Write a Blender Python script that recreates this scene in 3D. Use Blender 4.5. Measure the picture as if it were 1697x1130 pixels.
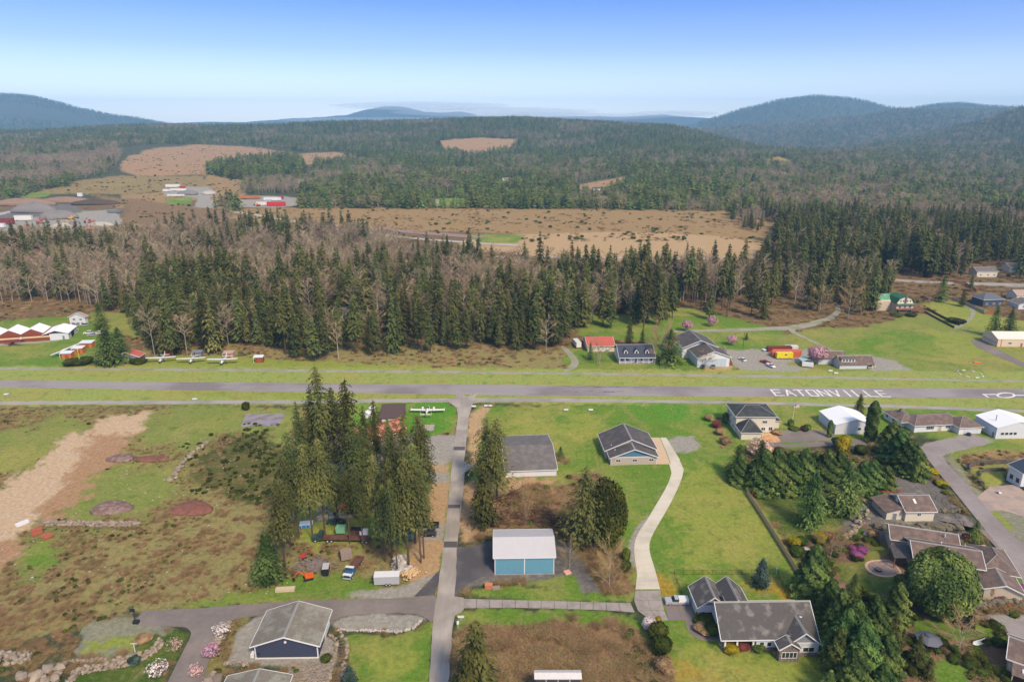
import bpy, math, random
import numpy as np
from mathutils import Vector, Matrix, noise as mn

# ------------------------------------------------------------------ camera, sky, sun, exposure
scene = bpy.context.scene
for o in list(bpy.data.objects):
    bpy.data.objects.remove(o)
COL = scene.collection
R = math.radians
PITCH = R(17.4)
CAMZ = 110.0
FPX = 1131.0            # focal length in pixels of the 1697 px wide photograph
cam_data = bpy.data.cameras.new('camera')
cam_data.sensor_width = 36.0
cam_data.lens = 36.0 * FPX / 1697.0
cam_data.clip_start = 1.0
cam_data.clip_end = 60000.0
cam = bpy.data.objects.new('camera', cam_data)
cam.location = (0, 0, CAMZ)
cam.rotation_euler = (math.pi / 2 - PITCH, 0, 0)
COL.objects.link(cam)
scene.camera = cam

SUN_EL = R(46.0)
SUN_AZ = R(150.0)        # clockwise from +Y (the view direction)
world = bpy.data.worlds.new('World')
scene.world = world
world.use_nodes = True
wn = world.node_tree
wn.nodes.clear()
sky = wn.nodes.new('ShaderNodeTexSky')
sky.sky_type = 'NISHITA'
sky.sun_disc = False
sky.sun_elevation = SUN_EL
sky.sun_rotation = SUN_AZ
sky.altitude = 0
sky.air_density = 1.0
sky.dust_density = 0.6
sky.ozone_density = 1.6
bg = wn.nodes.new('ShaderNodeBackground')
bg.inputs['Strength'].default_value = 0.118
wo = wn.nodes.new('ShaderNodeOutputWorld')
wgeo = wn.nodes.new('ShaderNodeNewGeometry')
wsep = wn.nodes.new('ShaderNodeSeparateXYZ'); wn.links.new(wgeo.outputs['Incoming'], wsep.inputs[0])
wneg = wn.nodes.new('ShaderNodeMath'); wneg.operation = 'MULTIPLY'; wneg.inputs[1].default_value = -1.0; wn.links.new(wsep.outputs[2], wneg.inputs[0])
wramp = wn.nodes.new('ShaderNodeValToRGB'); wn.links.new(wneg.outputs[0], wramp.inputs[0])
er = wramp.color_ramp.elements
er[0].position = 0.0; er[0].color = (0.80, 0.79, 0.89, 1)
er[1].position = 1.0; er[1].color = (1.0, 0.86, 0.68, 1)
for (p_, c_) in ((0.05, (0.56, 0.54, 0.71, 1)), (0.10, (0.32, 0.345, 0.56, 1)), (0.16, (0.17, 0.235, 0.46, 1)), (0.32, (0.6, 0.55, 0.6, 1))):
    e_ = er.new(p_); e_.color = c_
wmul = wn.nodes.new('ShaderNodeMixRGB'); wmul.blend_type = 'MULTIPLY'; wmul.inputs[0].default_value = 1.0
wn.links.new(sky.outputs[0], wmul.inputs[1]); wn.links.new(wramp.outputs[0], wmul.inputs[2])
wn.links.new(wmul.outputs[0], bg.inputs[0])
wn.links.new(bg.outputs[0], wo.inputs[0])

sd = bpy.data.lights.new('sun', 'SUN')
sd.energy = 1.5
sd.angle = R(10.0)
sd.color = (1.0, 0.83, 0.60)
sun = bpy.data.objects.new('sun', sd)
sdir = Vector((math.sin(SUN_AZ) * math.cos(SUN_EL), math.cos(SUN_AZ) * math.cos(SUN_EL), math.sin(SUN_EL)))
sun.rotation_euler = (-sdir).to_track_quat('-Z', 'Y').to_euler()
sun.location = (0, 0, 300)
COL.objects.link(sun)

scene.view_settings.view_transform = 'Standard'
scene.view_settings.look = 'None'
scene.view_settings.exposure = 1.62
scene.view_settings.gamma = 1.0
scene.view_settings.use_curve_mapping = False
scene.render.engine = 'CYCLES'
scene.cycles.max_bounces = 4
scene.cycles.diffuse_bounces = 2
scene.cycles.glossy_bounces = 2
scene.cycles.transmission_bounces = 2
scene.cycles.volume_bounces = 1
scene.cycles.use_adaptive_sampling = True
scene.cycles.use_denoising = True

# ------------------------------------------------------------------ photo pixel <-> world
SP, CP = math.sin(PITCH), math.cos(PITCH)
def ray(u, v):
    a = (u - 848.5) / FPX
    b = (565.0 - v) / FPX
    return a, b * SP + CP, b * CP - SP
def W(u, v, z=0.0):
    """world point at height z seen at photo pixel (u, v)"""
    dx, dy, dz = ray(u, v)
    t = (z - CAMZ) / dz
    return Vector((dx * t, dy * t, z))
def P(x, y, z):
    zc = y * CP - (z - CAMZ) * SP
    yc = y * SP + (z - CAMZ) * CP
    return 848.5 + FPX * x / zc, 565.0 - FPX * yc / zc
def zrow(v, Y):
    """height at forward distance Y seen at row v"""
    dx, dy, dz = ray(848.5, v)
    return CAMZ + Y * dz / dy

# ------------------------------------------------------------------ terrain
TU = np.array([-500, -200, 0, 200, 400, 600, 850, 1100, 1300, 1400, 1500, 1600, 1700, 1900, 2200], float)
TROWS = {   # forward distance: photo row of the ground for each column of TU
    1000: [343, 343, 343, 341, 343, 343, 343, 343, 343, 343, 343, 344, 345, 345, 345],
    1150: [320, 320, 320, 317, 322, 326, 327, 327, 327, 327, 327, 328, 329, 329, 329],
    1300: [300, 300, 300, 299, 306, 311, 313, 312, 310, 310, 311, 314, 316, 316, 316],
    1700: [270, 268, 268, 264, 274, 283, 288, 282, 280, 283, 286, 288, 290, 290, 290],
    2200: [246, 245, 246, 240, 250, 258, 262, 251, 259, 264, 265, 264, 260, 256, 254],
    2800: [229, 229, 229, 222, 227, 229, 224, 222, 252, 256, 252, 244, 234, 225, 220],
    3300: [224, 224, 222, 213, 213, 208, 199, 208, 257, 252, 240, 224, 200, 188, 180],
    3600: [224, 224, 224, 216, 215, 209, 198, 212, 262, 252, 236, 212, 182, 172, 166],
    4200: [232, 232, 231, 224, 224, 222, 216, 228, 256, 246, 228, 218, 205, 198, 190],
    5200: [222, 222, 224, 228, 230, 230, 230, 222, 218, 206, 195, 190, 186, 184, 184],
    5600: [208, 208, 212, 222, 228, 229, 229, 222, 209, 196, 186, 184, 182, 182, 182],
    6500: [190, 190, 196, 212, 226, 228, 228, 222, 212, 208, 205, 205, 205, 205, 205],
    7800: [140, 146, 160, 196, 222, 224, 224, 214, 172, 166, 184, 178, 180, 178, 178],
    9500: [180, 185, 196, 215, 218, 217, 217, 217, 200, 200, 205, 205, 205, 205, 205],
    11000: [205, 205, 205, 205, 202, 190, 196, 192, 205, 205, 205, 205, 205, 205, 205],
    13000: [216, 216, 216, 216, 216, 216, 216, 216, 216, 216, 216, 216, 216, 216, 216],
}
TY = np.array([800.0] + sorted(TROWS), float)
TZ = np.zeros((len(TY), len(TU)))
for i, yy in enumerate(TY):
    if yy < 900: continue
    TZ[i] = [zrow(v, yy) for v in TROWS[yy]]
TZ[TY == 1000] = np.clip(TZ[TY == 1000], 0, 6)
# extra summits of the far ranges: (distance, column, row of the top, half width in columns, depth)
SUMMITS = [(12000, 655, 176, 82, 700), (12000, 745, 186, 80, 700), (12000, 480, 199, 70, 700), (12000, 1095, 191, 45, 700),
           (7800, 1345, 163, 62, 900), (7800, 1275, 180, 50, 800), (7800, 1580, 174, 55, 800), (7800, 30, 160, 75, 900), (7800, 110, 184, 60, 800)]
def catm(t):  # smooth ease
    return t * t * (3 - 2 * t)
def fbm(x, y, seed=0, octaves=4):
    """cheap value noise, vectorised"""
    x = np.asarray(x, float); y = np.asarray(y, float)
    out = np.zeros(np.broadcast(x, y).shape); amp = 0.5; tot = 0
    for o in range(octaves):
        xi = np.floor(x).astype(np.int64); yi = np.floor(y).astype(np.int64)
        fx = catm(x - xi); fy = catm(y - yi)
        def h(a, b):
            n = (a * 374761393 + b * 668265263 + (seed + o) * 1442695041) & 0xffffffff
            n = ((n ^ (n >> 13)) * 1274126177) & 0xffffffff
            return ((n ^ (n >> 16)) & 0xffff) / 65535.0
        v = (h(xi, yi) * (1 - fx) + h(xi + 1, yi) * fx) * (1 - fy) + (h(xi, yi + 1) * (1 - fx) + h(xi + 1, yi + 1) * fx) * fy
        out += amp * v; tot += amp; amp *= 0.5
        x = x * 2.03 + 17.1; y = y * 2.03 + 5.7
    return out / tot
def terr(X, Y):
    X = np.asarray(X, float); Y = np.asarray(Y, float)
    U = 848.5 + FPX * (X / np.maximum(Y, 1)) / CP      # column, to good accuracy far away
    iu = np.clip(np.searchsorted(TU, U) - 1, 0, len(TU) - 2)
    fu = np.clip((U - TU[iu]) / (TU[iu + 1] - TU[iu]), 0, 1)
    iy = np.clip(np.searchsorted(TY, Y) - 1, 0, len(TY) - 2)
    fy = np.clip((Y - TY[iy]) / (TY[iy + 1] - TY[iy]), 0, 1)
    fus = catm(fu) * 0.6 + fu * 0.4
    fys = catm(fy) * 0.5 + fy * 0.5
    z = (TZ[iy, iu] * (1 - fus) + TZ[iy, iu + 1] * fus) * (1 - fys) + (TZ[iy + 1, iu] * (1 - fus) + TZ[iy + 1, iu + 1] * fus) * fys
    for (d, uc, vt, hw, dep) in SUMMITS:
        g = np.exp(-((U - uc) / hw) ** 2 - ((Y - d) / dep) ** 2)
        zt = zrow(vt, d)
        z = z + np.maximum(0, zt - z) * g
    far = np.clip((Y - 1000) / 2500, 0, 1)
    z = z + far * (fbm(X / 420, Y / 420, 3, 5) - 0.5) * (18 + 0.004 * Y)
    near = np.clip((Y - 620) / 300, 0, 1)
    z = z + near * (1 - far) * (fbm(X / 60, Y / 60, 9, 3) - 0.5) * 1.6
    return z
def T1(x, y):
    return float(terr(np.array([x]), np.array([y]))[0])
def G(u, v):
    """ground point (on the terrain) seen at a photo pixel"""
    p = W(u, v) if v > 235 else None
    if p is not None and p.y < 800:
        return p
    dx, dy, dz = ray(u, v)
    Y = np.exp(np.linspace(math.log(750), math.log(12500), 1500))
    t = Y / dy
    zr = CAMZ + dz * t
    d = zr - terr(dx * t, Y)
    k = np.argmax(d < 0)
    if d[k] >= 0: k = len(Y) - 1
    return Vector((dx * t[k], Y[k], float(zr[k] - d[k])))

# ------------------------------------------------------------------ materials
def srgb(r, g, b, k=0.80):
    f = lambda c: (c / 255 / 12.92) if c / 255 <= 0.04045 else ((c / 255 + 0.055) / 1.055) ** 2.4
    return (min(f(r) * k, 0.85), min(f(g) * k, 0.85), min(f(b) * k, 0.85), 1.0)
def nodes_of(m):
    m.use_nodes = True
    nt = m.node_tree
    b = nt.nodes['Principled BSDF']
    return nt, b
_mats = {}
def mat(name, col, rough=0.8, var=0.12, scale=2.0, bump=0.0, metal=0.0, rnd=0.0, spec=0.3, streak=None, wave=None, col2=None, c2scale=0.3, c2lo=0.45, c2hi=0.62, objco=True):
    """procedural surface: base colour with fine grain, an optional second colour in patches, ribs, random tint per object"""
    if name in _mats: return _mats[name]
    m = bpy.data.materials.new(name)
    nt, b = nodes_of(m)
    N, L = nt.nodes, nt.links
    tc = N.new('ShaderNodeTexCoord')
    co = tc.outputs['Object'] if 'concrete' not in name else N.new('ShaderNodeNewGeometry').outputs['Position']
    nz = N.new('ShaderNodeTexNoise'); nz.inputs['Scale'].default_value = scale; nz.inputs['Detail'].default_value = 6; nz.inputs['Roughness'].default_value = 0.7
    if streak:
        mp = N.new('ShaderNodeMapping'); mp.inputs['Scale'].default_value = streak
        L.new(co, mp.inputs[0]); L.new(mp.outputs[0], nz.inputs['Vector'])
    else:
        L.new(co, nz.inputs['Vector'])
    rgb = N.new('ShaderNodeRGB'); rgb.outputs[0].default_value = col if len(col) == 4 else (*col, 1)
    cur = rgb.outputs[0]
    if col2:
        n2 = N.new('ShaderNodeTexNoise'); n2.inputs['Scale'].default_value = c2scale; n2.inputs['Detail'].default_value = 5
        L.new(co, n2.inputs['Vector'])
        mr = N.new('ShaderNodeMapRange'); mr.inputs[1].default_value = c2lo; mr.inputs[2].default_value = c2hi
        L.new(n2.outputs[0], mr.inputs[0])
        mx = N.new('ShaderNodeMixRGB'); mx.inputs[2].default_value = col2 if len(col2) == 4 else (*col2, 1)
        L.new(mr.outputs[0], mx.inputs[0]); L.new(cur, mx.inputs[1]); cur = mx.outputs[0]
    # grain: value multiplied by 1 +- var
    mr2 = N.new('ShaderNodeMapRange'); mr2.inputs[1].default_value = 0.25; mr2.inputs[2].default_value = 0.75
    mr2.inputs[3].default_value = 1 - var; mr2.inputs[4].default_value = 1 + var
    L.new(nz.outputs[0], mr2.inputs[0])
    fac = mr2.outputs[0]
    if rnd:
        oi = N.new('ShaderNodeObjectInfo')
        mr3 = N.new('ShaderNodeMapRange'); mr3.inputs[3].default_value = 1 - rnd; mr3.inputs[4].default_value = 1 + rnd
        L.new(oi.outputs['Random'], mr3.inputs[0])
        mm = N.new('ShaderNodeMath'); mm.operation = 'MULTIPLY'
        L.new(fac, mm.inputs[0]); L.new(mr3.outputs[0], mm.inputs[1]); fac = mm.outputs[0]
    hsv = N.new('ShaderNodeHueSaturation')
    L.new(fac, hsv.inputs['Value']); L.new(cur, hsv.inputs['Color'])
    L.new(hsv.outputs[0], b.inputs['Base Color'])
    b.inputs['Roughness'].default_value = rough
    b.inputs['Metallic'].default_value = metal
    b.inputs['Specular IOR Level'].default_value = spec
    bh = None
    if wave:
        wv = N.new('ShaderNodeTexWave'); wv.wave_type = 'BANDS'; wv.bands_direction = wave[0]; wv.inputs['Scale'].default_value = wave[1]
        wv.wave_profile = 'SAW' if len(wave) > 3 else 'SIN'
        L.new(co, wv.inputs['Vector'])
        bp = N.new('ShaderNodeBump'); bp.inputs['Strength'].default_value = wave[2]; bp.inputs['Distance'].default_value = 0.08
        L.new(wv.outputs['Fac'], bp.inputs['Height']); L.new(bp.outputs[0], b.inputs['Normal'])
    elif bump:
        bp = N.new('ShaderNodeBump'); bp.inputs['Strength'].default_value = bump; bp.inputs['Distance'].default_value = 0.1
        L.new(nz.outputs[0], bp.inputs['Height']); L.new(bp.outputs[0], b.inputs['Normal'])
    _mats[name] = m
    return m
def glass_mat():
    if 'window_glass' in _mats: return _mats['window_glass']
    m = bpy.data.materials.new('window_glass')
    nt, b = nodes_of(m)
    b.inputs['Base Color'].default_value = (0.03, 0.035, 0.04, 1)
    b.inputs['Roughness'].default_value = 0.08
    b.inputs['Specular IOR Level'].default_value = 0.7
    _mats['window_glass'] = m
    return m

# ------------------------------------------------------------------ mesh building
class MB:
    def __init__(s): s.v = []; s.f = []
    def add(s, vs, fs):
        n = len(s.v); s.v += [tuple(p) for p in vs]; s.f += [tuple(i + n for i in f) for f in fs]; return s
    def box(s, x0, x1, y0, y1, z0, z1):
        return s.add([(x0,y0,z0),(x1,y0,z0),(x1,y1,z0),(x0,y1,z0),(x0,y0,z1),(x1,y0,z1),(x1,y1,z1),(x0,y1,z1)],
                     [(0,3,2,1),(4,5,6,7),(0,1,5,4),(1,2,6,5),(2,3,7,6),(3,0,4,7)])
    def cbox(s, c, d, rz=0.0):
        x, y, z = d[0]/2, d[1]/2, d[2]/2; ca, sa = math.cos(rz), math.sin(rz)
        vs = []
        for k in (-z, z):
            for (i, j) in ((-x,-y),(x,-y),(x,y),(-x,y)):
                vs.append((c[0]+i*ca-j*sa, c[1]+i*sa+j*ca, c[2]+k))
        return s.add(vs, [(0,3,2,1),(4,5,6,7),(0,1,5,4),(1,2,6,5),(2,3,7,6),(3,0,4,7)])
    def extr(s, prof, axis, a0, a1):
        """extrude a closed 2D profile along an axis: prof are (p, z) pairs, axis 'x' or 'y' or 'z'"""
        n = len(prof); vs = []
        for a in (a0, a1):
            for (p, q) in prof:
                vs.append((a, p, q) if axis == 'x' else (p, a, q) if axis == 'y' else (p, q, a))
        fs = [tuple(range(n))[::-1], tuple(range(n, 2*n))]
        for i in range(n):
            j = (i + 1) % n; fs.append((i, j, n + j, n + i))
        return s.add(vs, fs)
    def tube(s, p, q, r0, r1=None, n=8, cap=True):
        r1 = r0 if r1 is None else r1
        p = Vector(p); q = Vector(q); d = (q - p)
        if d.length < 1e-6: return s
        d.normalize()
        a = d.orthogonal().normalized(); b = d.cross(a)
        vs = []
        for (c, r) in ((p, r0), (q, r1)):
            for i in range(n):
                t = 2*math.pi*i/n
                vs.append(c + (a*math.cos(t) + b*math.sin(t))*r)
        fs = [(i, (i+1) % n, n+(i+1) % n, n+i) for i in range(n)]
        if cap: fs += [tuple(range(n))[::-1], tuple(range(n, 2*n))]
        return s.add(vs, fs)
    def loft(s, rings, cap=True):
        """rings: list of lists of points, same count"""
        n = len(rings[0]); vs = [p for r in rings for p in r]; fs = []
        for k in range(len(rings)-1):
            for i in range(n):
                j = (i+1) % n; fs.append((k*n+i, k*n+j, (k+1)*n+j, (k+1)*n+i))
        if cap: fs += [tuple(range(n))[::-1], tuple(range((len(rings)-1)*n, len(rings)*n))]
        return s.add(vs, fs)
    def blob(s, c, r, seed=0, rough=0.25, seg=7, rings=5):
        rnd = random.Random(seed); vs = [(c[0], c[1], c[2]+r[2])]
        for k in range(1, rings):
            ph = math.pi*k/rings
            for i in range(seg):
                t = 2*math.pi*(i + 0.5*(k % 2))/seg; q = 1 + rnd.uniform(-rough, rough)
                vs.append((c[0]+r[0]*q*math.sin(ph)*math.cos(t), c[1]+r[1]*q*math.sin(ph)*math.sin(t), c[2]+r[2]*q*math.cos(ph)))
        vs.append((c[0], c[1], c[2]-r[2])); fs = []
        for i in range(seg):
            fs.append((0, 1+i, 1+(i+1) % seg)); e = len(vs)-1; b = 1+(rings-2)*seg; fs.append((e, b+(i+1) % seg, b+i))
        for k in range(rings-2):
            for i in range(seg):
                a = 1+k*seg; fs.append((a+i, a+seg+i, a+seg+(i+1) % seg, a+(i+1) % seg))
        return s.add(vs, fs)
    def mesh(s, name, m, smooth=False):
        me = bpy.data.meshes.new(name); me.from_pydata(s.v, [], s.f); me.update()
        if m is not None: me.materials.append(m)
        if smooth:
            for p in me.polygons: p.use_smooth = True
        return me
    def build(s, name, m, parent=None, smooth=False, loc=None):
        o = bpy.data.objects.new(name, s.mesh(name, m, smooth)); COL.objects.link(o)
        if parent is not None: o.parent = parent
        if loc is not None: o.location = loc
        return o
def tag(o, label=None, cat=None, group=None, kind=None):
    if label: o['label'] = label
    if cat: o['category'] = cat
    if group: o['group'] = group
    if kind: o['kind'] = kind
    return o
def thing(name, label, cat, loc=(0, 0, 0), rz=0.0, group=None):
    o = bpy.data.objects.new(name, None); o.empty_display_size = 1; COL.objects.link(o)
    o.location = loc; o.rotation_euler = (0, 0, rz)
    return tag(o, label, cat, group)
def obj(name, me, parent=None, loc=None, rz=None, sc=None):
    o = bpy.data.objects.new(name, me); COL.objects.link(o)
    if parent is not None: o.parent = parent
    if loc is not None: o.location = loc
    if rz is not None: o.rotation_euler = (0, 0, rz)
    if sc is not None: o.scale = sc
    return o
KIDS = {}
def copy_tree(o, parent=None):
    c = o.copy(); COL.objects.link(c); c.parent = parent
    for ch in o.children: copy_tree(ch, c)
    return c
def tri_mesh(name, tris, m, smooth=False):
    """(n,3,3) array of triangles to a mesh"""
    tris = np.asarray(tris, np.float32); n = len(tris)
    me = bpy.data.meshes.new(name)
    me.vertices.add(n*3); me.vertices.foreach_set('co', tris.reshape(-1))
    me.loops.add(n*3); me.loops.foreach_set('vertex_index', np.arange(n*3, dtype=np.int32))
    me.polygons.add(n); me.polygons.foreach_set('loop_start', np.arange(0, n*3, 3, dtype=np.int32))
    me.polygons.foreach_set('loop_total', np.full(n, 3, np.int32))
    me.materials.append(m); me.update(calc_edges=True)
    return me
# ------------------------------------------------------------------ the ground
C = {  # ground covers: photo-like sRGB and weights (grass, scrub, gravel) for the grain
    'lawn':    ((106, 138, 48), (1, 0, 0)),
    'lawny':   ((144, 154, 66), (1, 0, 0)),
    'lawnd':   ((74, 98, 38), (1, 0, 0)),
    'lawnb':   ((92, 144, 42), (1, 0, 0)),
    'strip':   ((152, 164, 84), (1, 0, 0)),
    'meadow':  ((132, 142, 68), (1, 0, 0)),
    'mix':     ((134, 128, 76), (0.6, 0.6, 0)),
    'brown':   ((150, 140, 90), (0.3, .85, 0)),
    'bramble': ((142, 114, 82), (0, 1, 0)),
    'broom':   ((84, 88, 46), (0.2, 1, 0)),
    'dirt':    ((202, 174, 140), (0, 0, 0.8)),
    'dirtr':   ((178, 140, 104), (0, 0.3, 0.8)),
    'chips':   ((188, 154, 112), (0, 0.2, 1)),
    'gravel':  ((162, 156, 144), (0, 0, 1)),
    'graveld': ((118, 112, 106), (0, 0, 1)),
    'gravelg': ((142, 140, 118), (0.3, 0, 0.8)),
    'mulch':   ((132, 104, 84), (0, 0.4, 0.6)),
    'tanf':    ((192, 160, 120), (0.2, 0.3, 0)),
    'orangef': ((166, 136, 92), (0.1, 0.9, 0)),
    'hillm':   ((150, 128, 84), (0.5, 0.3, 0)),
    'clearcut':((178, 142, 102), (0, 1, 0.2)),
    'ffloor':  ((124, 102, 72), (0, 1, 0)),
    'farfl':   ((70, 80, 56), (0, 1, 0)),
    'gold':    ((170, 142, 48), (0.8, 0.2, 0)),
    'pavgray': ((142, 136, 134), (0, 0, 0.4)),
}
BIG = 4000
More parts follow.
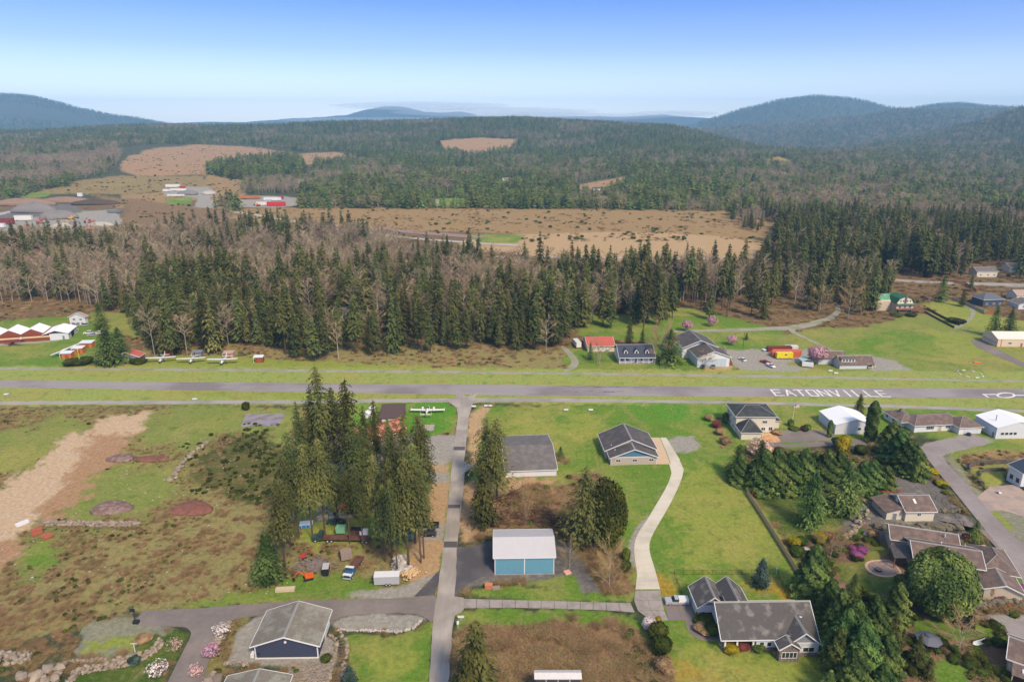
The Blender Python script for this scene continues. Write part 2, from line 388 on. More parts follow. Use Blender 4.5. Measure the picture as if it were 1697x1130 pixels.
PAINT = [  # (cover, edge softness px, wobble px, polygon in photo pixels)
    ('ffloor', 3, 4, [(-BIG, 330), (BIG, 330), (BIG, 600), (-BIG, 600)]),
    ('orangef', 3, 4, [(395, 346), (640, 343), (1000, 345), (1200, 350), (1290, 372), (1300, 420), (1270, 430), (1000, 400), (800, 385), (500, 380), (380, 362)]),
    ('tanf', 2, 3, [(780, 392), (1010, 384), (1100, 386), (1200, 392), (1262, 400), (1270, 428), (1180, 436), (1000, 434), (820, 420), (760, 404)]),
    ('tanf', 2, 3, [(520, 372), (620, 376), (640, 392), (560, 388)]),
    ('lawn', 2, 3, [(780, 388), (870, 390), (860, 402), (790, 404)]),
    ('meadow', 3, 4, [(400, 366), (450, 364), (470, 385), (430, 402), (385, 400), (395, 380)]),
    ('orangef', 3, 3, [(330, 296), (350, 286), (410, 300), (400, 330), (395, 348), (350, 346), (340, 330), (190, 346), (200, 322), (330, 315)]),
    # quarry
    ('gravel', 2, 3, [(-300, 365), (0, 372), (60, 352), (190, 348), (205, 372), (150, 380), (95, 392), (60, 398), (-300, 400)]),
    ('graveld', 2, 3, [(-300, 345), (0, 350), (40, 342), (125, 331), (135, 352), (60, 360), (0, 372), (-300, 380)]),
    ('lawn', 1.5, 2, [(-300, 335), (0, 322), (55, 318), (85, 319), (80, 326), (0, 333), (-300, 345)]),
    ('lawn', 2, 2, [(-300, 400), (0, 398), (28, 392), (20, 405), (-300, 430)]),
    ('hillm', 2, 3, [(60, 318), (120, 300), (200, 292), (330, 292), (350, 300), (330, 312), (200, 322), (100, 322)]),
    ('clearcut', 3, 4, [(195, 282), (210, 262), (250, 246), (330, 240), (400, 243), (480, 252), (480, 270), (420, 280), (340, 290), (230, 292)]),
    ('clearcut', 2, 3, [(720, 232), (800, 228), (858, 232), (850, 246), (790, 258), (735, 250)]),
    ('clearcut', 2, 3, [(480, 256), (560, 252), (590, 262), (540, 275), (490, 272)]),
    ('gravel', 1.5, 2, [(268, 318), (300, 309), (345, 310), (360, 318), (350, 330), (362, 345), (320, 345), (330, 328), (270, 324)]),
    ('lawn', 2, 2, [(272, 330), (322, 326), (318, 338), (280, 342)]),
    ('gravel', 1.5, 2, [(395, 328), (430, 324), (492, 327), (496, 340), (460, 345), (395, 343)]),
    ('lawn', 1.5, 2, [(715, 330), (775, 329), (772, 340), (718, 342)]),
    ('lawn', 1.5, 2, [(825, 298), (868, 296), (866, 310), (828, 314)]),
    ('clearcut', 1.5, 2, [(950, 308), (1040, 292), (1045, 300), (1000, 312), (955, 316)]),
    ('lawn', 1.5, 2, [(962, 317), (1000, 316), (998, 323), (965, 324)]),
    ('gold', 2, 3, [(1262, 266), (1292, 258), (1325, 274), (1330, 282), (1300, 276), (1270, 272)]),
    ('bramble', 2, 3, [(150, 322), (380, 350), (380, 385), (250, 395), (200, 372), (210, 345)]),
    # beyond the runway
    ('brown', 2, 4, [(225, 545), (940, 578), (945, 612), (620, 606), (380, 595), (240, 590)]),
    ('lawn', 1.5, 2.5, [(-400, 528), (0, 532), (60, 527), (118, 524), (175, 530), (205, 560), (185, 588), (190, 612), (-400, 614)]),
    ('meadow', 2, 3, [(150, 516), (235, 520), (240, 560), (190, 550), (150, 532)]),
    ('lawny', 1.5, 2.5, [(180, 600), (280, 588), (420, 590), (500, 597), (620, 603), (780, 609), (940, 610), (960, 620), (180, 612)]),
    ('lawn', 2, 3, [(940, 575), (980, 578), (1120, 560), (1250, 560), (1290, 590), (1280, 612), (950, 613), (930, 600)]),
    ('lawn', 2, 3, [(955, 542), (955, 515), (1060, 520), (1140, 508), (1270, 540), (1300, 552), (1300, 575), (1130, 572), (960, 556)]),
    ('meadow', 2, 3, [(1290, 560), (1330, 545), (1440, 540), (1500, 522), (1600, 512), (1680, 530), (2400, 560), (2400, 645), (1290, 640)]),
    ('lawn', 8, 8, [(1380, 560), (1500, 548), (1590, 575), (1620, 605), (1500, 612), (1400, 590)]),
    ('lawny', 6, 8, [(1540, 545), (1620, 560), (1640, 590), (1590, 600), (1550, 575)]),
    ('lawny', 2, 3, [(1525, 503), (1580, 498), (1625, 510), (1690, 540), (1640, 548), (1600, 538), (1560, 524)]),
    ('gravel', 1.5, 2, [(1190, 580), (1240, 579), (1300, 578), (1350, 580), (1330, 600), (1300, 603), (1345, 612), (1325, 624), (1230, 624), (1210, 600)]),
    ('gravel', 2, 2, [(1440, 590), (1480, 596), (1518, 618), (1505, 626), (1450, 626), (1440, 610)]),
    ('chips', 1.5, 2, [(1168, 608), (1215, 606), (1210, 614), (1168, 616)]),
    # airfield
    ('strip', 1, 2, [(-BIG, 612), (180, 606), (940, 612), (BIG, 628), (BIG, 684), (1697, 688), (1300, 675), (800, 667), (0, 672), (-BIG, 672)]),
    ('lawny', 6, 6, [(300, 645), (900, 650), (900, 660), (300, 657)]),
    # near ground, left
    ('mix', 3, 4, [(-BIG, 680), (760, 672), (755, 990), (200, 1010), (-BIG, 1140)]),
    ('meadow', 4, 6, [(300, 672), (500, 672), (480, 730), (400, 735), (250, 690)]),
    ('brown', 6, 10, [(250, 860), (330, 820), (420, 800), (520, 840), (560, 960), (430, 985), (200, 1010), (120, 1040), (0, 1080), (-200, 1140), (-200, 1000), (60, 960)]),
    ('broom', 5, 8, [(325, 760), (370, 725), (420, 715), (480, 745), (500, 800), (450, 830), (380, 828), (312, 800)]),
    ('meadow', 8, 10, [(140, 800), (200, 780), (290, 770), (270, 830), (200, 860), (110, 850)]),
    ('meadow', 8, 10, [(0, 720), (100, 690), (150, 700), (80, 750), (0, 790), (-300, 800), (-300, 720)]),
    ('lawn', 6, 8, [(35, 905), (80, 893), (100, 915), (60, 945), (20, 940)]),
    ('meadow', 6, 10, [(240, 700), (330, 690), (400, 690), (380, 715), (300, 740), (230, 730)]),
    ('dirt', 4, 6, [(165, 690), (255, 686), (225, 715), (175, 750), (135, 785), (100, 822), (60, 850), (20, 888), (-20, 915), (-300, 1060), (-300, 860), (0, 808), (40, 780), (85, 750), (98, 728), (150, 712)]),
    ('dirtr', 5, 8, [(150, 720), (230, 715), (190, 760), (150, 800), (120, 840), (50, 872), (70, 840), (110, 790)]),
    ('dirtr', 4, 8, [(0, 900), (30, 890), (30, 930), (-20, 960), (-100, 970)]),
    ('lawny', 5, 8, [(500, 800), (640, 810), (700, 860), (660, 905), (560, 905), (480, 900)]),
    ('lawn', 3, 4, [(430, 975), (500, 955), (560, 950), (640, 960), (620, 985), (540, 992), (470, 993), (380, 1003), (300, 1008), (350, 992)]),
    ('brown', 3, 5, [(480, 905), (600, 905), (690, 920), (685, 960), (600, 950), (520, 940), (440, 960), (400, 990), (390, 950)]),
    ('lawnb', 2, 2, [(560, 668), (738, 667), (755, 675), (758, 695), (750, 712), (715, 722), (680, 724), (640, 715), (560, 700)]),
    ('graveld', 2, 3, [(530, 712), (640, 706), (700, 725), (710, 790), (600, 800), (530, 780)]),
    ('gravel', 1.5, 2, [(690, 727), (748, 722), (762, 725), (755, 765), (735, 772), (705, 768), (698, 745)]),
    ('chips', 2, 3, [(705, 770), (752, 768), (748, 840), (738, 930), (722, 955), (705, 970), (680, 965), (676, 900), (705, 860), (712, 800)]),
    ('gravel', 2, 2, [(708, 782), (748, 780), (746, 797), (712, 798)]),
    ('gravel', 2, 2, [(690, 868), (742, 868), (735, 892), (700, 893)]),
    ('gravel', 2, 2, [(570, 985), (640, 972), (680, 966), (712, 952), (722, 950), (712, 965), (690, 985), (640, 992), (590, 990)]),
    ('lawn', 1.5, 2, [(748, 760), (754, 762), (735, 950), (724, 955), (740, 860)]),
    # right of the road
    ('lawn', 3, 3, [(785, 672), (1190, 668), (1225, 745), (1245, 810), (1330, 945), (1420, 1085), (1450, 1140), (1110, 1140), (1095, 1035), (1060, 985), (1000, 985), (850, 960), (780, 800)]),
    ('lawny', 10, 14, [(840, 690), (1000, 685), (1000, 740), (930, 735), (850, 730)]),
    ('lawnb', 8, 8, [(1040, 672), (1190, 670), (1210, 700), (1100, 705)]),
    ('lawny', 8, 14, [(1150, 770), (1230, 800), (1280, 900), (1160, 960), (1110, 900), (1120, 830)]),
    ('gold', 4, 6, [(1080, 950), (1110, 955), (1125, 985), (1100, 990)]),
    ('gold', 4, 6, [(1245, 962), (1285, 965), (1330, 985), (1340, 1020), (1290, 990), (1240, 975)]),
    ('lawny', 10, 14, [(1110, 1060), (1250, 1090), (1330, 1080), (1400, 1140), (1110, 1140)]),
    ('gold', 8, 12, [(1110, 1100), (1200, 1110), (1240, 1140), (1100, 1140)]),
    ('tanf', 3, 4, [(772, 690), (800, 672), (812, 682), (800, 700), (790, 770), (775, 770)]),
    ('chips', 3, 4, [(768, 800), (800, 790), (860, 790), (925, 795), (900, 820), (860, 830), (830, 850), (820, 876), (790, 890), (765, 900), (762, 850)]),
    ('bramble', 4, 5, [(830, 815), (900, 805), (985, 785), (1010, 800), (1020, 880), (1045, 940), (1050, 975), (985, 980), (960, 930), (920, 890), (815, 875)]),
    ('graveld', 2, 2, [(915, 893), (945, 900), (965, 930), (997, 985), (965, 984), (950, 955), (918, 958), (860, 965), (800, 962), (768, 975), (765, 960), (815, 948)]),
    ('lawn', 2, 3, [(770, 985), (790, 970), (870, 972), (960, 970), (965, 985), (1050, 985), (1045, 995), (960, 997), (800, 993)]),
    ('gravel', 1.5, 2, [(1042, 905), (1055, 870), (1075, 850), (1068, 880), (1058, 900), (1056, 945), (1044, 930)]),
    ('lawn', 2, 3, [(755, 1018), (790, 1008), (930, 1010), (1050, 1015), (1075, 1030), (1090, 1070), (1040, 1040), (800, 1040), (750, 1050)]),
    ('bramble', 4, 6, [(745, 1046), (900, 1032), (1040, 1032), (1070, 1050), (1085, 1140), (735, 1140)]),
    ('gravel', 1.5, 3, [(1098, 724), (1150, 722), (1162, 736), (1155, 746), (1120, 750), (1105, 745)]),
    ('meadow', 2, 3, [(1018, 668), (1032, 668), (1075, 705), (1085, 715), (1070, 716), (1050, 695)]),
    ('brown', 2, 3, [(920, 745), (932, 750), (945, 770), (925, 768)]),
    # bottom left plots
    ('gravelg', 3, 5, [(150, 1022), (215, 1018), (290, 1040), (300, 1060), (270, 1080), (200, 1090), (115, 1085), (130, 1060)]),
    ('lawny', 5, 6, [(130, 1065), (240, 1060), (240, 1080), (140, 1085)]),
    ('lawnd', 2, 3, [(230, 1060), (300, 1038), (318, 1050), (300, 1080), (275, 1105), (268, 1140), (60, 1140), (150, 1105), (215, 1095)]),
    ('mix', 3, 4, [(345, 1070), (372, 1030), (420, 1015), (400, 1060), (370, 1110), (320, 1140), (310, 1140)]),
    ('gravel', 2, 2, [(392, 1050), (420, 1022), (470, 1008), (560, 1060), (560, 1090), (540, 1115), (480, 1105), (375, 1100)]),
    ('lawn', 1.5, 2, [(562, 1046), (640, 1050), (690, 1042), (712, 1025), (718, 1030), (710, 1140), (590, 1140), (577, 1090)]),
    ('lawny', 8, 10, [(620, 1060), (690, 1060), (695, 1110), (650, 1130), (620, 1090)]),
    ('gravel', 1.5, 1, [(556, 1022), (600, 1017), (680, 1016), (704, 1022), (690, 1038), (660, 1045), (560, 1042), (550, 1032)]),
    # right-hand gardens
    ('lawn', 3, 4, [(1190, 668), (1697, 680), (2600, 700), (2600, 780), (1660, 770), (1560, 725), (1500, 715), (1300, 745), (1225, 745)]),
    ('brown', 3, 4, [(1180, 690), (1195, 690), (1205, 715), (1215, 740), (1200, 740), (1185, 715)]),
    ('gold', 4, 6, [(1445, 745), (1475, 745), (1510, 790), (1500, 815), (1480, 815), (1470, 780)]),
    ('mulch', 3, 4, [(1245, 815), (1470, 812), (1560, 800), (1600, 850), (1500, 1000), (2200, 1060), (2200, 1140), (1480, 1140), (1360, 960)]),
    ('graveld', 2, 3, [(1470, 770), (1520, 775), (1600, 850), (1640, 880), (1590, 900), (1470, 905), (1440, 870), (1400, 880), (1400, 845), (1440, 830), (1470, 812)]),
    ('lawnd', 2, 2, [(1252, 822), (1340, 820), (1400, 850), (1405, 862), (1380, 885), (1330, 900), (1300, 890)]),  # darker green paints in the hedge's shade on this lawn
    ('lawnd', 2, 2, [(1398, 885), (1425, 873), (1437, 880), (1425, 893), (1400, 893)]),
    ('lawnd', 1.5, 1, [(1380, 932), (1425, 930), (1440, 905), (1465, 902), (1472, 915), (1460, 925), (1435, 945), (1440, 950), (1485, 955), (1510, 980), (1505, 1000), (1460, 985), (1395, 965)]),
    ('lawn', 2, 2, [(1508, 1030), (1600, 1025), (1640, 1040), (1660, 1055), (1600, 1056), (1520, 1055)]),
    ('lawn', 2, 2, [(1545, 1095), (1590, 1095), (1605, 1110), (1608, 1140), (1530, 1140)]),
    ('lawnb', 2, 2, [(1646, 940), (1680, 940), (1800, 990), (1800, 1005), (1660, 1000), (1640, 985)]),
    ('gravel', 2, 2, [(1610, 1020), (1700, 1018), (1900, 1030), (1900, 1070), (1690, 1060), (1650, 1035)]),
    ('gravel', 2, 2, [(1530, 735), (1600, 720), (1650, 730), (1600, 745), (1560, 755)]),
    ('meadow', 2, 3, [(1565, 750), (1640, 740), (1900, 745), (1900, 790), (1700, 770), (1590, 790)]),
    ('orangef', 3, 3, [(1590, 760), (1650, 745), (1900, 755), (1900, 768), (1640, 765), (1615, 775)]),
    ('gravelg', 2, 2, [(1560, 755), (1575, 757), (1640, 830), (1700, 850), (1900, 900), (1900, 960), (1697, 905), (1620, 840)]),
    ('lawny', 2, 2, [(1610, 775), (1660, 772), (1665, 795), (1650, 815), (1630, 800)]),
    ('lawny', 1, 1, [(1640, 848), (1655, 848), (1680, 875), (1668, 878)]),
]
def paint_weights(U, V, X, Y):
    """cover colour and weights per point, polygons softened and wobbled with world-space noise"""
    n = len(U)
    lin = {k: np.array(srgb(*c[0])[:3]) for k, c in C.items()}
    col = np.tile(lin['farfl'], (n, 1)); wt = np.tile(np.array([0., 1., 0.]), (n, 1))
    w1 = (fbm(X / 7, Y / 7, 21, 4) - 0.5) * 2; w2 = (fbm(X / 7, Y / 7, 57, 4) - 0.5) * 2
    w3 = (fbm(X / 1.8, Y / 1.8, 91, 3) - 0.5) * 2; w4 = (fbm(X / 1.8, Y / 1.8, 13, 3) - 0.5) * 2
    fr_ = np.clip((Y - 600) / 500, 0, 1); w1 = w1 * (1 - fr_) + fr_ * (fbm(X / 55, Y / 55, 22, 5) - .5) * 3.4; w2 = w2 * (1 - fr_) + fr_ * (fbm(X / 55, Y / 55, 58, 5) - .5) * 3.4
    UU = U; VV = V
    for (cover, soft_, wob, poly) in PAINT:
        p = np.array(poly, float)
        m = soft_ * 1.5 + wob * 4 + 4
        sel = np.where((U > p[:, 0].min() - m) & (U < p[:, 0].max() + m) & (V > p[:, 1].min() - m) & (V < p[:, 1].max() + m))[0]
        if len(sel) == 0: continue
        # anisotropic pixel: rows are foreshortened, so wobble less vertically far away
        fv = np.clip((V[sel] - 210) / 500, 0.12, 1)
        near_ = np.clip((V[sel] - 560) / 300, 0, 1); soft = soft_ * (1 + .5 * near_); wb_ = wob * (1.6 + 1.2 * near_)
        x = UU[sel] + (w1[sel] + .8 * w3[sel]) * wb_; y = VV[sel] + (w2[sel] + .8 * w4[sel]) * wb_ * fv
        inside = np.zeros(len(sel), bool); d2 = np.full(len(sel), 1e12)
        for i in range(len(p)):
            ax, ay = p[i]; bx, by = p[(i + 1) % len(p)]
            cond = (ay > y) != (by > y)
            with np.errstate(divide='ignore', invalid='ignore'):
                xi = (bx - ax) * (y - ay) / (by - ay if by != ay else 1e-9) + ax
            inside ^= cond & (x < xi)
            ex, ey = bx - ax, by - ay; L2 = ex * ex + ey * ey + 1e-9
            t = np.clip(((x - ax) * ex + (y - ay) * ey) / L2, 0, 1)
            dx = x - ax - t * ex; dy = (y - ay - t * ey) / np.maximum(fv, 0.3)
            d2 = np.minimum(d2, dx * dx + dy * dy)
        sd_ = np.sqrt(d2) * np.where(inside, 1, -1)
        a = np.clip(sd_ / (2 * soft) + 0.5, 0, 1); a = (a * a * (3 - 2 * a))[:, None]
        col[sel] = col[sel] * (1 - a) + lin[cover] * a
        wt[sel] = wt[sel] * (1 - a) + np.array(C[cover][1], float) * a
    return col, wt

def ground_material():
    m = bpy.data.materials.new('ground_cover')
    nt, b = nodes_of(m); N, L = nt.nodes, nt.links
    geo = N.new('ShaderNodeNewGeometry')
    at = N.new('ShaderNodeAttribute'); at.attribute_name = 'cover'
    wt = N.new('ShaderNodeAttribute'); wt.attribute_name = 'grain'
    sp = N.new('ShaderNodeSeparateColor'); L.new(wt.outputs['Color'], sp.inputs[0])
    def noise(scale, detail=5, rough=0.6, dist=0.0):
        n = N.new('ShaderNodeTexNoise'); n.inputs['Scale'].default_value = scale; n.inputs['Detail'].default_value = detail
        n.inputs['Roughness'].default_value = rough; n.inputs['Distortion'].default_value = dist
        L.new(geo.outputs['Position'], n.inputs['Vector']); return n.outputs[0]
    def rng(src, a, bb, c, d):
        r = N.new('ShaderNodeMapRange'); L.new(src, r.inputs[0])
        for i, q in enumerate((a, bb, c, d)): r.inputs[i + 1].default_value = q
        return r.outputs[0]
    def mul(a, bb):
        r = N.new('ShaderNodeMath'); r.operation = 'MULTIPLY'; L.new(a, r.inputs[0])
        if hasattr(bb, 'links'): L.new(bb, r.inputs[1])
        else: r.inputs[1].default_value = bb
        return r.outputs[0]
    def mix(fac, c1, c2, mode='MIX'):
        r = N.new('ShaderNodeMixRGB'); r.blend_type = mode; L.new(fac, r.inputs[0]); L.new(c1, r.inputs[1])
        if isinstance(c2, tuple): r.inputs[2].default_value = c2
        else: L.new(c2, r.inputs[2])
        return r.outputs[0]
    cur = at.outputs['Color']
    big = noise(0.03, 6, 0.65, 0.6); med = noise(0.22, 7, 0.72, 0.4); fine = noise(1.7, 6, 0.75)
    grass, scrub, grav = sp.outputs[0], sp.outputs[1], sp.outputs[2]
    cur = mix(mul(rng(big, 0.46, 0.64, 0, 0.7), grass), cur, srgb(170, 158, 86))
    cur = mix(mul(rng(med, 0.53, 0.66, 0, 0.6), grass), cur, srgb(86, 114, 42))
    cur = mix(mul(rng(noise(0.09, 7, 0.75, 1.2), 0.46, 0.36, 0, 0.55), grass), cur, srgb(158, 146, 96))
    cur = mix(mul(rng(noise(0.6, 6, 0.8, 0.4), 0.55, 0.7, 0, 0.5), grass), cur, srgb(170, 162, 104))
    cur = mix(mul(rng(med, 0.5, 0.62, 0, 0.45), scrub), cur, srgb(160, 130, 90))
    cur = mix(mul(rng(noise(0.5, 7, 0.75, 0.5), 0.52, 0.66, 0, 0.65), scrub), cur, srgb(80, 92, 42))
    cur = mix(mul(rng(fine, 0.44, 0.34, 0, 0.6), scrub), cur, srgb(66, 54, 38))
    cur = mix(mul(rng(noise(2.6, 5, 0.7), 0.62, 0.7, 0, 0.7), scrub), cur, srgb(196, 160, 120))
    cur = mix(mul(rng(fine, 0.42, 0.30, 0, 0.45), grav), cur, srgb(92, 84, 76))
    cur = mix(mul(rng(med, 0.52, 0.7, 0, 0.4), grav), cur, srgb(196, 188, 174))
    hs = N.new('ShaderNodeHueSaturation'); L.new(cur, hs.inputs['Color'])
    cur = mix(mul(rng(noise(0.012, 9, 0.78, 1.0), 0.5, 0.62, 0, 0.55), scrub), cur, srgb(110, 104, 62))
    cur = mix(mul(rng(noise(0.02, 9, 0.8, 0.6), 0.46, 0.36, 0, 0.35), scrub), cur, srgb(146, 112, 82))
    val = rng(noise(0.9, 8, 0.82), 0.3, 0.7, 0.6, 1.42); L.new(val, hs.inputs['Value'])
    L.new(hs.outputs[0], b.inputs['Base Color'])
    b.inputs['Roughness'].default_value = 0.95; b.inputs['Specular IOR Level'].default_value = 0.1
    bp = N.new('ShaderNodeBump'); bp.inputs['Strength'].default_value = 0.7; bp.inputs['Distance'].default_value = 0.5
    L.new(noise(1.1, 8, 0.8), bp.inputs['Height']); L.new(bp.outputs[0], b.inputs['Normal'])
    return m

NS, NR1, NR2 = 760, 520, 200
S = np.linspace(-1.25, 1.25, NS)
YR = np.concatenate([np.exp(np.linspace(math.log(60), math.log(1000), NR1, endpoint=False)), np.exp(np.linspace(math.log(1000), math.log(12600), NR2))])
SX, YY = np.meshgrid(S, YR)
XX = SX * YY
# the whole sheet stretches a little wider close to the camera
ZZ = terr(XX.ravel(), YY.ravel())
gv = np.stack([XX.ravel(), YY.ravel(), ZZ], 1)
zc = gv[:, 1] * CP - (gv[:, 2] - CAMZ) * SP
yc = gv[:, 1] * SP + (gv[:, 2] - CAMZ) * CP
GU = 848.5 + FPX * gv[:, 0] / zc; GV = 565 - FPX * yc / zc
gcol, gwt = paint_weights(GU, GV, gv[:, 0], gv[:, 1])
gv[:, 2] += gwt[:, 1] * (fbm(gv[:, 0] / 3, gv[:, 1] / 3, 77, 3) - 1.0) * 0.5 * np.clip((700 - gv[:, 1]) / 400, 0, 1) - 0.0
nr = len(YR)
ii = np.arange((nr - 1) * (NS - 1)); r_ = ii // (NS - 1); c_ = ii % (NS - 1); a_ = r_ * NS + c_
quads = np.stack([a_, a_ + 1, a_ + NS + 1, a_ + NS], 1).astype(np.int32)
me = bpy.data.meshes.new('ground')
me.vertices.add(len(gv)); me.vertices.foreach_set('co', gv.astype(np.float32).ravel())
me.loops.add(quads.size); me.loops.foreach_set('vertex_index', quads.ravel())
me.polygons.add(len(quads)); me.polygons.foreach_set('loop_start', np.arange(0, quads.size, 4, dtype=np.int32)); me.polygons.foreach_set('loop_total', np.full(len(quads), 4, np.int32))
me.polygons.foreach_set('use_smooth', np.ones(len(quads), bool))
for nm, arr in (('cover', gcol), ('grain', gwt)):
    at = me.attributes.new(nm, 'FLOAT_COLOR', 'POINT'); at.data.foreach_set('color', np.concatenate([arr, np.ones((len(arr), 1))], 1).astype(np.float32).ravel())
me.materials.append(ground_material()); me.update(calc_edges=True)
ground = bpy.data.objects.new('ground', me); COL.objects.link(ground); tag(ground, kind='structure')

# ------------------------------------------------------------------ roads and paved sheets
def smooth_poly(pts, it=1):
    for _ in range(it):
        out = []
        n = len(pts)
        for i in range(n):
            a, b = Vector(pts[i]), Vector(pts[(i + 1) % n]); out += [a * .75 + b * .25, a * .25 + b * .75]
        pts = out
    return pts
SHEETS = []
def sheet(name, pts, m, z=0.03, parent=None, kind='structure', world_pts=False, sm=0, edge=0.0):
    """a paved sheet whose outline is given in photo pixels, with a small skirt so that it has an edge"""
    w = [Vector(p) if world_pts else W(*p) for p in pts]
    w = [Vector((p.x, p.y, 0)) for p in w]
    if sm: w = smooth_poly(w, sm)
    SHEETS.append([P(p.x, p.y, 0) for p in w])
    if edge:
        out = []; rr = random.Random(len(pts) * 7 + int(w[0].x))
        for i in range(len(w)):
            a, b = w[i], w[(i + 1) % len(w)]; n = max(1, int((b - a).length / 2.5)); nn = Vector((b.y - a.y, a.x - b.x, 0)).normalized() if (b - a).length > 0 else Vector()
            for k in range(n):
                out.append(a.lerp(b, k / n) + nn * rr.uniform(-edge, edge))
        w = out
    from mathutils.geometry import tessellate_polygon
    tri = tessellate_polygon([w]); n = len(w)
    vs = [(p.x, p.y, z) for p in w] + [(p.x, p.y, z - 0.3) for p in w]
    fs = []
    for t in tri:
        a, b, c = (Vector(vs[i]) for i in t)
        fs.append(tuple(t) if (b - a).cross(c - a).z > 0 else tuple(t)[::-1])
    area = sum(w[i].x * w[(i + 1) % n].y - w[(i + 1) % n].x * w[i].y for i in range(n))
    for i in range(n):
        j = (i + 1) % n
        fs.append((i, n + i, n + j, j) if area > 0 else (j, n + j, n + i, i))
    mb = MB().add(vs, fs)
    o = mb.build(name, m, parent)
    if kind and parent is None: tag(o, kind=kind)
    return o
def strip_pts(line, halfw):
    """ribbon around a px polyline with half widths in metres"""
    w = [W(*p) for p in line]; Lh, Rh = [], []
    for i, p in enumerate(w):
        d = (w[min(i + 1, len(w) - 1)] - w[max(i - 1, 0)]); d.z = 0; d.normalize(); n = Vector((-d.y, d.x, 0))
        h = halfw[i] if isinstance(halfw, (list, tuple)) else halfw
        Lh.append(p + n * h); Rh.append(p - n * h)
    return Lh + Rh[::-1]
asph_old = mat('old_asphalt', srgb(158, 148, 138), 0.9, 0.16, 0.8, 0.1, streak=(1, 0.12, 1), col2=srgb(178, 168, 156), c2scale=0.12)
asph_mid = mat('weathered_asphalt', srgb(128, 118, 112), 0.9, 0.14, 0.6, 0.1, col2=srgb(142, 130, 122), c2scale=0.1)
asph_new = mat('fresh_asphalt', srgb(84, 80, 80), 0.8, 0.12, 0.8, 0.1, col2=srgb(102, 96, 98), c2scale=0.15, spec=0.45)
runway_m = mat('runway_asphalt', srgb(158, 150, 148), 0.9, 0.12, 0.25, 0, streak=(0.08, 1.6, 1), col2=srgb(134, 126, 125), c2scale=0.03)
taxi_m = mat('taxiway_asphalt', srgb(170, 163, 156), 0.92, 0.12, 0.5, 0, streak=(0.15, 1.0, 1), col2=srgb(150, 148, 138), c2scale=0.08)
track_m = mat('gravel_track', srgb(164, 158, 144), 0.95, 0.14, 0.8, 0, col2=srgb(144, 146, 110), c2scale=0.12)
conc = mat('pale_concrete', srgb(218, 208, 188), 0.85, 0.06, 1.5, 0.05, rnd=0.012, col2=srgb(200, 190, 172), c2scale=0.12)
conc_g = mat('grey_concrete', srgb(166, 156, 148), 0.85, 0.1, 1.2, 0.05, rnd=0.02, col2=srgb(148, 138, 130), c2scale=0.4)
paint_w = mat('white_paint_marking', srgb(244, 240, 236), 0.8, 0.08, 2, col2=srgb(206, 200, 198), c2scale=1.1)

sheet('runway', [(-600, 629), (0, 630.5), (848, 638), (1697, 645), (2400, 651), (2400, 665), (1697, 659.5), (848, 655), (0, 641.5), (-600, 637)], runway_m, 0.05, edge=0.18)
sheet('far_taxiway', [(-600, 603), (0, 609), (420, 611.5), (850, 616), (1300, 622), (1700, 631), (2300, 640), (2300, 643), (1700, 633), (1300, 626), (850, 619.5), (420, 615.5), (0, 612.5), (-600, 607)], track_m, 0.04, edge=0.5)
sheet('near_taxiway', [(-600, 661), (0, 665), (420, 663.5), (760, 660), (850, 659), (1200, 664.5), (1500, 671.5), (1697, 679), (2300, 697), (2300, 703), (1697, 684), (1500, 676), (1200, 668.5), (850, 665), (770, 666), (420, 668.5), (0, 670.5), (-600, 668)], taxi_m, 0.04, edge=0.25)
# the lane that runs from the runway towards the camera
lane = sheet('lane', [(755, 648), (766, 648), (770, 656), (776, 657), (784, 650), (795, 650), (785, 660), (800, 663), (783, 669), (777, 690), (772, 740), (769, 765), (785, 772), (770, 782), (764, 850), (757, 905), (756, 950), (753, 988), (768, 990), (772, 1002), (765, 1014), (754, 1018), (750, 1040), (742, 1150), (710, 1150), (717, 1030), (722, 1000), (729, 950), (738, 880), (746, 800), (752, 740), (759, 690), (757, 676), (748, 669), (740, 664), (756, 661)], asph_old, 0.06, edge=0.1)
patch = mat('tar_patch', srgb(92, 88, 90), 0.85, 0.1, 1.5)
for (v0, v1, ul, ur) in ((740, 746, 752, 771), (836, 842, 743, 763), (897, 907, 736, 758)):
    sheet('asphalt_patch', [(ul, v0), (ur, v0), (ur - 1, v1), (ul - 1, v1)], patch, 0.064)
sheet('side_road', [(722, 985), (700, 988), (640, 992), (560, 993), (500, 994), (430, 1000), (380, 1003), (330, 1008), (250, 1011), (233, 1014), (222, 1038), (300, 1036), (314, 1042), (318, 1052), (300, 1085), (268, 1150), (330, 1150), (350, 1080), (375, 1030), (400, 1022), (440, 1017), (470, 1015), (552, 1038), (556, 1022), (600, 1016), (680, 1014), (705, 1022), (717, 1034), (725, 1005)], asph_mid, 0.055, sm=1)
sheet('apron', [(720, 985), (687, 987), (708, 966), (722, 950), (733, 941)], asph_new, 0.05)
sheet('shed_apron', [(757, 905), (772, 907), (790, 903), (805, 898), (822, 898), (822, 952), (800, 955), (770, 968), (760, 984), (752, 985)], asph_new, 0.05, sm=0)
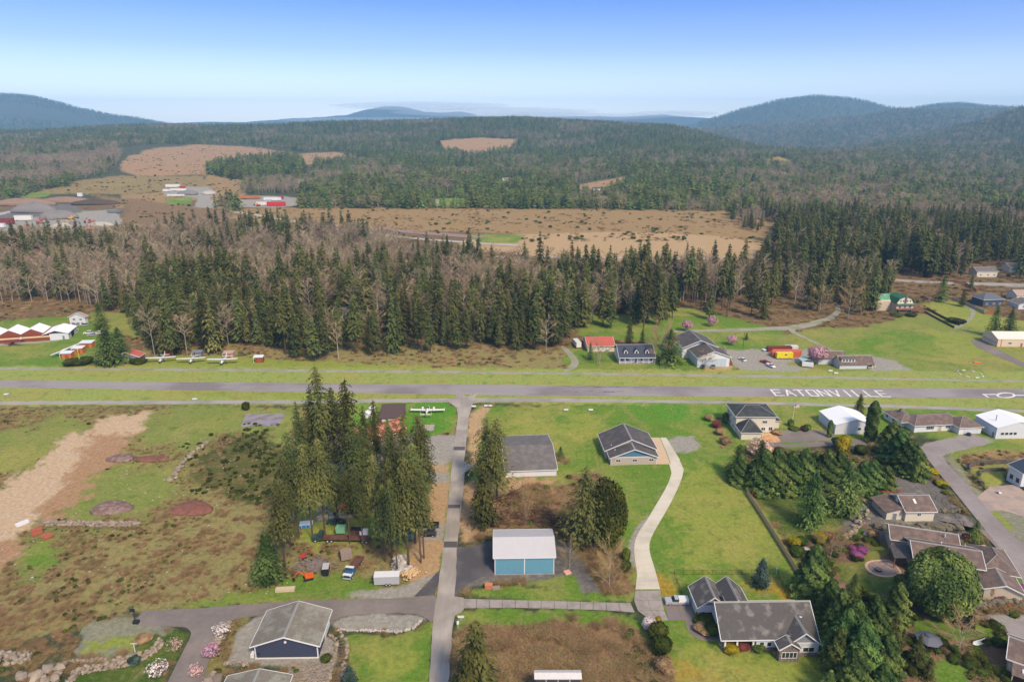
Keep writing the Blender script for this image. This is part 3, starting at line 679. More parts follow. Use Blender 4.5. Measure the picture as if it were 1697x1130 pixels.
# concrete drive: each slab its own piece
def slab_drive(name, left, right, m, z=0.06, lanes=1, step=4.5, gap=0.05):
    """left/right: px polylines of the two edges; cut into slabs along the way"""
    Lw = [W(*p) for p in left]; Rw = [W(*p) for p in right]
    ln = [0]
    for i in range(1, len(Lw)): ln.append(ln[-1] + ((Lw[i] + Rw[i]) / 2 - (Lw[i-1] + Rw[i-1]) / 2).length)
    tot = ln[-1]; n = max(1, int(tot / step))
    def at(arr, s):
        for i in range(1, len(ln)):
            if s <= ln[i] + 1e-6:
                return arr[i-1].lerp(arr[i], (s - ln[i-1]) / max(ln[i] - ln[i-1], 1e-6))
        return arr[-1]
    SHEETS.append(list(left) + list(right)[::-1])
    root = bpy.data.objects.new(name, None); COL.objects.link(root); tag(root, kind='structure')
    c0 = at(Lw, 0); root.location = (c0.x, c0.y, 0)
    for k in range(n):
        s0, s1 = tot * k / n + gap, tot * (k + 1) / n - gap
        for j in range(lanes):
            f0, f1 = j / lanes, (j + 1) / lanes
            q = [at(Lw, s0).lerp(at(Rw, s0), f0), at(Lw, s0).lerp(at(Rw, s0), f1), at(Lw, s1).lerp(at(Rw, s1), f1), at(Lw, s1).lerp(at(Rw, s1), f0)]
            if lanes > 1:
                cc = sum(q, Vector()) / 4; q = [p + (cc - p).normalized() * gap for p in q]
            cc = sum(q, Vector()) / 4
            loc = Vector((cc.x - c0.x, cc.y - c0.y, 0))
            vs = [(p.x - cc.x, p.y - cc.y, z) for p in q] + [(p.x - cc.x, p.y - cc.y, -0.1) for p in q]
            nrm = (q[1] - q[0]).cross(q[2] - q[0]).z
            fs = [(0,1,2,3),(0,4,5,1),(1,5,6,2),(2,6,7,3),(3,7,4,0)]
            if nrm < 0: fs = [f[::-1] for f in fs]
            MB().add(vs, fs).build('concrete_slab', m, root, loc=loc)
    return root
drv = slab_drive('driveway', [(1053, 976), (1056, 950), (1052, 925), (1050, 905), (1056, 885), (1070, 865), (1085, 840), (1100, 815), (1110, 795), (1113, 783), (1109, 769), (1088, 770)][:11],
                 [(1094, 976), (1086, 945), (1078, 920), (1075, 905), (1080, 888), (1093, 865), (1108, 840), (1122, 812), (1131, 790), (1133, 777), (1126, 762)], conc, step=3.2)
slab_drive('parking_slab', [(1112, 769), (1103, 745), (1094, 725), (1076, 724)][:3] , [(1127, 762), (1115, 743), (1104, 725)], conc, step=4, z=0.058)
slab_drive('parking_pad', [(1087, 769), (1082, 745), (1077, 725)], [(1111, 769), (1102, 745), (1093, 725)], mat('rusty_concrete', srgb(212, 184, 152), 0.85, 0.06, 1), step=4, z=0.056)
slab_drive('shared_drive', [(768, 992), (850, 994), (930, 996), (1000, 998), (1045, 999), (1052, 977)][:5], [(768, 1007), (850, 1006), (930, 1008), (1000, 1010), (1052, 1014)], conc_g, step=3.1, z=0.066)
slab_drive('forecourt', [(1053, 978), (1050, 1000), (1062, 1020), (1078, 1027)], [(1094, 978), (1098, 1000), (1103, 1020), (1108, 1028)], conc_g, step=3.5, lanes=2, z=0.052)
slab_drive('garage_drive', [(1096, 990), (1103, 1008), (1108, 1028)], [(1140, 990), (1148, 1008), (1150, 1028)], mat('dark_concrete', srgb(134, 122, 120), 0.85, 0.1, 1), step=3.5, lanes=2, z=0.05)
sheet('garden_path', [(1135, 1027), (1148, 1027), (1154, 1040), (1168, 1050), (1190, 1052), (1192, 1062), (1165, 1062), (1148, 1054), (1138, 1042)], asph_mid, 0.045, sm=1)
# roads on the right
sheet('estate_road', [(1525, 738), (1560, 728), (1590, 725), (1608, 718), (1628, 724), (1640, 737), (1600, 742), (1570, 750), (1560, 757), (1600, 800), (1640, 848), (1697, 905), (1900, 1095), (1900, 1160), (1697, 1010), (1697, 962), (1672, 930), (1655, 905), (1620, 862), (1580, 812), (1555, 783), (1537, 760), (1525, 750)], mat('estate_asphalt', srgb(156, 146, 142), 0.9, 0.12, 0.5, 0, col2=srgb(144, 132, 128), c2scale=0.08), 0.05, sm=1)
sheet('house_court', [(1290, 715), (1310, 712), (1370, 714), (1383, 720), (1375, 730), (1300, 733), (1265, 738), (1263, 732), (1290, 728)], asph_mid, 0.05)
sheet('garden_lane', [(1262, 732), (1300, 736), (1420, 728), (1470, 731), (1530, 740), (1530, 745), (1460, 738), (1400, 738), (1300, 741), (1262, 740)], asph_mid, 0.046)
sheet('orange_apron', [(1262, 718), (1285, 717), (1294, 732), (1262, 735)], mat('stained_concrete', srgb(206, 148, 96), 0.85, 0.1, 1.0, col2=srgb(220, 180, 140), c2scale=0.4), 0.054)
sheet('farm_track', [(928, 575), (934, 573), (944, 580), (958, 595), (959, 605), (948, 614), (930, 615), (944, 606), (948, 598), (940, 588)], track_m, 0.045, sm=1, edge=0.2)
sheet('woodland_drive', [(1110, 548), (1200, 545), (1300, 541), (1340, 534), (1370, 526), (1384, 515), (1385, 508), (1375, 498), (1379, 497), (1391, 506), (1394, 517), (1380, 530), (1345, 541), (1320, 546), (1317, 549), (1330, 556), (1400, 590), (1380, 582), (1312, 552), (1306, 547), (1200, 549), (1110, 551)], track_m, 0.045, edge=0.2)
sheet('far_road', [(1480, 462), (1560, 467), (1620, 468), (1750, 472), (2200, 490), (2200, 496), (1750, 478), (1620, 473), (1560, 471), (1480, 466)], taxi_m, 0.045)
sheet('hangar_drive', [(1606, 564), (1632, 563), (1640, 572), (1655, 580), (1700, 602), (1800, 640), (1780, 640), (1700, 610), (1640, 585), (1620, 576)], asph_mid, 0.045)
sheet('garden_track', [(1603, 499), (1612, 507), (1618, 518), (1610, 532), (1596, 540), (1588, 545), (1580, 545), (1582, 540), (1592, 536), (1606, 528), (1610, 519), (1605, 510), (1590, 502)], track_m, 0.045, sm=1, edge=0.15)
sheet('hangar_track', [(-300, 570), (0, 573), (60, 569), (95, 565), (115, 558), (129, 551), (131, 545), (122, 543), (122, 546), (126, 549), (120, 556), (98, 563), (60, 566), (40, 566), (0, 566), (-300, 560)], track_m, 0.045, edge=0.3)
sheet('airfield_apron', [(-300, 566), (0, 572), (-0, 586), (-300, 590)], track_m, 0.042)
# old slab in the grass
sl = sheet('foundation_slab', [(408, 685.5), (473, 685.5), (462, 706), (399, 707)], mat('old_slab', srgb(152, 144, 150), 0.9, 0.15, 0.6, 0.1, col2=srgb(128, 122, 120), c2scale=0.3), 0.12)
# lot floor of the fenced yard, etc
sheet('brick_patio', [(1432, 937), (1436, 930), (1452, 927), (1478, 927), (1490, 942), (1495, 948), (1490, 953), (1470, 957), (1450, 953), (1438, 946)], mat('patio_border', srgb(208, 172, 148), 0.85, 0.08, 2), 0.05, sm=1)
sheet('patio_paving', [(1437, 938), (1440, 932), (1454, 929), (1476, 929.5), (1488, 942), (1491, 948), (1486, 951), (1470, 954), (1452, 951), (1442, 945)], mat('patio_pavers', srgb(156, 136, 126), 0.9, 0.12, 3, col2=srgb(142, 120, 112), c2scale=1), 0.056, sm=1)
sheet('drive_border', [(1592, 904), (1632, 902.5), (1666, 935), (1637, 936), (1618, 928)], mat('patio_border', srgb(208, 172, 148)), 0.05)
sheet('drive_paving', [(1597, 906), (1628, 905), (1644, 919), (1610, 921)], mat('patio_pavers', srgb(156, 136, 126)), 0.056)
sheet('drive_paving', [(1613, 923), (1647, 921), (1660, 933), (1638, 934)], mat('patio_pavers', srgb(156, 136, 126)), 0.056)
sheet('yard_court', [(1555, 862), (1600, 858), (1640, 895), (1672, 930), (1660, 905), (1640, 880)], asph_mid, 0.044)
sheet('neighbour_court', [(1612, 830), (1640, 806), (1720, 800), (1800, 850), (1780, 880), (1660, 845), (1632, 847)], mat('pinkish_paving', srgb(182, 160, 144), 0.9, 0.1, 0.8, col2=srgb(164, 146, 136)), 0.047)
sheet('lower_court', [(1660, 1030), (1720, 1028), (1900, 1040), (1900, 1080), (1700, 1070), (1672, 1050)], mat('estate_asphalt', srgb(148, 140, 148)), 0.047)

# runway lettering, laid as paint strokes on the asphalt
UX = (W(1400, 652) - W(1300, 651)); UX.z = 0; UX.normalize(); UY = Vector((-UX.y, UX.x, 0))
marks = thing('runway_marking', 'white EATONVILLE lettering painted across the grey runway asphalt', 'runway lettering', tuple(W(1283, 656)))
FONT = {'E': [((0,0),(0,8)),((0,0),(3.4,0)),((0,4),(2.8,4)),((0,8),(3.4,8))], 'A': [((0,0),(1.8,8)),((1.8,8),(3.6,0)),((0.7,3),(2.9,3))],
        'T': [((1.7,0),(1.7,8)),((0,8),(3.4,8))], 'O': [((0,1),(0,7)),((3.4,1),(3.4,7)),((0.3,0),(3.1,0)),((0.3,8),(3.1,8))],
        'N': [((0,0),(0,8)),((0,8),(3.4,0)),((3.4,0),(3.4,8))], 'V': [((0,8),(1.7,0)),((1.7,0),(3.4,8))], 'I': [((1.7,0),(1.7,8))], 'L': [((0,0),(0,8)),((0,0),(3.4,0))]}
def stroke(mb, a, b, w, z):
    a = Vector((*a, z)); b = Vector((*b, z)); d = (b - a).normalized(); n = Vector((-d.y, d.x, 0)) * w / 2; a -= d * w * .5; b += d * w * .5
    mb.add([a - n, b - n, b + n, a + n], [(0, 1, 2, 3)])
o0 = W(1286, 655.4); pitchm = (W(1462, 657) - o0).length / 9
zz = 0.0
for i, ch in enumerate('EATONVILLE'):
    mb = MB()
    for k, (a, b) in enumerate(FONT[ch]):
        pa = UX * (a[0] + i * pitchm) + UY * a[1] * .86; pb = UX * (b[0] + i * pitchm) + UY * b[1] * .86
        stroke(mb, (pa.x, pa.y), (pb.x, pb.y), 0.8, 0.056 + 0.001 * k)
    mb.build('letter', paint_w, marks, loc=(o0.x - marks.location.x, o0.y - marks.location.y, 0))
numb = thing('runway_number', 'white runway number painted on the asphalt at the right edge of the photo', 'runway number', tuple(W(1665, 655)))
def mark_px(pts, w):
    mb = MB()
    for k in range(len(pts) - 1):
        a = W(*pts[k]) - numb.location; b = W(*pts[k + 1]) - numb.location; stroke(mb, (a.x, a.y), (b.x, b.y), w, 0.056 + 0.0005 * (k % 6))
    return mb
mark_px([(1637, 658), (1630, 653.5), (1650, 653.5)], 0.9).build('digit', paint_w, numb)
mark_px([(1667 + 14 * math.cos(t * math.pi / 12), 655 + 4.0 * math.sin(t * math.pi / 12)) for t in range(25)], 0.9).build('digit', paint_w, numb)
mark_px([(1681, 655), (1700, 655), (1708, 658.5)], 0.9).build('digit', paint_w, numb)
seal = mat('tar_seal', srgb(78, 74, 80), 0.8, 0.2, 3)
mb = MB(); rr = random.Random(5)
for k in range(26):
    u = rr.uniform(935, 1075); v = rr.choice([640.5, 641.5, 648.5, 650]) + rr.uniform(-.5, .5); p = W(u, v)
    mb.cbox((p.x, p.y, 0.052), (rr.uniform(1, 6), rr.uniform(0.15, 0.4), 0.01), rr.uniform(-.1, .1))
tag(mb.build('crack_sealing', seal), kind='structure')
# ------------------------------------------------------------------ buildings
white_trim = mat('white_trim', srgb(232, 230, 226), 0.6, 0.04, 2)
shingle_dark = mat('dark_shingles', srgb(88, 84, 84), 0.95, 0.16, 1.6, 0.3, col2=srgb(102, 97, 94), c2scale=0.5, wave=('Z', 2.2, 0.35))
shingle_mid = mat('grey_shingles', srgb(112, 106, 104), 0.95, 0.15, 1.6, 0.3, col2=srgb(126, 120, 114), c2scale=0.5, wave=('Z', 2.2, 0.35))
shingle_tan = mat('mossy_shingles', srgb(128, 120, 108), 0.95, 0.16, 1.4, 0.3, col2=srgb(146, 142, 128), c2scale=0.35, wave=('Z', 2.2, 0.35))
shingle_brown = mat('brown_shingles', srgb(112, 96, 90), 0.95, 0.2, 1.6, 0.3, col2=srgb(132, 112, 100), c2scale=0.6, wave=('Z', 2.2, 0.35))
shingle_slate = mat('charcoal_shingles', srgb(62, 66, 68), 0.95, 0.14, 1.4, 0.2, col2=srgb(76, 80, 78), c2scale=0.4, wave=('Z', 2.2, 0.3))
metal_white = mat('white_metal_roof', srgb(248, 247, 245, 0.86), 0.55, 0.03, 0.6, 0, wave=('X', 3.2, 0.25), spec=0.3)
metal_gray = mat('silver_metal_roof', srgb(212, 208, 208), 0.5, 0.05, 0.6, 0, wave=('X', 3.2, 0.5), spec=0.4)
metal_red = mat('red_metal_roof', srgb(206, 100, 84), 0.55, 0.08, 0.5, 0, wave=('X', 3.2, 0.4), col2=srgb(190, 110, 90), c2scale=0.3)
metal_green = mat('green_metal_roof', srgb(96, 158, 124), 0.5, 0.06, 0.6, 0, wave=('X', 3.2, 0.4), col2=srgb(120, 172, 140), c2scale=0.3)
white_sid = mat('white_siding', srgb(226, 226, 224), 0.75, 0.05, 1.5, 0, wave=('Z', 4.5, 0.15))
white_met = mat('white_metal_siding', srgb(218, 220, 224), 0.6, 0.04, 1.0, 0, wave=('X', 3.0, 0.2))
cream_sid = mat('cream_siding', srgb(224, 216, 196), 0.8, 0.05, 1.5, 0, wave=('Z', 4.5, 0.12))
tan_sid = mat('tan_board_siding', srgb(196, 180, 166), 0.8, 0.06, 1.5, 0, wave=('X', 4.0, 0.4))
teal_m = mat('teal_metal_siding', srgb(108, 162, 182), 0.6, 0.05, 0.8, 0, wave=('X', 3.0, 0.35))
blue_gable = mat('blue_shakes', srgb(84, 126, 156), 0.8, 0.08, 3)
navy_m = mat('navy_siding', srgb(66, 72, 92), 0.8, 0.05, 1.5, 0, wave=('Z', 4.5, 0.15))
grey_sid = mat('pale_grey_siding', srgb(206, 210, 216), 0.75, 0.05, 1.5, 0, wave=('Z', 4.5, 0.15))
grey_shake = mat('grey_shakes', srgb(140, 144, 150), 0.85, 0.1, 4)
stone_m = mat('stone_veneer', srgb(138, 122, 114), 0.9, 0.3, 3.0, 0.5, col2=srgb(96, 86, 84), c2scale=2.5)
ridge_m = mat('ridge_cap', srgb(150, 148, 142), 0.9, 0.15, 3)
brick_red = mat('red_board', srgb(150, 74, 54), 0.8, 0.1, 1.5)
orange_m = mat('orange_paint', srgb(206, 118, 62), 0.7, 0.08, 1.5)
dark_m = mat('dark_opening', (0.02, 0.02, 0.022), 0.8, 0.1, 2)
grey_metal = mat('grey_metal', srgb(128, 134, 142), 0.5, 0.1, 1.5)
glass = glass_mat()

def fit(fn, target, lo, hi):
    """x in lo..hi where the monotone fn reaches target"""
    inc = fn(hi) > fn(lo)
    for _ in range(40):
        m = (lo + hi) / 2
        if (fn(m) < target) == inc: lo = m
        else: hi = m
    return (lo + hi) / 2
class House:
    def __init__(s, name, label, cat, p0, p1, group=None, z=None):
        """p0, p1: photo pixels of the left and right ends of the wall that faces the camera, at ground level"""
        a, b = G(*p0), G(*p1)
        z0 = a.z if z is None else z
        a.z = b.z = z0
        s.rz = math.atan2(b.y - a.y, b.x - a.x); s.L = (b - a).length; s.a = a
        s.t = thing(name, label, cat, (a.x, a.y, z0), s.rz, group)
        s.ux = Vector((math.cos(s.rz), math.sin(s.rz), 0)); s.uy = Vector((-math.sin(s.rz), math.cos(s.rz), 0))
    def px(s, x, y, z): p = s.a + s.ux * x + s.uy * y + Vector((0, 0, z)); return P(*p)
    def height(s, v, x=0, y=0): return fit(lambda h: s.px(x, y, h)[1], v, 0, 40)
    def depth(s, v, x=0, z=0): return fit(lambda d: s.px(x, d, z)[1], v, 0.5, 80)
    def wall(s, m, x0, x1, y0, y1, h, gable=None, rise=0, name='wall', z0=-0.3):
        """gable: 'x' ridge runs along x (gable ends left and right), 'y' ridge runs away from the camera"""
        mb = MB()
        if gable == 'y': mb.extr([(x0, z0), (x1, z0), (x1, h), ((x0+x1)/2, h+rise), (x0, h)], 'y', y0, y1)
        elif gable == 'x': mb.extr([(y0, z0), (y1, z0), (y1, h), ((y0+y1)/2, h+rise), (y0, h)], 'x', x0, x1)
        else: mb.box(x0, x1, y0, y1, z0, h)
        return mb.build(name, m, s.t)
    def roof(s, m, x0, x1, y0, y1, h, rise, axis='x', over=0.45, th=0.16, trim=True, ridge=True, name='roof', parent=None, ridge_mat=None, gable_trim_only=False):
        par = parent or s.t
        if axis == 'x': c = (y0 + y1) / 2; half = (y1 - y0) / 2
        else: c = (x0 + x1) / 2; half = (x1 - x0) / 2
        sl = rise / half; e = half + over; zl = h - over * sl + 0.04
        mb = MB()
        prof = [(c - e, zl), (c, h + rise + 0.04), (c + e, zl), (c + e, zl + th), (c, h + rise + 0.04 + th), (c - e, zl + th)]
        if axis == 'x': mb.extr(prof, 'x', x0 - over, x1 + over)
        else: mb.extr(prof, 'y', y0 - over, y1 + over)
        ro = mb.build(name, m, par)
        if trim:
            mb = MB(); w = 0.12
            for (a0, a1) in (((x0 - over - w, x0 - over - .004), (x1 + over + .004, x1 + over + w)) if axis == 'x' else ((y0 - over - w, y0 - over - .004), (y1 + over + .004, y1 + over + w))):
                pr = [(c - e, zl - 0.1), (c, h + rise - 0.06), (c + e, zl - 0.1), (c + e, zl + th + .02), (c, h + rise + 0.06 + th), (c - e, zl + th + .02)]
                mb.extr(pr, axis, a0, a1)
            f0, f1 = (x0 - over, x1 + over) if axis == 'x' else (y0 - over, y1 + over)
            for sg in (-1, 1):
                q = c + sg * (e + 0.004); q2 = c + sg * (e + 0.11)
                if axis == 'x': mb.box(f0, f1, min(q, q2), max(q, q2), zl - 0.08, zl + th + .01)
                else: mb.box(min(q, q2), max(q, q2), f0, f1, zl - 0.08, zl + th + .01)
            mb.build('fascia', white_trim, par)
        if ridge:
            zt = h + rise + 0.04 + th
            mb = MB(); pr = [(c - 0.3, zt - 0.3 * sl + 0.02), (c, zt + .02), (c + 0.3, zt - 0.3 * sl + .02), (c + 0.3, zt - 0.3*sl + 0.06), (c, zt + 0.07), (c - 0.3, zt - 0.3*sl + 0.06)]
            mb.extr(pr, axis, (x0 if axis == 'x' else y0) - over + .02, (x1 if axis == 'x' else y1) + over - .02)
            mb.build('ridge_cap', ridge_mat or ridge_m, ro)
        return ro
    def hip(s, m, x0, x1, y0, y1, h, rise, over=0.45, axis='x', name='roof', th=0.15, top=None):
        X0, X1, Y0, Y1 = x0 - over, x1 + over, y0 - over, y1 + over
        hl = min(X1 - X0, Y1 - Y0) / 2 if top is None else top
        if axis == 'x': r0, r1 = (X0 + hl, (Y0 + Y1) / 2), (X1 - hl, (Y0 + Y1) / 2)
        else: r0, r1 = ((X0 + X1) / 2, Y0 + hl), ((X0 + X1) / 2, Y1 - hl)
        vs = [(X0, Y0, h), (X1, Y0, h), (X1, Y1, h), (X0, Y1, h), (X0, Y0, h + th), (X1, Y0, h + th), (X1, Y1, h + th), (X0, Y1, h + th), (r0[0], r0[1], h + th + rise), (r1[0], r1[1], h + th + rise)]
        fs = [(0, 3, 2, 1), (0, 1, 5, 4), (1, 2, 6, 5), (2, 3, 7, 6), (3, 0, 4, 7)]
        fs += [(4, 5, 9, 8), (5, 6, 9), (6, 7, 8, 9), (7, 4, 8)] if axis == 'x' else [(4, 5, 8), (5, 6, 9, 8), (6, 7, 9), (7, 4, 8, 9)]
        ro = MB().add(vs, fs).build(name, m, s.t)
        mb = MB()
        ends = [(4, 8), (7, 8), (5, 9), (6, 9)] if axis == 'x' else [(4, 8), (5, 8), (6, 9), (7, 9)]
        for (a, b) in ends + [(8, 9)]: mb.tube(vs[a], vs[b], 0.11, n=5)
        mb.build('ridge_cap', ridge_m, ro)
        mb = MB(); w = .1
        mb.box(X0 - w, X1 + w, Y0 - w, Y0 - .004, h - .04, h + th); mb.box(X0 - w, X0 - .004, Y0, Y1, h - .04, h + th); mb.box(X1 + .004, X1 + w, Y0, Y1, h - .04, h + th)
        mb.build('gutter', white_trim, s.t)
        return ro
    def _face(s, side, pos, off):
        """map (along, out, up) on a wall face to local coordinates"""
        if side == 'front': return lambda a, o, z: (pos + a, off - o, z)
        if side == 'back': return lambda a, o, z: (pos - a, off + o, z)
        if side == 'left': return lambda a, o, z: (off - o, pos - a, z)
        return lambda a, o, z: (off + o, pos + a, z)
    def fbox(s, mb, f, a0, a1, o0, o1, z0, z1):
        p, q = f(a0, o0, z0), f(a1, o1, z1)
        mb.box(min(p[0], q[0]), max(p[0], q[0]), min(p[1], q[1]), max(p[1], q[1]), z0, z1)
    def window(s, side, pos, off, z0, w, h, panes=2, m=None, fr=0.11):
        f = s._face(side, pos, off); mb = MB()
        s.fbox(mb, f, -w/2, w/2, .003, .07, z0, z0 + fr); s.fbox(mb, f, -w/2, w/2, .003, .07, z0 + h - fr, z0 + h)
        s.fbox(mb, f, -w/2, -w/2 + fr, .003, .07, z0 + fr, z0 + h - fr); s.fbox(mb, f, w/2 - fr, w/2, .003, .07, z0 + fr, z0 + h - fr)
        for k in range(1, panes):
            c = -w/2 + w * k / panes; s.fbox(mb, f, c - fr*.4, c + fr*.4, .003, .065, z0 + fr, z0 + h - fr)
        wo_ = mb.build('window', m or white_trim, s.t)
        for k in range(panes):
            a0 = -w/2 + (w * k / panes) + (fr if k == 0 else fr*.4); a1 = -w/2 + w * (k+1) / panes - (fr if k == panes-1 else fr*.4)
            mb = MB(); s.fbox(mb, f, a0, a1, .004, .03, z0 + fr, z0 + h - fr); mb.build('pane', glass, wo_)
        return wo_
    def door(s, side, pos, off, w, h, m, name='door', panels=0, z0=0.05, frame=True):
        f = s._face(side, pos, off); mb = MB(); s.fbox(mb, f, -w/2, w/2, .003, .05, z0, h)
        d = mb.build(name, m, s.t)
        if frame:
            mb = MB(); s.fbox(mb, f, -w/2 - .14, -w/2 - .002, .003, .08, z0, h + .14); s.fbox(mb, f, w/2 + .002, w/2 + .14, .003, .08, z0, h + .14); s.fbox(mb, f, -w/2, w/2, .003, .08, h + .002, h + .14)
            mb.build('door_frame', white_trim, d)
        for k in range(panels):
            zz0 = z0 + (h - z0) * k / panels + .04; zz1 = z0 + (h - z0) * (k + 1) / panels - .04
            mb = MB(); s.fbox(mb, f, -w/2 + .06, w/2 - .06, .052, .075, zz0, zz1); mb.build('door_panel', m, d)
        return d
    def corner(s, x0, x1, y0, y1, h, m=None, w=.16):
        for (cx, cy) in ((x0, y0), (x1, y0), (x1, y1), (x0, y1)):
            sx = -1 if cx == x0 else 1; sy = -1 if cy == y0 else 1
            MB().box(min(cx + sx*.03, cx - sx*w), max(cx + sx*.03, cx - sx*w), min(cy + sy*.03, cy - sy*w), max(cy + sy*.03, cy - sy*w), -.2, h - .03).build('corner_board', m or white_trim, s.t)
    def vent(s, x, y, z, h=.5, r=.12, m=None, name='vent_pipe'):
        MB().tube((x, y, z - .4), (x, y, z + h), r).tube((x, y, z + h), (x, y, z + h + .08), r*1.6, r*1.6).build(name, m or white_trim, s.t)

# A: teal machine shed
h = House('machine_shed', 'teal metal shed with silver ribbed roof standing beside the fresh black apron', 'shed', (820, 951), (918, 949.5))
L = h.L; H = h.height(923.5); D = h.depth(879, z=H); r = h.height(890, x=L/2, y=D/2) - H; r = max(r, 1.0)
h.wall(teal_m, 0, L, 0, D, H, 'x', r); h.roof(metal_gray, 0, L, 0, D, H, r, 'x', over=.35, ridge=False)
h.corner(0, L, 0, D, H); MB().box(L/2-.12, L/2+.12, -.08, -.003, 0, H-.1).build('trim_strip', white_trim, h.t)
MB().box(-.04, L+.04, -.12, -.032, H-.42, H-.12).build('gutter', white_trim, h.t)
MB().box(-.2, L+.2, -.45, -.12, -.1, .1).build('footing', conc_g, h.t)
for k in range(2): h.door('left', D*(.3+.4*k), 0, 3.6, 3.6, white_met, 'roll_door', 4)
# C: tan and blue gabled hangar house
h = House('gabled_workshop', 'tan board workshop with blue gable and stepped dark shingle roof on the lawn', 'workshop', (1012, 771), (1088, 769))
L = h.L; H = h.height(758); r = h.height(744, x=L/2) - H
D1 = 5.0; D2 = h.depth(718, x=0, z=H+.8); r1 = r
h.wall(tan_sid, 0, L, 0, D1, H, None); h.wall(blue_gable, 0.02, L-.02, 0.02, D1, H + .01, 'y', r1-.1, name='gable', z0=H-.05)
h.roof(shingle_dark, 0, L, 0, D1-.5, H, r1, 'y', over=.6)
h.wall(tan_sid, -.8, L+.8, D1, D2, H+.35, 'y', r1+.9, name='rear_wall'); h.roof(shingle_dark, -.8, L+.8, D1, D2, H+.35, r1+.9, 'y', over=.6)
MB().box(-.03, L+.03, -.06, -.003, H-.15, H+.12).build('band_board', white_trim, h.t); h.corner(0, L, 0, D1, H)
for x in (.16, .52, .88): h.window('front', L*x, 0, H-1.75, 1.7, 1.0, 2)
h.window('left', D1+4, -.8, 1.2, 1.2, 1.0, 2); h.door('right', D1+6, L+.8, 4.5, 2.8, white_met, 'garage_door', 4); h.vent(1.2, D1+1.2, H+1.0, .6); h.vent(2.0, D1-1.6, H+.9, .35)
# B: grey-roofed shop behind the tall firs
h = House('grey_roof_shop', 'long white-walled shop with plain grey roof behind two tall firs', 'workshop', (838, 791.5), (922, 788.5))
L = h.L; H = h.height(777.5, x=L); r = 2.6; D = 2 * fit(lambda d: h.px(L, d, H + r)[1], 736.5, 2, 40)
h.wall(white_sid, 0, L, 0, D, H, 'x', r); h.roof(shingle_mid, 0, L, 0, D, H, r, 'x', over=.35, ridge=False)
h.corner(0, L, 0, D, H); MB().box(-.2, L+.2, -.3, 0, -.1, .25).build('footing', conc_g, h.t); h.door('left', 4, 0, 1.0, 2.1, white_met); h.door('right', 5, L, 3.2, 2.6, white_met, 'garage_door', 3)
# L: navy garage
h = House('navy_garage', 'dark navy two-slope garage with mossy brown roof and white trim', 'garage', (424, 1091), (528, 1089.5))
L = h.L; H = h.height(1067.5); r = h.height(1052.5, x=L/2) - H; D = h.depth(1013, x=L, z=H) 
h.wall(navy_m, 0, L, 0, D, H, 'y', r); h.roof(shingle_tan, 0, L, 0, D, H, r, 'y', over=.7)
h.corner(0, L, 0, D, H, w=.2); MB().box(-.1, L+.1, -.12, -.032, -.1, .3).build('footing', white_trim, h.t)
MB().tube((L/2, -.02, H+.6), (L/2, -.18, H+.6), .28, n=10).build('wall_vent', white_trim, h.t)
for (xx, zz_) in ((.35, H-.5), (.6, 1.2)): MB().box(xx, xx+.35, -.2, -.01, zz_, zz_+.35).build('wall_lamp', white_trim if zz_ > 2 else dark_m, h.t)
h.door('right', D*.62, L, 1.1, 2.2, white_trim); h.window('right', D*.42, L, 1.2, 1.4, 1.2, 2); h.door('right', D*.84, L, 3.0, 2.5, white_met, 'garage_door', 3)
MB().cbox((-.8, .8, .45), (.8, 1.2, .9)).build('heat_pump', white_trim, h.t)
# M: roof at the bottom edge
h = House('brown_roof_outbuilding', 'mossy brown gabled roof cut off by the bottom edge below the navy garage', 'outbuilding', (372, 1165), (474, 1163))
L = h.L; H = 3.0; r = fit(lambda r: h.px(L/2, 0, H + r)[1], 1134, 0.3, 6); D = h.depth(1112, x=L*.5, z=H+r)
h.wall(cream_sid, 0, L, 0, D, H, 'y', r); h.roof(shingle_tan, 0, L, 0, D, H, r, 'y', over=.5); h.window('front', L*.3, 0, 1, 1.4, 1.1, 2)
# N: white roofed van-like shed, bottom centre
h = House('white_roof_shed', 'low shed with streaked white roof at the bottom edge beside the brambles', 'shed', (885, 1158), (963, 1158))
L = h.L; H = h.height(1124); D = h.depth(1110, z=H + .3)
h.wall(mat('dark_board', srgb(70, 66, 66), .85, .1, 2), .3, L-.3, 0, D, H-.15); MB().extr([(-.1, H-.15), (D/2, H+.45), (D+.3, H-.05), (D+.3, H+.1), (D/2, H+.62), (-.1, H+.05)], 'x', 0, L).build('roof', mat('weathered_white_roof', srgb(212, 208, 204), .8, .12, 1.2, 0, streak=(4, .3, 1)), h.t)
for k in range(1, 4): MB().box(L*k/4-.05, L*k/4+.05, -.05, -.003, 0, H-.2).build('wall_post', white_trim, h.t)
# D: white two-storey house with dark hip roofs
h = House('hip_roof_house', 'white two-storey house with steep charcoal hip roofs beside the hedge', 'house', (1228, 731), (1283, 717))
h.rz = 0
hh = House.__new__(House); hh.a = W(1218, 716); hh.rz = -0.02; hh.L = 20; hh.t = h.t; hh.ux = Vector((math.cos(-.02), math.sin(-.02), 0)); hh.uy = Vector((-hh.ux.y, hh.ux.x, 0))
h.t.location = hh.a; h.t.rotation_euler = (0, 0, hh.rz); h = hh
Z1 = h.height(687, x=0) ; Z1 = max(5.2, min(Z1, 6.4)); xr = fit(lambda x: h.px(x, 0, 0)[0], 1284, 5, 40)
DD = 12.0
h.wall(cream_sid, 0, xr*.98, 0, DD, Z1); rs = fit(lambda r: h.px(xr*.45, DD/2, Z1 + r)[1], 671, 1, 9)
h.hip(shingle_slate, 0, xr*.98, 0, DD, Z1, rs, .5, 'x', top=DD*.46)
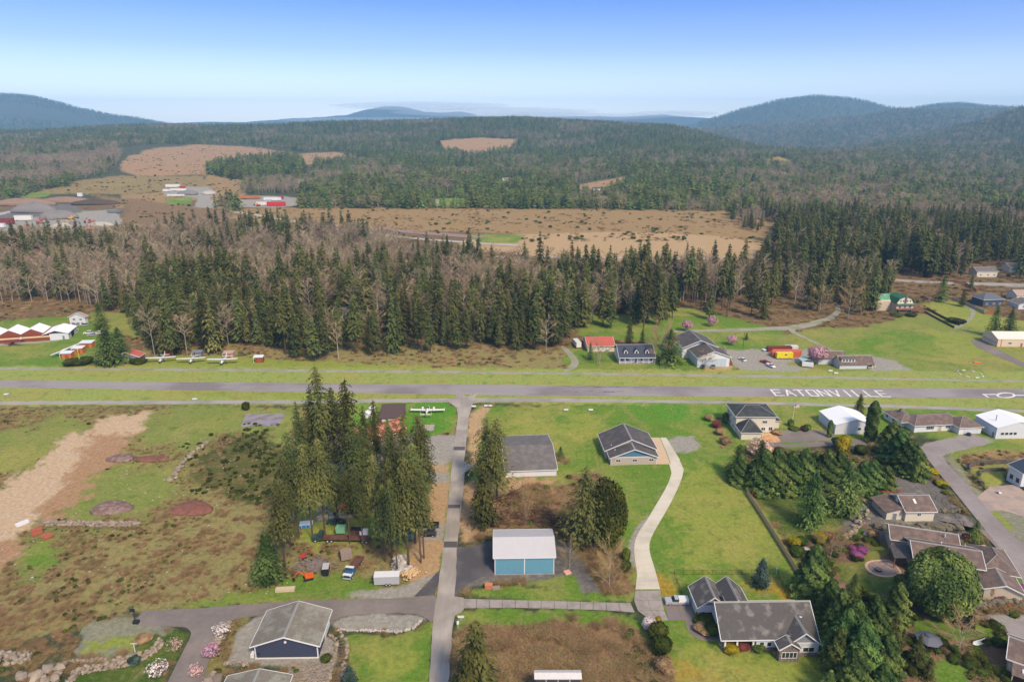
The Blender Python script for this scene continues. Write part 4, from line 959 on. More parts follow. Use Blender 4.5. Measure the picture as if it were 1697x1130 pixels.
# garage wing in front
gx0, gx1 = fit(lambda x: h.px(x, -6, 0)[0], 1227, 0, 20), fit(lambda x: h.px(x, -6, 0)[0], 1260, 3, 30)
h.wall(cream_sid, gx0, gx1, -6.5, -.02, 2.9, name='garage_wing'); h.hip(shingle_slate, gx0, gx1, -6.5, .5, 2.9, 4.0, .45, 'y', name='garage_roof')
h.wall(cream_sid, xr*.98+.02, xr*.98+3.2, 4, 10, 3.0, name='side_wing'); h.hip(shingle_slate, xr*.98+.6, xr*.98+3.2, 4, 10, 3.0, 1.5, .4, 'y', name='side_roof')
h.window('front', xr*.72, 0, 3.7, 1.9, 1.2, 3); h.window('front', xr*.70, 0, .8, 1.7, 1.3, 2); h.window('front', xr*.88, 0, .8, 1.5, 1.5, 2); h.door('front', xr*.79, 0, 1.1, 2.2, white_trim)
for y in (2.5, 6.5, 10): h.window('left', y, 0, 3.6, 1.2, 1.4, 2); h.window('left', y, 0, .9, 1.2, 1.4, 2)
h.door('right', -3.2, gx1, 4.6, 2.3, white_met, 'garage_door', 4)
# E and G: the two white hangars
for (nm, lab, p0, p1, ve, vp, vb, ub, wins) in (
    ('white_hangar', 'bright white gabled hangar between the paved court and the taxiway, tall pine behind', (1383, 719.5), (1447, 718.5), 704, 695, 672.6, 1387, 2),
    ('white_hangar', 'bright white gabled hangar at the right edge beside the brown-roofed ranch house', (1649, 727), (1722, 726), 709, 699, 678.5, 1648, 4)):
    h = House(nm, lab, 'hangar', p0, p1, 'white hangars near the taxiway')
    L = h.L; H = h.height(ve); r = h.height(vp, x=L/2) - H; D = h.depth(vb, x=L/2, z=H + r)
    h.wall(white_met, 0, L, 0, D, H, 'y', r); h.roof(metal_white, 0, L, 0, D, H, r, 'y', over=.15, ridge=False, th=.1)
    for k in range(wins): h.window('front', L*.62 + k*2.6 if wins == 2 else L*.14 + k*1.6, 0, 1.5, 1.3, 1.1, 1, fr=.07)
    h.door('left', D*.12, 0, 1.0, 2.1, grey_metal, frame=False); h.corner(0, L, 0, D, H)
    h.window('left', D*.3, 0, H-1.4, 2.2, .7, 2) if wins == 2 else h.vent(2.5, D*.4, H+1.2, 1.8, .14, grey_metal, 'flue')
# F: brown ranch house
h = House('ranch_house', 'white ranch house with brown hipped shingle roof and white garage door beside the hangar', 'house', (1527, 715.5), (1580, 713))
h.rz = 0
L = h.L; Hh = 2.7
xl = fit(lambda x: h.px(x, 0, 0)[0], 1502, -30, 0)
h.wall(white_sid, xl+3, L, 0, 9.5, Hh); h.wall(white_sid, xl, xl+7, 5, 14, Hh, name='left_wing')
rs = fit(lambda r: h.px(L*.4, 4.7, Hh + r)[1], 687, .8, 6)
h.hip(shingle_brown, xl+3, L+4, 0, 9.5, Hh, rs, .6, 'x', top=4.6); h.hip(shingle_brown, xl, xl+7, 3.5, 14, Hh, rs*.8, .6, 'y', name='wing_roof')
gx = L; gw = 8.2
h.wall(white_sid, gx-.8, gx+gw, -3.6, 4.5, Hh, name='garage_wall'); h.hip(shingle_brown, gx-.8, gx+gw, -3.6, 4.8, Hh, 2.5, .5, 'x', name='garage_roof', top=4.4)
h.door('front', gx+gw*.5, -3.6, 5.4, 2.25, white_met, 'garage_door', 4); h.window('front', 3.2, 0, .8, 3.2, 1.5, 4); h.window('front', L*.8, 0, 1, 1.8, 1.2, 2); h.door('front', L*.55, 0, 1.4, 2.2, mat('pinkish_door', srgb(190, 170, 164)))
h.window('left', 8, xl, 1, 1.5, 1.3, 2); h.window('left', 12, xl, 1, 1.5, 1.3, 2); MB().box(xl+3, xl+3.9, 9, 9.8, Hh+1, Hh+rs+.9).build('chimney', stone_m, h.t)
# H: white house with dark roof at the right edge
h = House('dark_roof_cottage', 'white cottage with black roof and deck at the right edge above the paved court', 'house', (1690, 808), (1745, 806))
L = h.L; H = h.height(784); D = h.depth(770, x=0, z=H); r = 2.2
h.wall(white_sid, 0, L, 0, D, H, 'y', r); h.roof(mat('black_metal_roof', srgb(64, 72, 84), .5, .08, 1, 0, wave=('Y', 3, .3)), 0, L, 0, D, H, r, 'y', over=.4)
for y in (.25, .7): h.window('left', D*y, 0, 1.1, 1.3, 1.5, 1, m=mat('black_frame', (.03, .03, .03)))
h.window('front', 2, 0, H-.9, 2.0, .6, 2, m=mat('black_frame', (.03, .03, .03))); MB().box(0, 3.5, -2.6, -.03, .2, .4).box(.05, .2, -2.6, -2.4, .4, 1.3).box(3.3, 3.45, -2.6, -2.4, .4, 1.3).box(0, 3.5, -2.58, -2.5, 1.3, 1.4).build('deck', dark_m, h.t)
# I: cream barn with lean-to
h = House('cream_barn', 'cream barn with brown shingle roof, skylight and lean-to above the boulder wall', 'barn', (1499, 863.5), (1546, 863))
L = h.L; H = h.height(846.5); r = 2.4; D = 2 * fit(lambda d: h.px(L/2, d, H + r)[1], 820.5, 1, 20)
h.wall(cream_sid, 0, L, 0, D, H, 'x', r); ro = h.roof(shingle_brown, 0, L, 0, D, H, r, 'x', over=.5)
sk = MB(); yy0, yy1 = D*.22, D*.36; f_ = lambda y: H + r * (y / (D/2)) + .28
sk.add([(L*.4, yy0, f_(yy0)), (L*.48, yy0, f_(yy0)), (L*.48, yy1, f_(yy1)), (L*.4, yy1, f_(yy1)), (L*.4, yy0, f_(yy0)-.2), (L*.48, yy0, f_(yy0)-.2), (L*.48, yy1, f_(yy1)-.2), (L*.4, yy1, f_(yy1)-.2)], [(0,1,2,3),(0,4,5,1),(1,5,6,2),(2,6,7,3),(3,7,4,0)])
sk.build('skylight', white_trim, ro)
h.wall(cream_sid, -5, -.02, 1, D*.95, 2.4, name='lean_to_wall'); MB().add([(-5.8, .4, 2.5), (-.1, .4, 3.9), (-.1, D, 3.9), (-5.8, D, 2.5), (-5.8, .4, 2.65), (-.1, .4, 4.05), (-.1, D, 4.05), (-5.8, D, 2.65)], [(0,3,2,1),(4,5,6,7),(0,1,5,4),(1,2,6,5),(2,3,7,6),(3,0,4,7)]).build('lean_to_roof', shingle_brown, h.t)
MB().add([(-5, .98, 2.4), (-.02, .98, 2.4), (-.02, .98, 3.85), (-5, 1.3, 2.4), (-.02, 1.3, 2.4), (-.02, 1.3, 3.85)], [(0,1,2),(3,5,4),(0,2,5,3)]).build('lean_to_gable', cream_sid, h.t)
h.door('front', -2.6, 1, 1.2, 2.1, grey_metal); h.window('front', L*.47, 0, 1.7, 1.2, .9, 2); h.window('left', D*.5, -5, 1.2, 1.2, 1, 2)
MB().box(-.5, .3, D*.42, D*.55, H, H+1.8).build('chimney', white_trim, h.t)
# J: big tan house with several roofs
h = House('tan_estate_house', 'large tan house with several brown shingle roofs behind the huge round cypress', 'house', (1508, 958), (1560, 985))
h = hh = House.__new__(House); hh.a = W(1512, 950); hh.rz = -0.30; hh.ux = Vector((math.cos(hh.rz), math.sin(hh.rz), 0)); hh.uy = Vector((-hh.ux.y, hh.ux.x, 0)); hh.L = 10
hh.t = bpy.data.objects['tan_estate_house']; hh.t.location = hh.a; hh.t.rotation_euler = (0, 0, hh.rz)
tan2 = mat('beige_stucco', srgb(206, 190, 166), .85, .07, 1.2)
h.wall(tan2, 0, 15, 0, 9, 4.8, 'x', 2.0); h.roof(shingle_brown, 0, 15, 0, 9, 4.8, 2.0, 'x', over=.6)
h.wall(tan2, -3.5, 12, 9.02, 16, 4.2, 'x', 1.9, name='rear_wall'); h.roof(shingle_brown, -3.5, 12, 9.02, 16, 4.2, 1.9, 'x', over=.6)
h.wall(tan2, 15.02, 23, 1, 12, 3.4, None, name='garage_wall'); h.hip(shingle_brown, 15.3, 23, 1, 12, 3.6, 2.6, .6, 'y')
h.wall(tan2, 14, 22, -6, 1-.02, 3.2, 'y', 1.6, name='front_wing'); h.roof(shingle_brown, 14, 22, -6, .4, 3.2, 1.6, 'y', over=.5)
MB().add([(-4.5, 1, 3.0), (-.1, 1, 3.9), (-.1, 7, 3.9), (-4.5, 7, 3.0), (-4.5, 1, 3.15), (-.1, 1, 4.05), (-.1, 7, 4.05), (-4.5, 7, 3.15)], [(0,3,2,1),(4,5,6,7),(0,1,5,4),(1,2,6,5),(2,3,7,6),(3,0,4,7)]).build('porch_roof', shingle_dark, h.t)
for y in (1.2, 6.8): MB().box(-4.3, -4.1, y-.1, y+.1, 0, 3).build('porch_post', mat('cedar_post', srgb(140, 96, 70)), h.t)
h.window('left', 4.5, 0, 4.4, 3.4, 1.1, 3); h.window('left', 1.0, 0, 1.0, 1.4, 2.8, 1); h.window('left', 12.6, -3.5, 2.6, 1.0, 1.6, 1); h.window('left', 14.3, -3.5, 1.6, .8, 1.2, 1)
for k in range(3): h.window('front', 2.2 + k*2.2, 0, 1.0 , 1.8, 3.0, 2)
h.vent(8, 3, 6.4, .4); h.vent(7, 6, 6.4, .4); h.vent(9.2, 11, 6, .4); h.door('right', 4, 23, 4.8, 2.4, mat('brown_door', srgb(120, 96, 80)), 'garage_door', 4); h.vent(13, 13, 5.6, .5, .3, stone_m, 'chimney')
# K: big grey craftsman house
h = House('craftsman_house', 'pale grey craftsman house with dark mossy gables and stone base beside the board fence', 'house', (1203, 1077), (1349, 1073))
h2 = House.__new__(House); h2.a = W(1197, 1079); h2.rz = h.rz * .5; h2.ux = Vector((math.cos(h2.rz), math.sin(h2.rz), 0)); h2.uy = Vector((-h2.ux.y, h2.ux.x, 0)); h2.t = h.t; h.t.location = h2.a; h.t.rotation_euler = (0, 0, h2.rz)
h = h2; L = fit(lambda x: h.px(x, 0, 0)[0], 1349, 5, 40); H = h.height(1055, x=L*.2); H = min(max(H, 2.8), 3.6)
rM = 4.6; DM = 2 * fit(lambda d: h.px(L*.5, d, H + rM)[1], 996.5, 3, 20)
mossy = mat('mossy_dark_shingles', srgb(92, 88, 86), .95, .16, 1.6, 0, col2=srgb(128, 124, 118), c2scale=.5, c2lo=.52, c2hi=.68, wave=('Z', 2.2, .35))
x1p = L*.36   # porch part
h.wall(grey_sid, x1p, L, 0, DM, H, 'x', rM); h.wall(grey_sid, .6, x1p, 3, DM, H, 'x', rM*.8, name='porch_wall')
h.roof(mossy, -.2, L, 0, DM, H, rM, 'x', over=.5)
# front gable
fg0, fg1 = L*.66, L*.995
h.wall(grey_sid, fg0, fg1, -1.8, -.02, H, None, name='gable_wall'); h.wall(grey_shake, fg0+.01, fg1-.01, -1.79, 4, H+.02, 'y', 2.6, name='gable', z0=H-.2)
h.roof(mossy, fg0, fg1, -1.8, 5.2, H, 2.75, 'y', over=.5); MB().box(fg0, fg1, -1.86, -1.803, H-.12, H+.12).build('band_board', white_trim, h.t)
MB().box(fg0-.04, fg1+.04, -1.9, -1.805, -.1, 1.05).build('stone_base', stone_m, h.t)
bg0, bg1 = L*.55, L*.76
h.wall(stone_m, bg0, bg1, -3.2, -1.82, H-.2, 'y', 1.35, name='bay'); h.roof(mossy, bg0, bg1, -3.2, -1.2, H-.2, 1.4, 'y', over=.35)
h.window('front', (bg0+bg1)/2, -3.2, .9, 3.4, 1.6, 4); h.window('front', L*.89, -1.8, 1.2, 2.6, 1.3, 2); h.window('front', L*.42, 0, 1.2, 1.1, 1.3, 1); h.window('front', L*.5, 0, 1.2, 1.1, 1.3, 1)
MB().box(x1p, bg0, -.1, -.005, -.1, .95).build('stone_base', stone_m, h.t)
for x in (.5, L*.155, L*.33):
    po = MB().box(x-.18, x+.18, .05, .41, 1.2, H-.02).build('porch_column', white_trim, h.t); MB().box(x-.32, x+.32, -.1, .55, 0, 1.195).build('column_base', stone_m, po)
MB().box(0, x1p-.01, 0, 3, -.1, .15).build('porch_floor', conc_g, h.t); h.door('front', x1p*.8, 3, 1.2, 2.2, mat('maroon_door', srgb(80, 34, 38)), z0=.16); h.window('front', x1p*.4, 3, 1.0, 2.0, 1.3, 2)
h.vent(L*.88, 3.2, H+2.3, .35, .2); h.vent(L*.05, DM*.5, H+rM-.2, .3, .1)
# rear gable
h.wall(grey_sid, L*.12, L*.45, DM-1, DM+5, H, 'y', 2.4, name='rear_wall'); h.roof(mossy, L*.12, L*.45, DM-3, DM+5, H, 2.9, 'y', over=.4)
# garage wing
gx0 = fit(lambda x: h.px(x, 8, 0)[0], 1156, -20, 5); gy = fit(lambda y: h.px(gx0, y, 0)[1], 1025, 1, 25)
gx0 = fit(lambda x: h.px(x, gy, 0)[0], 1156, -20, 5); gx1 = gx0 + 6.8
gD = fit(lambda d: h.px((gx0+gx1)/2, gy + d, H + 2.6)[1], 956.5, 4, 25)
h.wall(grey_sid, gx0, gx1, gy, gy+gD, H, None, name='garage_wall'); h.wall(grey_shake, gx0+.01, gx1-.01, gy+.01, gy+gD-.01, H+.02, 'y', 2.3, name='garage_gable', z0=H-.2)
h.roof(mossy, gx0, gx1, gy, gy+gD, H, 2.5, 'y', over=.5); MB().box(gx0, gx1, gy-.06, gy-.003, H-.12, H+.12).build('band_board', white_trim, h.t)
MB().box(gx0-.04, gx1+.04, gy-.1, gy-.005, -.1, .9).build('stone_base', stone_m, h.t)
for k in range(3): h.door('left', gy+gD*(.2+.3*k), gx0, 2.5, 2.2, white_met, 'garage_door', 4)
# link roof between garage and house
h.wall(grey_sid, gx1-1, 2.5, 3, gy+3, H-.2, None, name='link_wall'); h.hip(mossy, gx1-2.0, 3.6, 1.5, gy+3, H-.1, 2.3, .4, 'y', name='link_roof', top=3)
# O: house at the bottom right corner
h = House('corner_house', 'beige house with dark roofs and skylights cut off by the bottom right corner', 'house', (1700, 1150), (1760, 1150))
h = hh = House.__new__(House); hh.a = W(1668, 1112); hh.rz = -0.62; hh.ux = Vector((math.cos(hh.rz), math.sin(hh.rz), 0)); hh.uy = Vector((-hh.ux.y, hh.ux.x, 0))
hh.t = bpy.data.objects['corner_house']; hh.t.location = hh.a; hh.t.rotation_euler = (0, 0, hh.rz)
h.wall(tan2, 0, 18, 0, 8, 3.6, 'x', 2.2); h.roof(shingle_brown, 0, 18, 0, 8, 3.6, 2.2, 'x', over=.6)
ro = MB().add([(.5, -4, 2.4), (13, -4, 2.4), (13, -.1, 3.2), (.5, -.1, 3.2), (.5, -4, 2.55), (13, -4, 2.55), (13, -.1, 3.35), (.5, -.1, 3.35)], [(0,3,2,1),(4,5,6,7),(0,1,5,4),(1,2,6,5),(2,3,7,6),(3,0,4,7)]).build('porch_roof', shingle_brown, h.t)
for x in (2.2, 7.2): MB().box(x, x+1.6, -2.8, -1.6, 2.75, 3.05).build('skylight', white_trim, ro)
for x in (.7, 4.7, 8.7, 12.7): MB().box(x-.1, x+.1, -3.9, -3.7, 0, 2.4).build('porch_post', tan2, h.t)
h.wall(tan2, 6, 14, -3.6, -.02, 4.6, 'y', 1.6, name='front_wing', z0=3.3); h.window('left', -1.8, 6, 3.7, 1.6, 1.2, 2); h.roof(shingle_brown, 8, 14, -4.6, 1, 4.6, 1.5, 'y', over=.4)
for k in range(4): h.window('front', 1.8 + k*2.2, 0, .8, 1.6, 1.9, 2)

# ---- beyond the runway
h = House('red_roof_hangar', 'open-fronted grey hangar with half red, half grey roof beside the bushy fir', 'hangar', (189, 601.5), (232, 601))
L = h.L; H = h.height(592); r = h.height(584, x=L/2) - H; r = max(r, 1.4); D = h.depth(578, x=L/2, z=H + r)
h.wall(grey_metal, 0, .25, 0, D, H); h.wall(grey_metal, L-.25, L, 0, D, H); h.wall(grey_metal, .26, L-.26, D-.25, D, H); h.wall(grey_metal, 0, L, 0, .2, H + .02, 'y', r - .1, name='gable', z0=H-.6)
h.roof(metal_red, 0, L, 0, D, H, r, 'y', over=.3, ridge=False); MB().add([(-.35, -.35, H+.12), (L/2, -.35, H+r+.27), (L/2, D*.5, H+r+.27), (-.35, D*.5, H+.12)], [(0,1,2,3)]).build('grey_roof_sheet', grey_metal, h.t)
for x in (.33, .66): MB().box(L*x-.1, L*x+.1, .3, .5, 0, H-.6).build('post', white_trim, h.t)
MB().box(.3, L-.3, 2, 2.1, 0, H-.9).build('door_panel', grey_metal, h.t)
# row of T-hangars with scalloped roof, upper left
h = House('hangar_row', 'row of brown-sided hangars with bright white zigzag roofs on the left', 'hangar', (-50, 573), (84, 563.5))
L = h.L; H = h.height(553, x=L); pk = 2.6
xs = [fit(lambda x: h.px(x, 0, H + pk * .6)[0], u, -30, L + 40) for u in (-50, -14, 24, 63)]
xs = [-.5, L*.26, L*.55, L*.84]
brown_b = mat('brown_hangar_siding', srgb(140, 72, 50), .8, .1, 1, 0, wave=('X', 3, .3))
h.wall(brown_b, 0, L, 0, 14, H)
MB().box(0, L+.05, -.08, -.004, H*.52, H*.74).build('cream_band', mat('cream_band', srgb(226, 200, 160)), h.t)
for k in range(3):
    c = L * (.2 + .28*k); wdt = L*.14
    h.wall(brown_b, c-wdt, c+wdt, 0, 14, H+.01, 'y', pk, name='gable', z0=H-.05); h.roof(metal_white, c-wdt, c+wdt, 2.5, 15, H, pk, 'y', over=.05, ridge=False, th=.1, trim=False)
h.wall(white_met, L+.02, L+9, -.5, 13, H-.2, name='end_hangar'); h.roof(metal_white, L-3, L+9, -.5, 14, H-.2, 1.8, 'y', over=.3, ridge=False, th=.1)
h.door('right', 6, L+9, 5, 3, dark_m, 'hangar_door'); h.door('front', L+6.5, -.5, 1.0, 2.1, grey_metal, frame=False)
h = House('farmhouse', 'white two-storey house with pale brown roof and garage doors beyond the left hangars', 'house', (117, 540), (143, 540))
L = h.L; H = h.height(525); r = 2.2; D = h.depth(517, x=L/2, z=H + r)
h.wall(white_sid, 0, L, 0, D, H, 'y', r); h.roof(mat('pale_shingles', srgb(168, 150, 138), .9, .12, 1.5), 0, L, 0, D, H, r, 'y', over=.5)
for x in (.3, .72): h.window('front', L*x, 0, H-2.1, 1.6, 1.1, 2)
for x in (.2, .5, .8): h.door('front', L*x, 0, 1.9, 2.0, grey_metal, 'garage_door', frame=False)
h = House('red_roof_cottage', 'small beige cottage with bright red metal roof behind the cape house', 'cottage', (987, 583), (1018, 582.5))
xl = fit(lambda x: h.px(x, 0, 0)[0], 974, -20, 0); L = h.L; H = h.height(573.5); r = 2.4; D = 2*fit(lambda d: h.px(L/2, d, H + r)[1], 558.5, 1, 20)
h.wall(cream_sid, xl, L, 0, D, H, 'x', r); h.roof(metal_red, xl, L, 0, D, H, r, 'x', over=.4, ridge=False); h.door('front', L*.5, 0, 2.4, 2.2, white_met, 'garage_door', 3); h.window('front', L*.15, 0, 1, 1, 1.1, 1)
h = House('cape_house', 'white cape house with navy roof, three dormers and full-width front porch', 'house', (1026, 603.5), (1085, 603))
L = h.L; H = h.height(592.5); r = 4.0; D = 2*fit(lambda d: h.px(L/2, d, H + r)[1], 571, 2, 20)
navy_sh = mat('navy_shingles', srgb(72, 76, 90), .9, .12, 1.5, 0, wave=('Z', 2.2, .3))
h.wall(white_sid, .3, L-.3, 1.8, D-.5, H, 'x', r-1.2); h.roof(navy_sh, .2, L-.2, 0, D, H, r, 'x', over=.4)
for x in (.2, .5, .8):
    w = 1.9; c = L*x; yf = 2.2; z0_ = H + r*yf/(D/2) - .2
    dm = MB().extr([(c-w/2, z0_), (c+w/2, z0_), (c+w/2, z0_+1.5), (c, z0_+2.5), (c-w/2, z0_+1.5)], 'y', yf, yf+3).build('dormer', white_sid, h.t)
    MB().extr([(c-w/2-.3, z0_+1.35), (c, z0_+2.6), (c+w/2+.3, z0_+1.35), (c+w/2+.3, z0_+1.5), (c, z0_+2.78), (c-w/2-.3, z0_+1.5)], 'y', yf-.3, yf+3.4).build('dormer_roof', navy_sh, dm)
    MB().box(c-.5, c+.5, yf-.06, yf-.004, z0_+.4, z0_+1.6).build('dormer_window', glass, dm)
for k in range(7): MB().box(L*k/6.0-.1 + (.12 if k == 0 else 0), L*k/6.0+.1 + (.12 if k == 0 else 0), -.1, .1, 0, H-.05).build('porch_post', white_trim, h.t)
mb = MB(); [mb.box(L*k/6+.15, L*(k+1)/6-.15, -.05, .05, .8, .95) for k in (0, 1, 4, 5)]; mb.build('porch_rail', white_trim, h.t)
MB().box(0, L, -.2, 1.8, -.1, .25).build('porch_floor', conc_g, h.t); h.door('front', L*.5, 1.8, 1.2, 2.3, mat('blue_grey_door', srgb(70, 84, 100)), z0=.26)
for x in (.1, .24, .66, .9): h.window('front', L*x, 1.8, 1, 1.6, 1.3, 2)
# big white house with double garage
h = House('double_gable_house', 'big white house with layered dark gables and wide garage door by the gravel yard', 'house', (1155, 608.5), (1208, 607.5))
L = h.L; H = h.height(592); r = h.height(582, x=L/2) - H; r = max(r, 1.8)
D1 = h.depth(568, x=L/2, z=H+r)
h.wall(white_sid, 0, L, 0, D1, H, 'y', r); h.roof(shingle_dark, 0, L, 0, D1, H, r, 'y', over=.6)
h.wall(white_sid, -3.5, L-2, D1, D1+16, H+1.0, 'y', r+.6, name='rear_wall'); h.roof(shingle_dark, -3.5, L-2, D1-1, D1+16, H+1.0, r+.6, 'y', over=.6)
h.wall(white_sid, -8, -3.52, D1+8, D1+18, H, 'y', 1.5, name='side_wing'); h.roof(shingle_dark, -8, -3.52, D1+8, D1+18, H, 1.5, 'y', over=.5)
h.door('front', L*.5, 0, L*.8, H-.9, mat('pale_blue_door', srgb(188, 202, 212)), 'garage_door', 1)
mb = MB(); [mb.box(L*(.1+.8*k/8)-.04, L*(.1+.8*k/8)+.04, -.12, -.08, .1, H-.95) for k in range(1, 8)]; mb.build('door_rib', white_trim, h.t)
# outside staircase on the right
st = MB(); x = L+1.2
for k in range(12): st.box(x, x+1.2, 2+k*1.2-.6, 2+k*1.2+.6, .35*k, .35*k+.3)
st.build('stair', mat('red_brown_deck', srgb(150, 80, 62)), h.t); MB().add([(x+1.3, 1.4, .2), (x+1.3, 15, 4.2), (x+1.3, 15, 5.2), (x+1.3, 1.4, 1.2), (x+1.4, 1.4, .2), (x+1.4, 15, 4.2), (x+1.4, 15, 5.2), (x+1.4, 1.4, 1.2)], [(0,1,2,3),(4,7,6,5),(3,2,6,7),(0,3,7,4),(1,5,6,2)]).build('stair_rail', mat('cream_rail', srgb(226, 210, 190)), h.t)
h = House('long_grey_house', 'low pale grey house with brown stepped roof and dormer beside the pink blossom tree', 'house', (1391, 611.5), (1436, 611))
L = h.L; H = h.height(604); r = 3.6; D = 2*fit(lambda d: h.px(L/2, d, H + r)[1], 588, 1, 20); D = min(max(D, 7), 11)
h.wall(grey_sid, 0, L, 0, D, H, 'x', r-.5); h.roof(shingle_brown, 0, L+3.0, 0, D, H, r-.4, 'x', over=.4, trim=False)
h.wall(grey_sid, -7, L*.5, D+.1, D+8, H+.6, 'x', 2.4, name='rear_wall'); h.roof(shingle_brown, -7, L*.5, D+.1, D+8, H+.6, 2.4, 'x', over=.4, trim=False)
MB().box(1, 7.5, .8, 3.5, H, H+2.6).build('dormer', grey_sid, h.t); MB().box(.6, 8, .4, 4.4, H+2.61, H+2.85).build('dormer_roof', shingle_brown, h.t)
for k in range(4): h.window('front', 2.0 + k*1.5, .8, H+1.1, 1.1, 1.2, 1)
MB().box(L+2.8, L+3, .2, .4, 0, H).build('carport_post', white_trim, h.t)
# green-roofed house on the rise
h = House('green_roof_house', 'tan house with green metal gambrel roof and wooden deck on the rise', 'house', (1484, 518), (1512, 517.5))
L = h.L; H = h.height(503); r = 4.4; D = 11
h.wall(tan2, 0, L, 0, D, H, None)
mb = MB(); mb.extr([(0, H), (L, H), (L*.85, H+2.8), (L*.5, H+r), (L*.15, H+2.8)], 'y', .3, D); mb.build('gable', cream_sid, h.t)
mb = MB()
for (a, b) in (((-.5, H-.3), (L*.13, H+2.9)), ((L*.13, H+2.9), (L*.5, H+r+.15)), ((L*.5, H+r+.15), (L*.87, H+2.9)), ((L*.87, H+2.9), (L+.5, H-.3))):
    mb.extr([a, b, (b[0], b[1]+.2), (a[0], a[1]+.2)], 'y', -.3, D+.4)
mb.build('roof', mat('dark_green_roof', srgb(52, 110, 74), .5, .08, 1), h.t)
h.wall(tan2, -9, -.1, D*.5, D*1.4, H, 'x', 1.8, name='left_wing'); h.roof(metal_green, -9, L*.8, D*.6, D*1.5, H, 3.4, 'x', over=.5, trim=False, ridge=False)
MB().box(-.4, L+.4, -1.6, .25, H-.35, H-.1).build('porch_roof', metal_green, h.t)
MB().box(-.5, L+5, -3.2, -.02, 2.2, 2.5).build('deck', mat('cedar_deck', srgb(140, 92, 74)), h.t); mb = MB(); [mb.box(x-.05, x+.05, -3.15, -3.05, 2.5, 3.4) for x in np.arange(-.4, L+5, .7)]; mb.box(-.5, L+5, -3.2, -3.05, 3.4, 3.5).build('railing', mat('cedar_deck', srgb(140, 92, 74)), h.t)
for x in (0, L*.5, L, L+4.6): MB().box(x-.12, x+.12, -3.0, -2.8, 0, 2.2).build('deck_post', mat('cedar_deck', srgb(140, 92, 74)), h.t)
for x in (.22, .38, .62, .78): h.window('front', L*x, .3, H+.7, .9, 1.4, 1)
for x in (.2, .5, .8): h.window('front', L*x, 0, 2.7, 1.6, 1.7, 2)
MB().box(L*.5-.5, L*.5+.5, -.3, .29, H, H+r+.7).build('chimney', stone_m, h.t); MB().box(1, L-1, -.06, -.004, .2, 2.0).build('lower_window', glass, h.t)
h = House('beige_hangar', 'beige metal hangar with pale roof and red corner trim at the right edge', 'hangar', (1651, 574.5), (1716, 575))
L = h.L; H = h.height(562); r = 2.4; D = 2*fit(lambda d: h.px(L/2, d, H + r)[1], 549.5, 2, 30)
beige = mat('beige_metal', srgb(224, 202, 176), .6, .05, 1, 0, wave=('X', 3, .2)); redt = mat('red_trim', srgb(176, 84, 60))
h.wall(beige, 0, L, 0, D, H, 'x', r); h.roof(mat('cream_metal_roof', srgb(242, 230, 212), .5, .04, 1, 0, wave=('X', 3, .3)), 0, L, 0, D, H, r, 'x', over=.2, trim=False, ridge=False)
for x in (0, 2.0, L-.25): MB().box(x-.02, x+.25, -.08, -.004, 0, H-.1).build('corner_trim', redt, h.t)
h.window('front', L*.33, 0, 1.4, 1.9, 1.1, 2); h.door('front', L*.63, 0, 1.1, 2.1, redt); h.window('front', L*.75, 0, 1.4, 1.9, 1.1, 2)
h.door('left', D*.5, 0, D*.85, H-.6, beige, 'hangar_door', 2); MB().box(-.16, -.1, D*.05, D*.95, H*.45, H*.5).build('door_beam', redt, h.t)
for (nm, lab, p0, p1, ve, wm, rm, ax) in (
    ('dark_blue_house', 'slate blue house with hipped roof behind the grey fence and small firs', (1628, 508), (1661, 507), 497, mat('slate_siding', srgb(72, 80, 96)), mat('slate_roof', srgb(98, 104, 116), .9, .1, 2), 'hip'),
    ('pink_roof_house', 'beige house with pinkish roof at the right edge behind the slate blue one', (1684, 498), (1740, 498), 489, cream_sid, mat('pinkish_roof', srgb(180, 152, 138), .9, .1, 2), 'x'),
    ('small_grey_house', 'small grey gabled house at the right edge below the pink-roofed one', (1687, 512), (1730, 512), 505, white_sid, shingle_mid, 'y'),
    ('roadside_house', 'pale house half hidden by trees along the far road', (1618, 459), (1652, 459), 450, cream_sid, shingle_mid, 'x'),
    ('roadside_house', 'cream house with grey roof at the right edge on the far road', (1672, 452), (1730, 452), 443, cream_sid, shingle_mid, 'x'),
    ('hidden_grey_house', 'grey-roofed house glimpsed between the dark forest firs left of centre', (552, 530), (574, 530), 520, grey_sid, shingle_mid, 'x')):
    h = House(nm, lab, 'house', p0, p1); L = h.L; H = max(2.8, h.height(ve)); D = 10
    if ax == 'hip': h.wall(wm, 0, L, 0, D, H); h.hip(rm, 0, L, 0, D, H, 3, .5, 'x')
    else: h.wall(wm, 0, L, 0, D, H, ax, 2.4); h.roof(rm, 0, L, 0, D, H, 2.4, ax, over=.4)
    for x in (.2, .55, .85): h.window('front', L*x, 0, 1, 1.4, 1.2, 2)
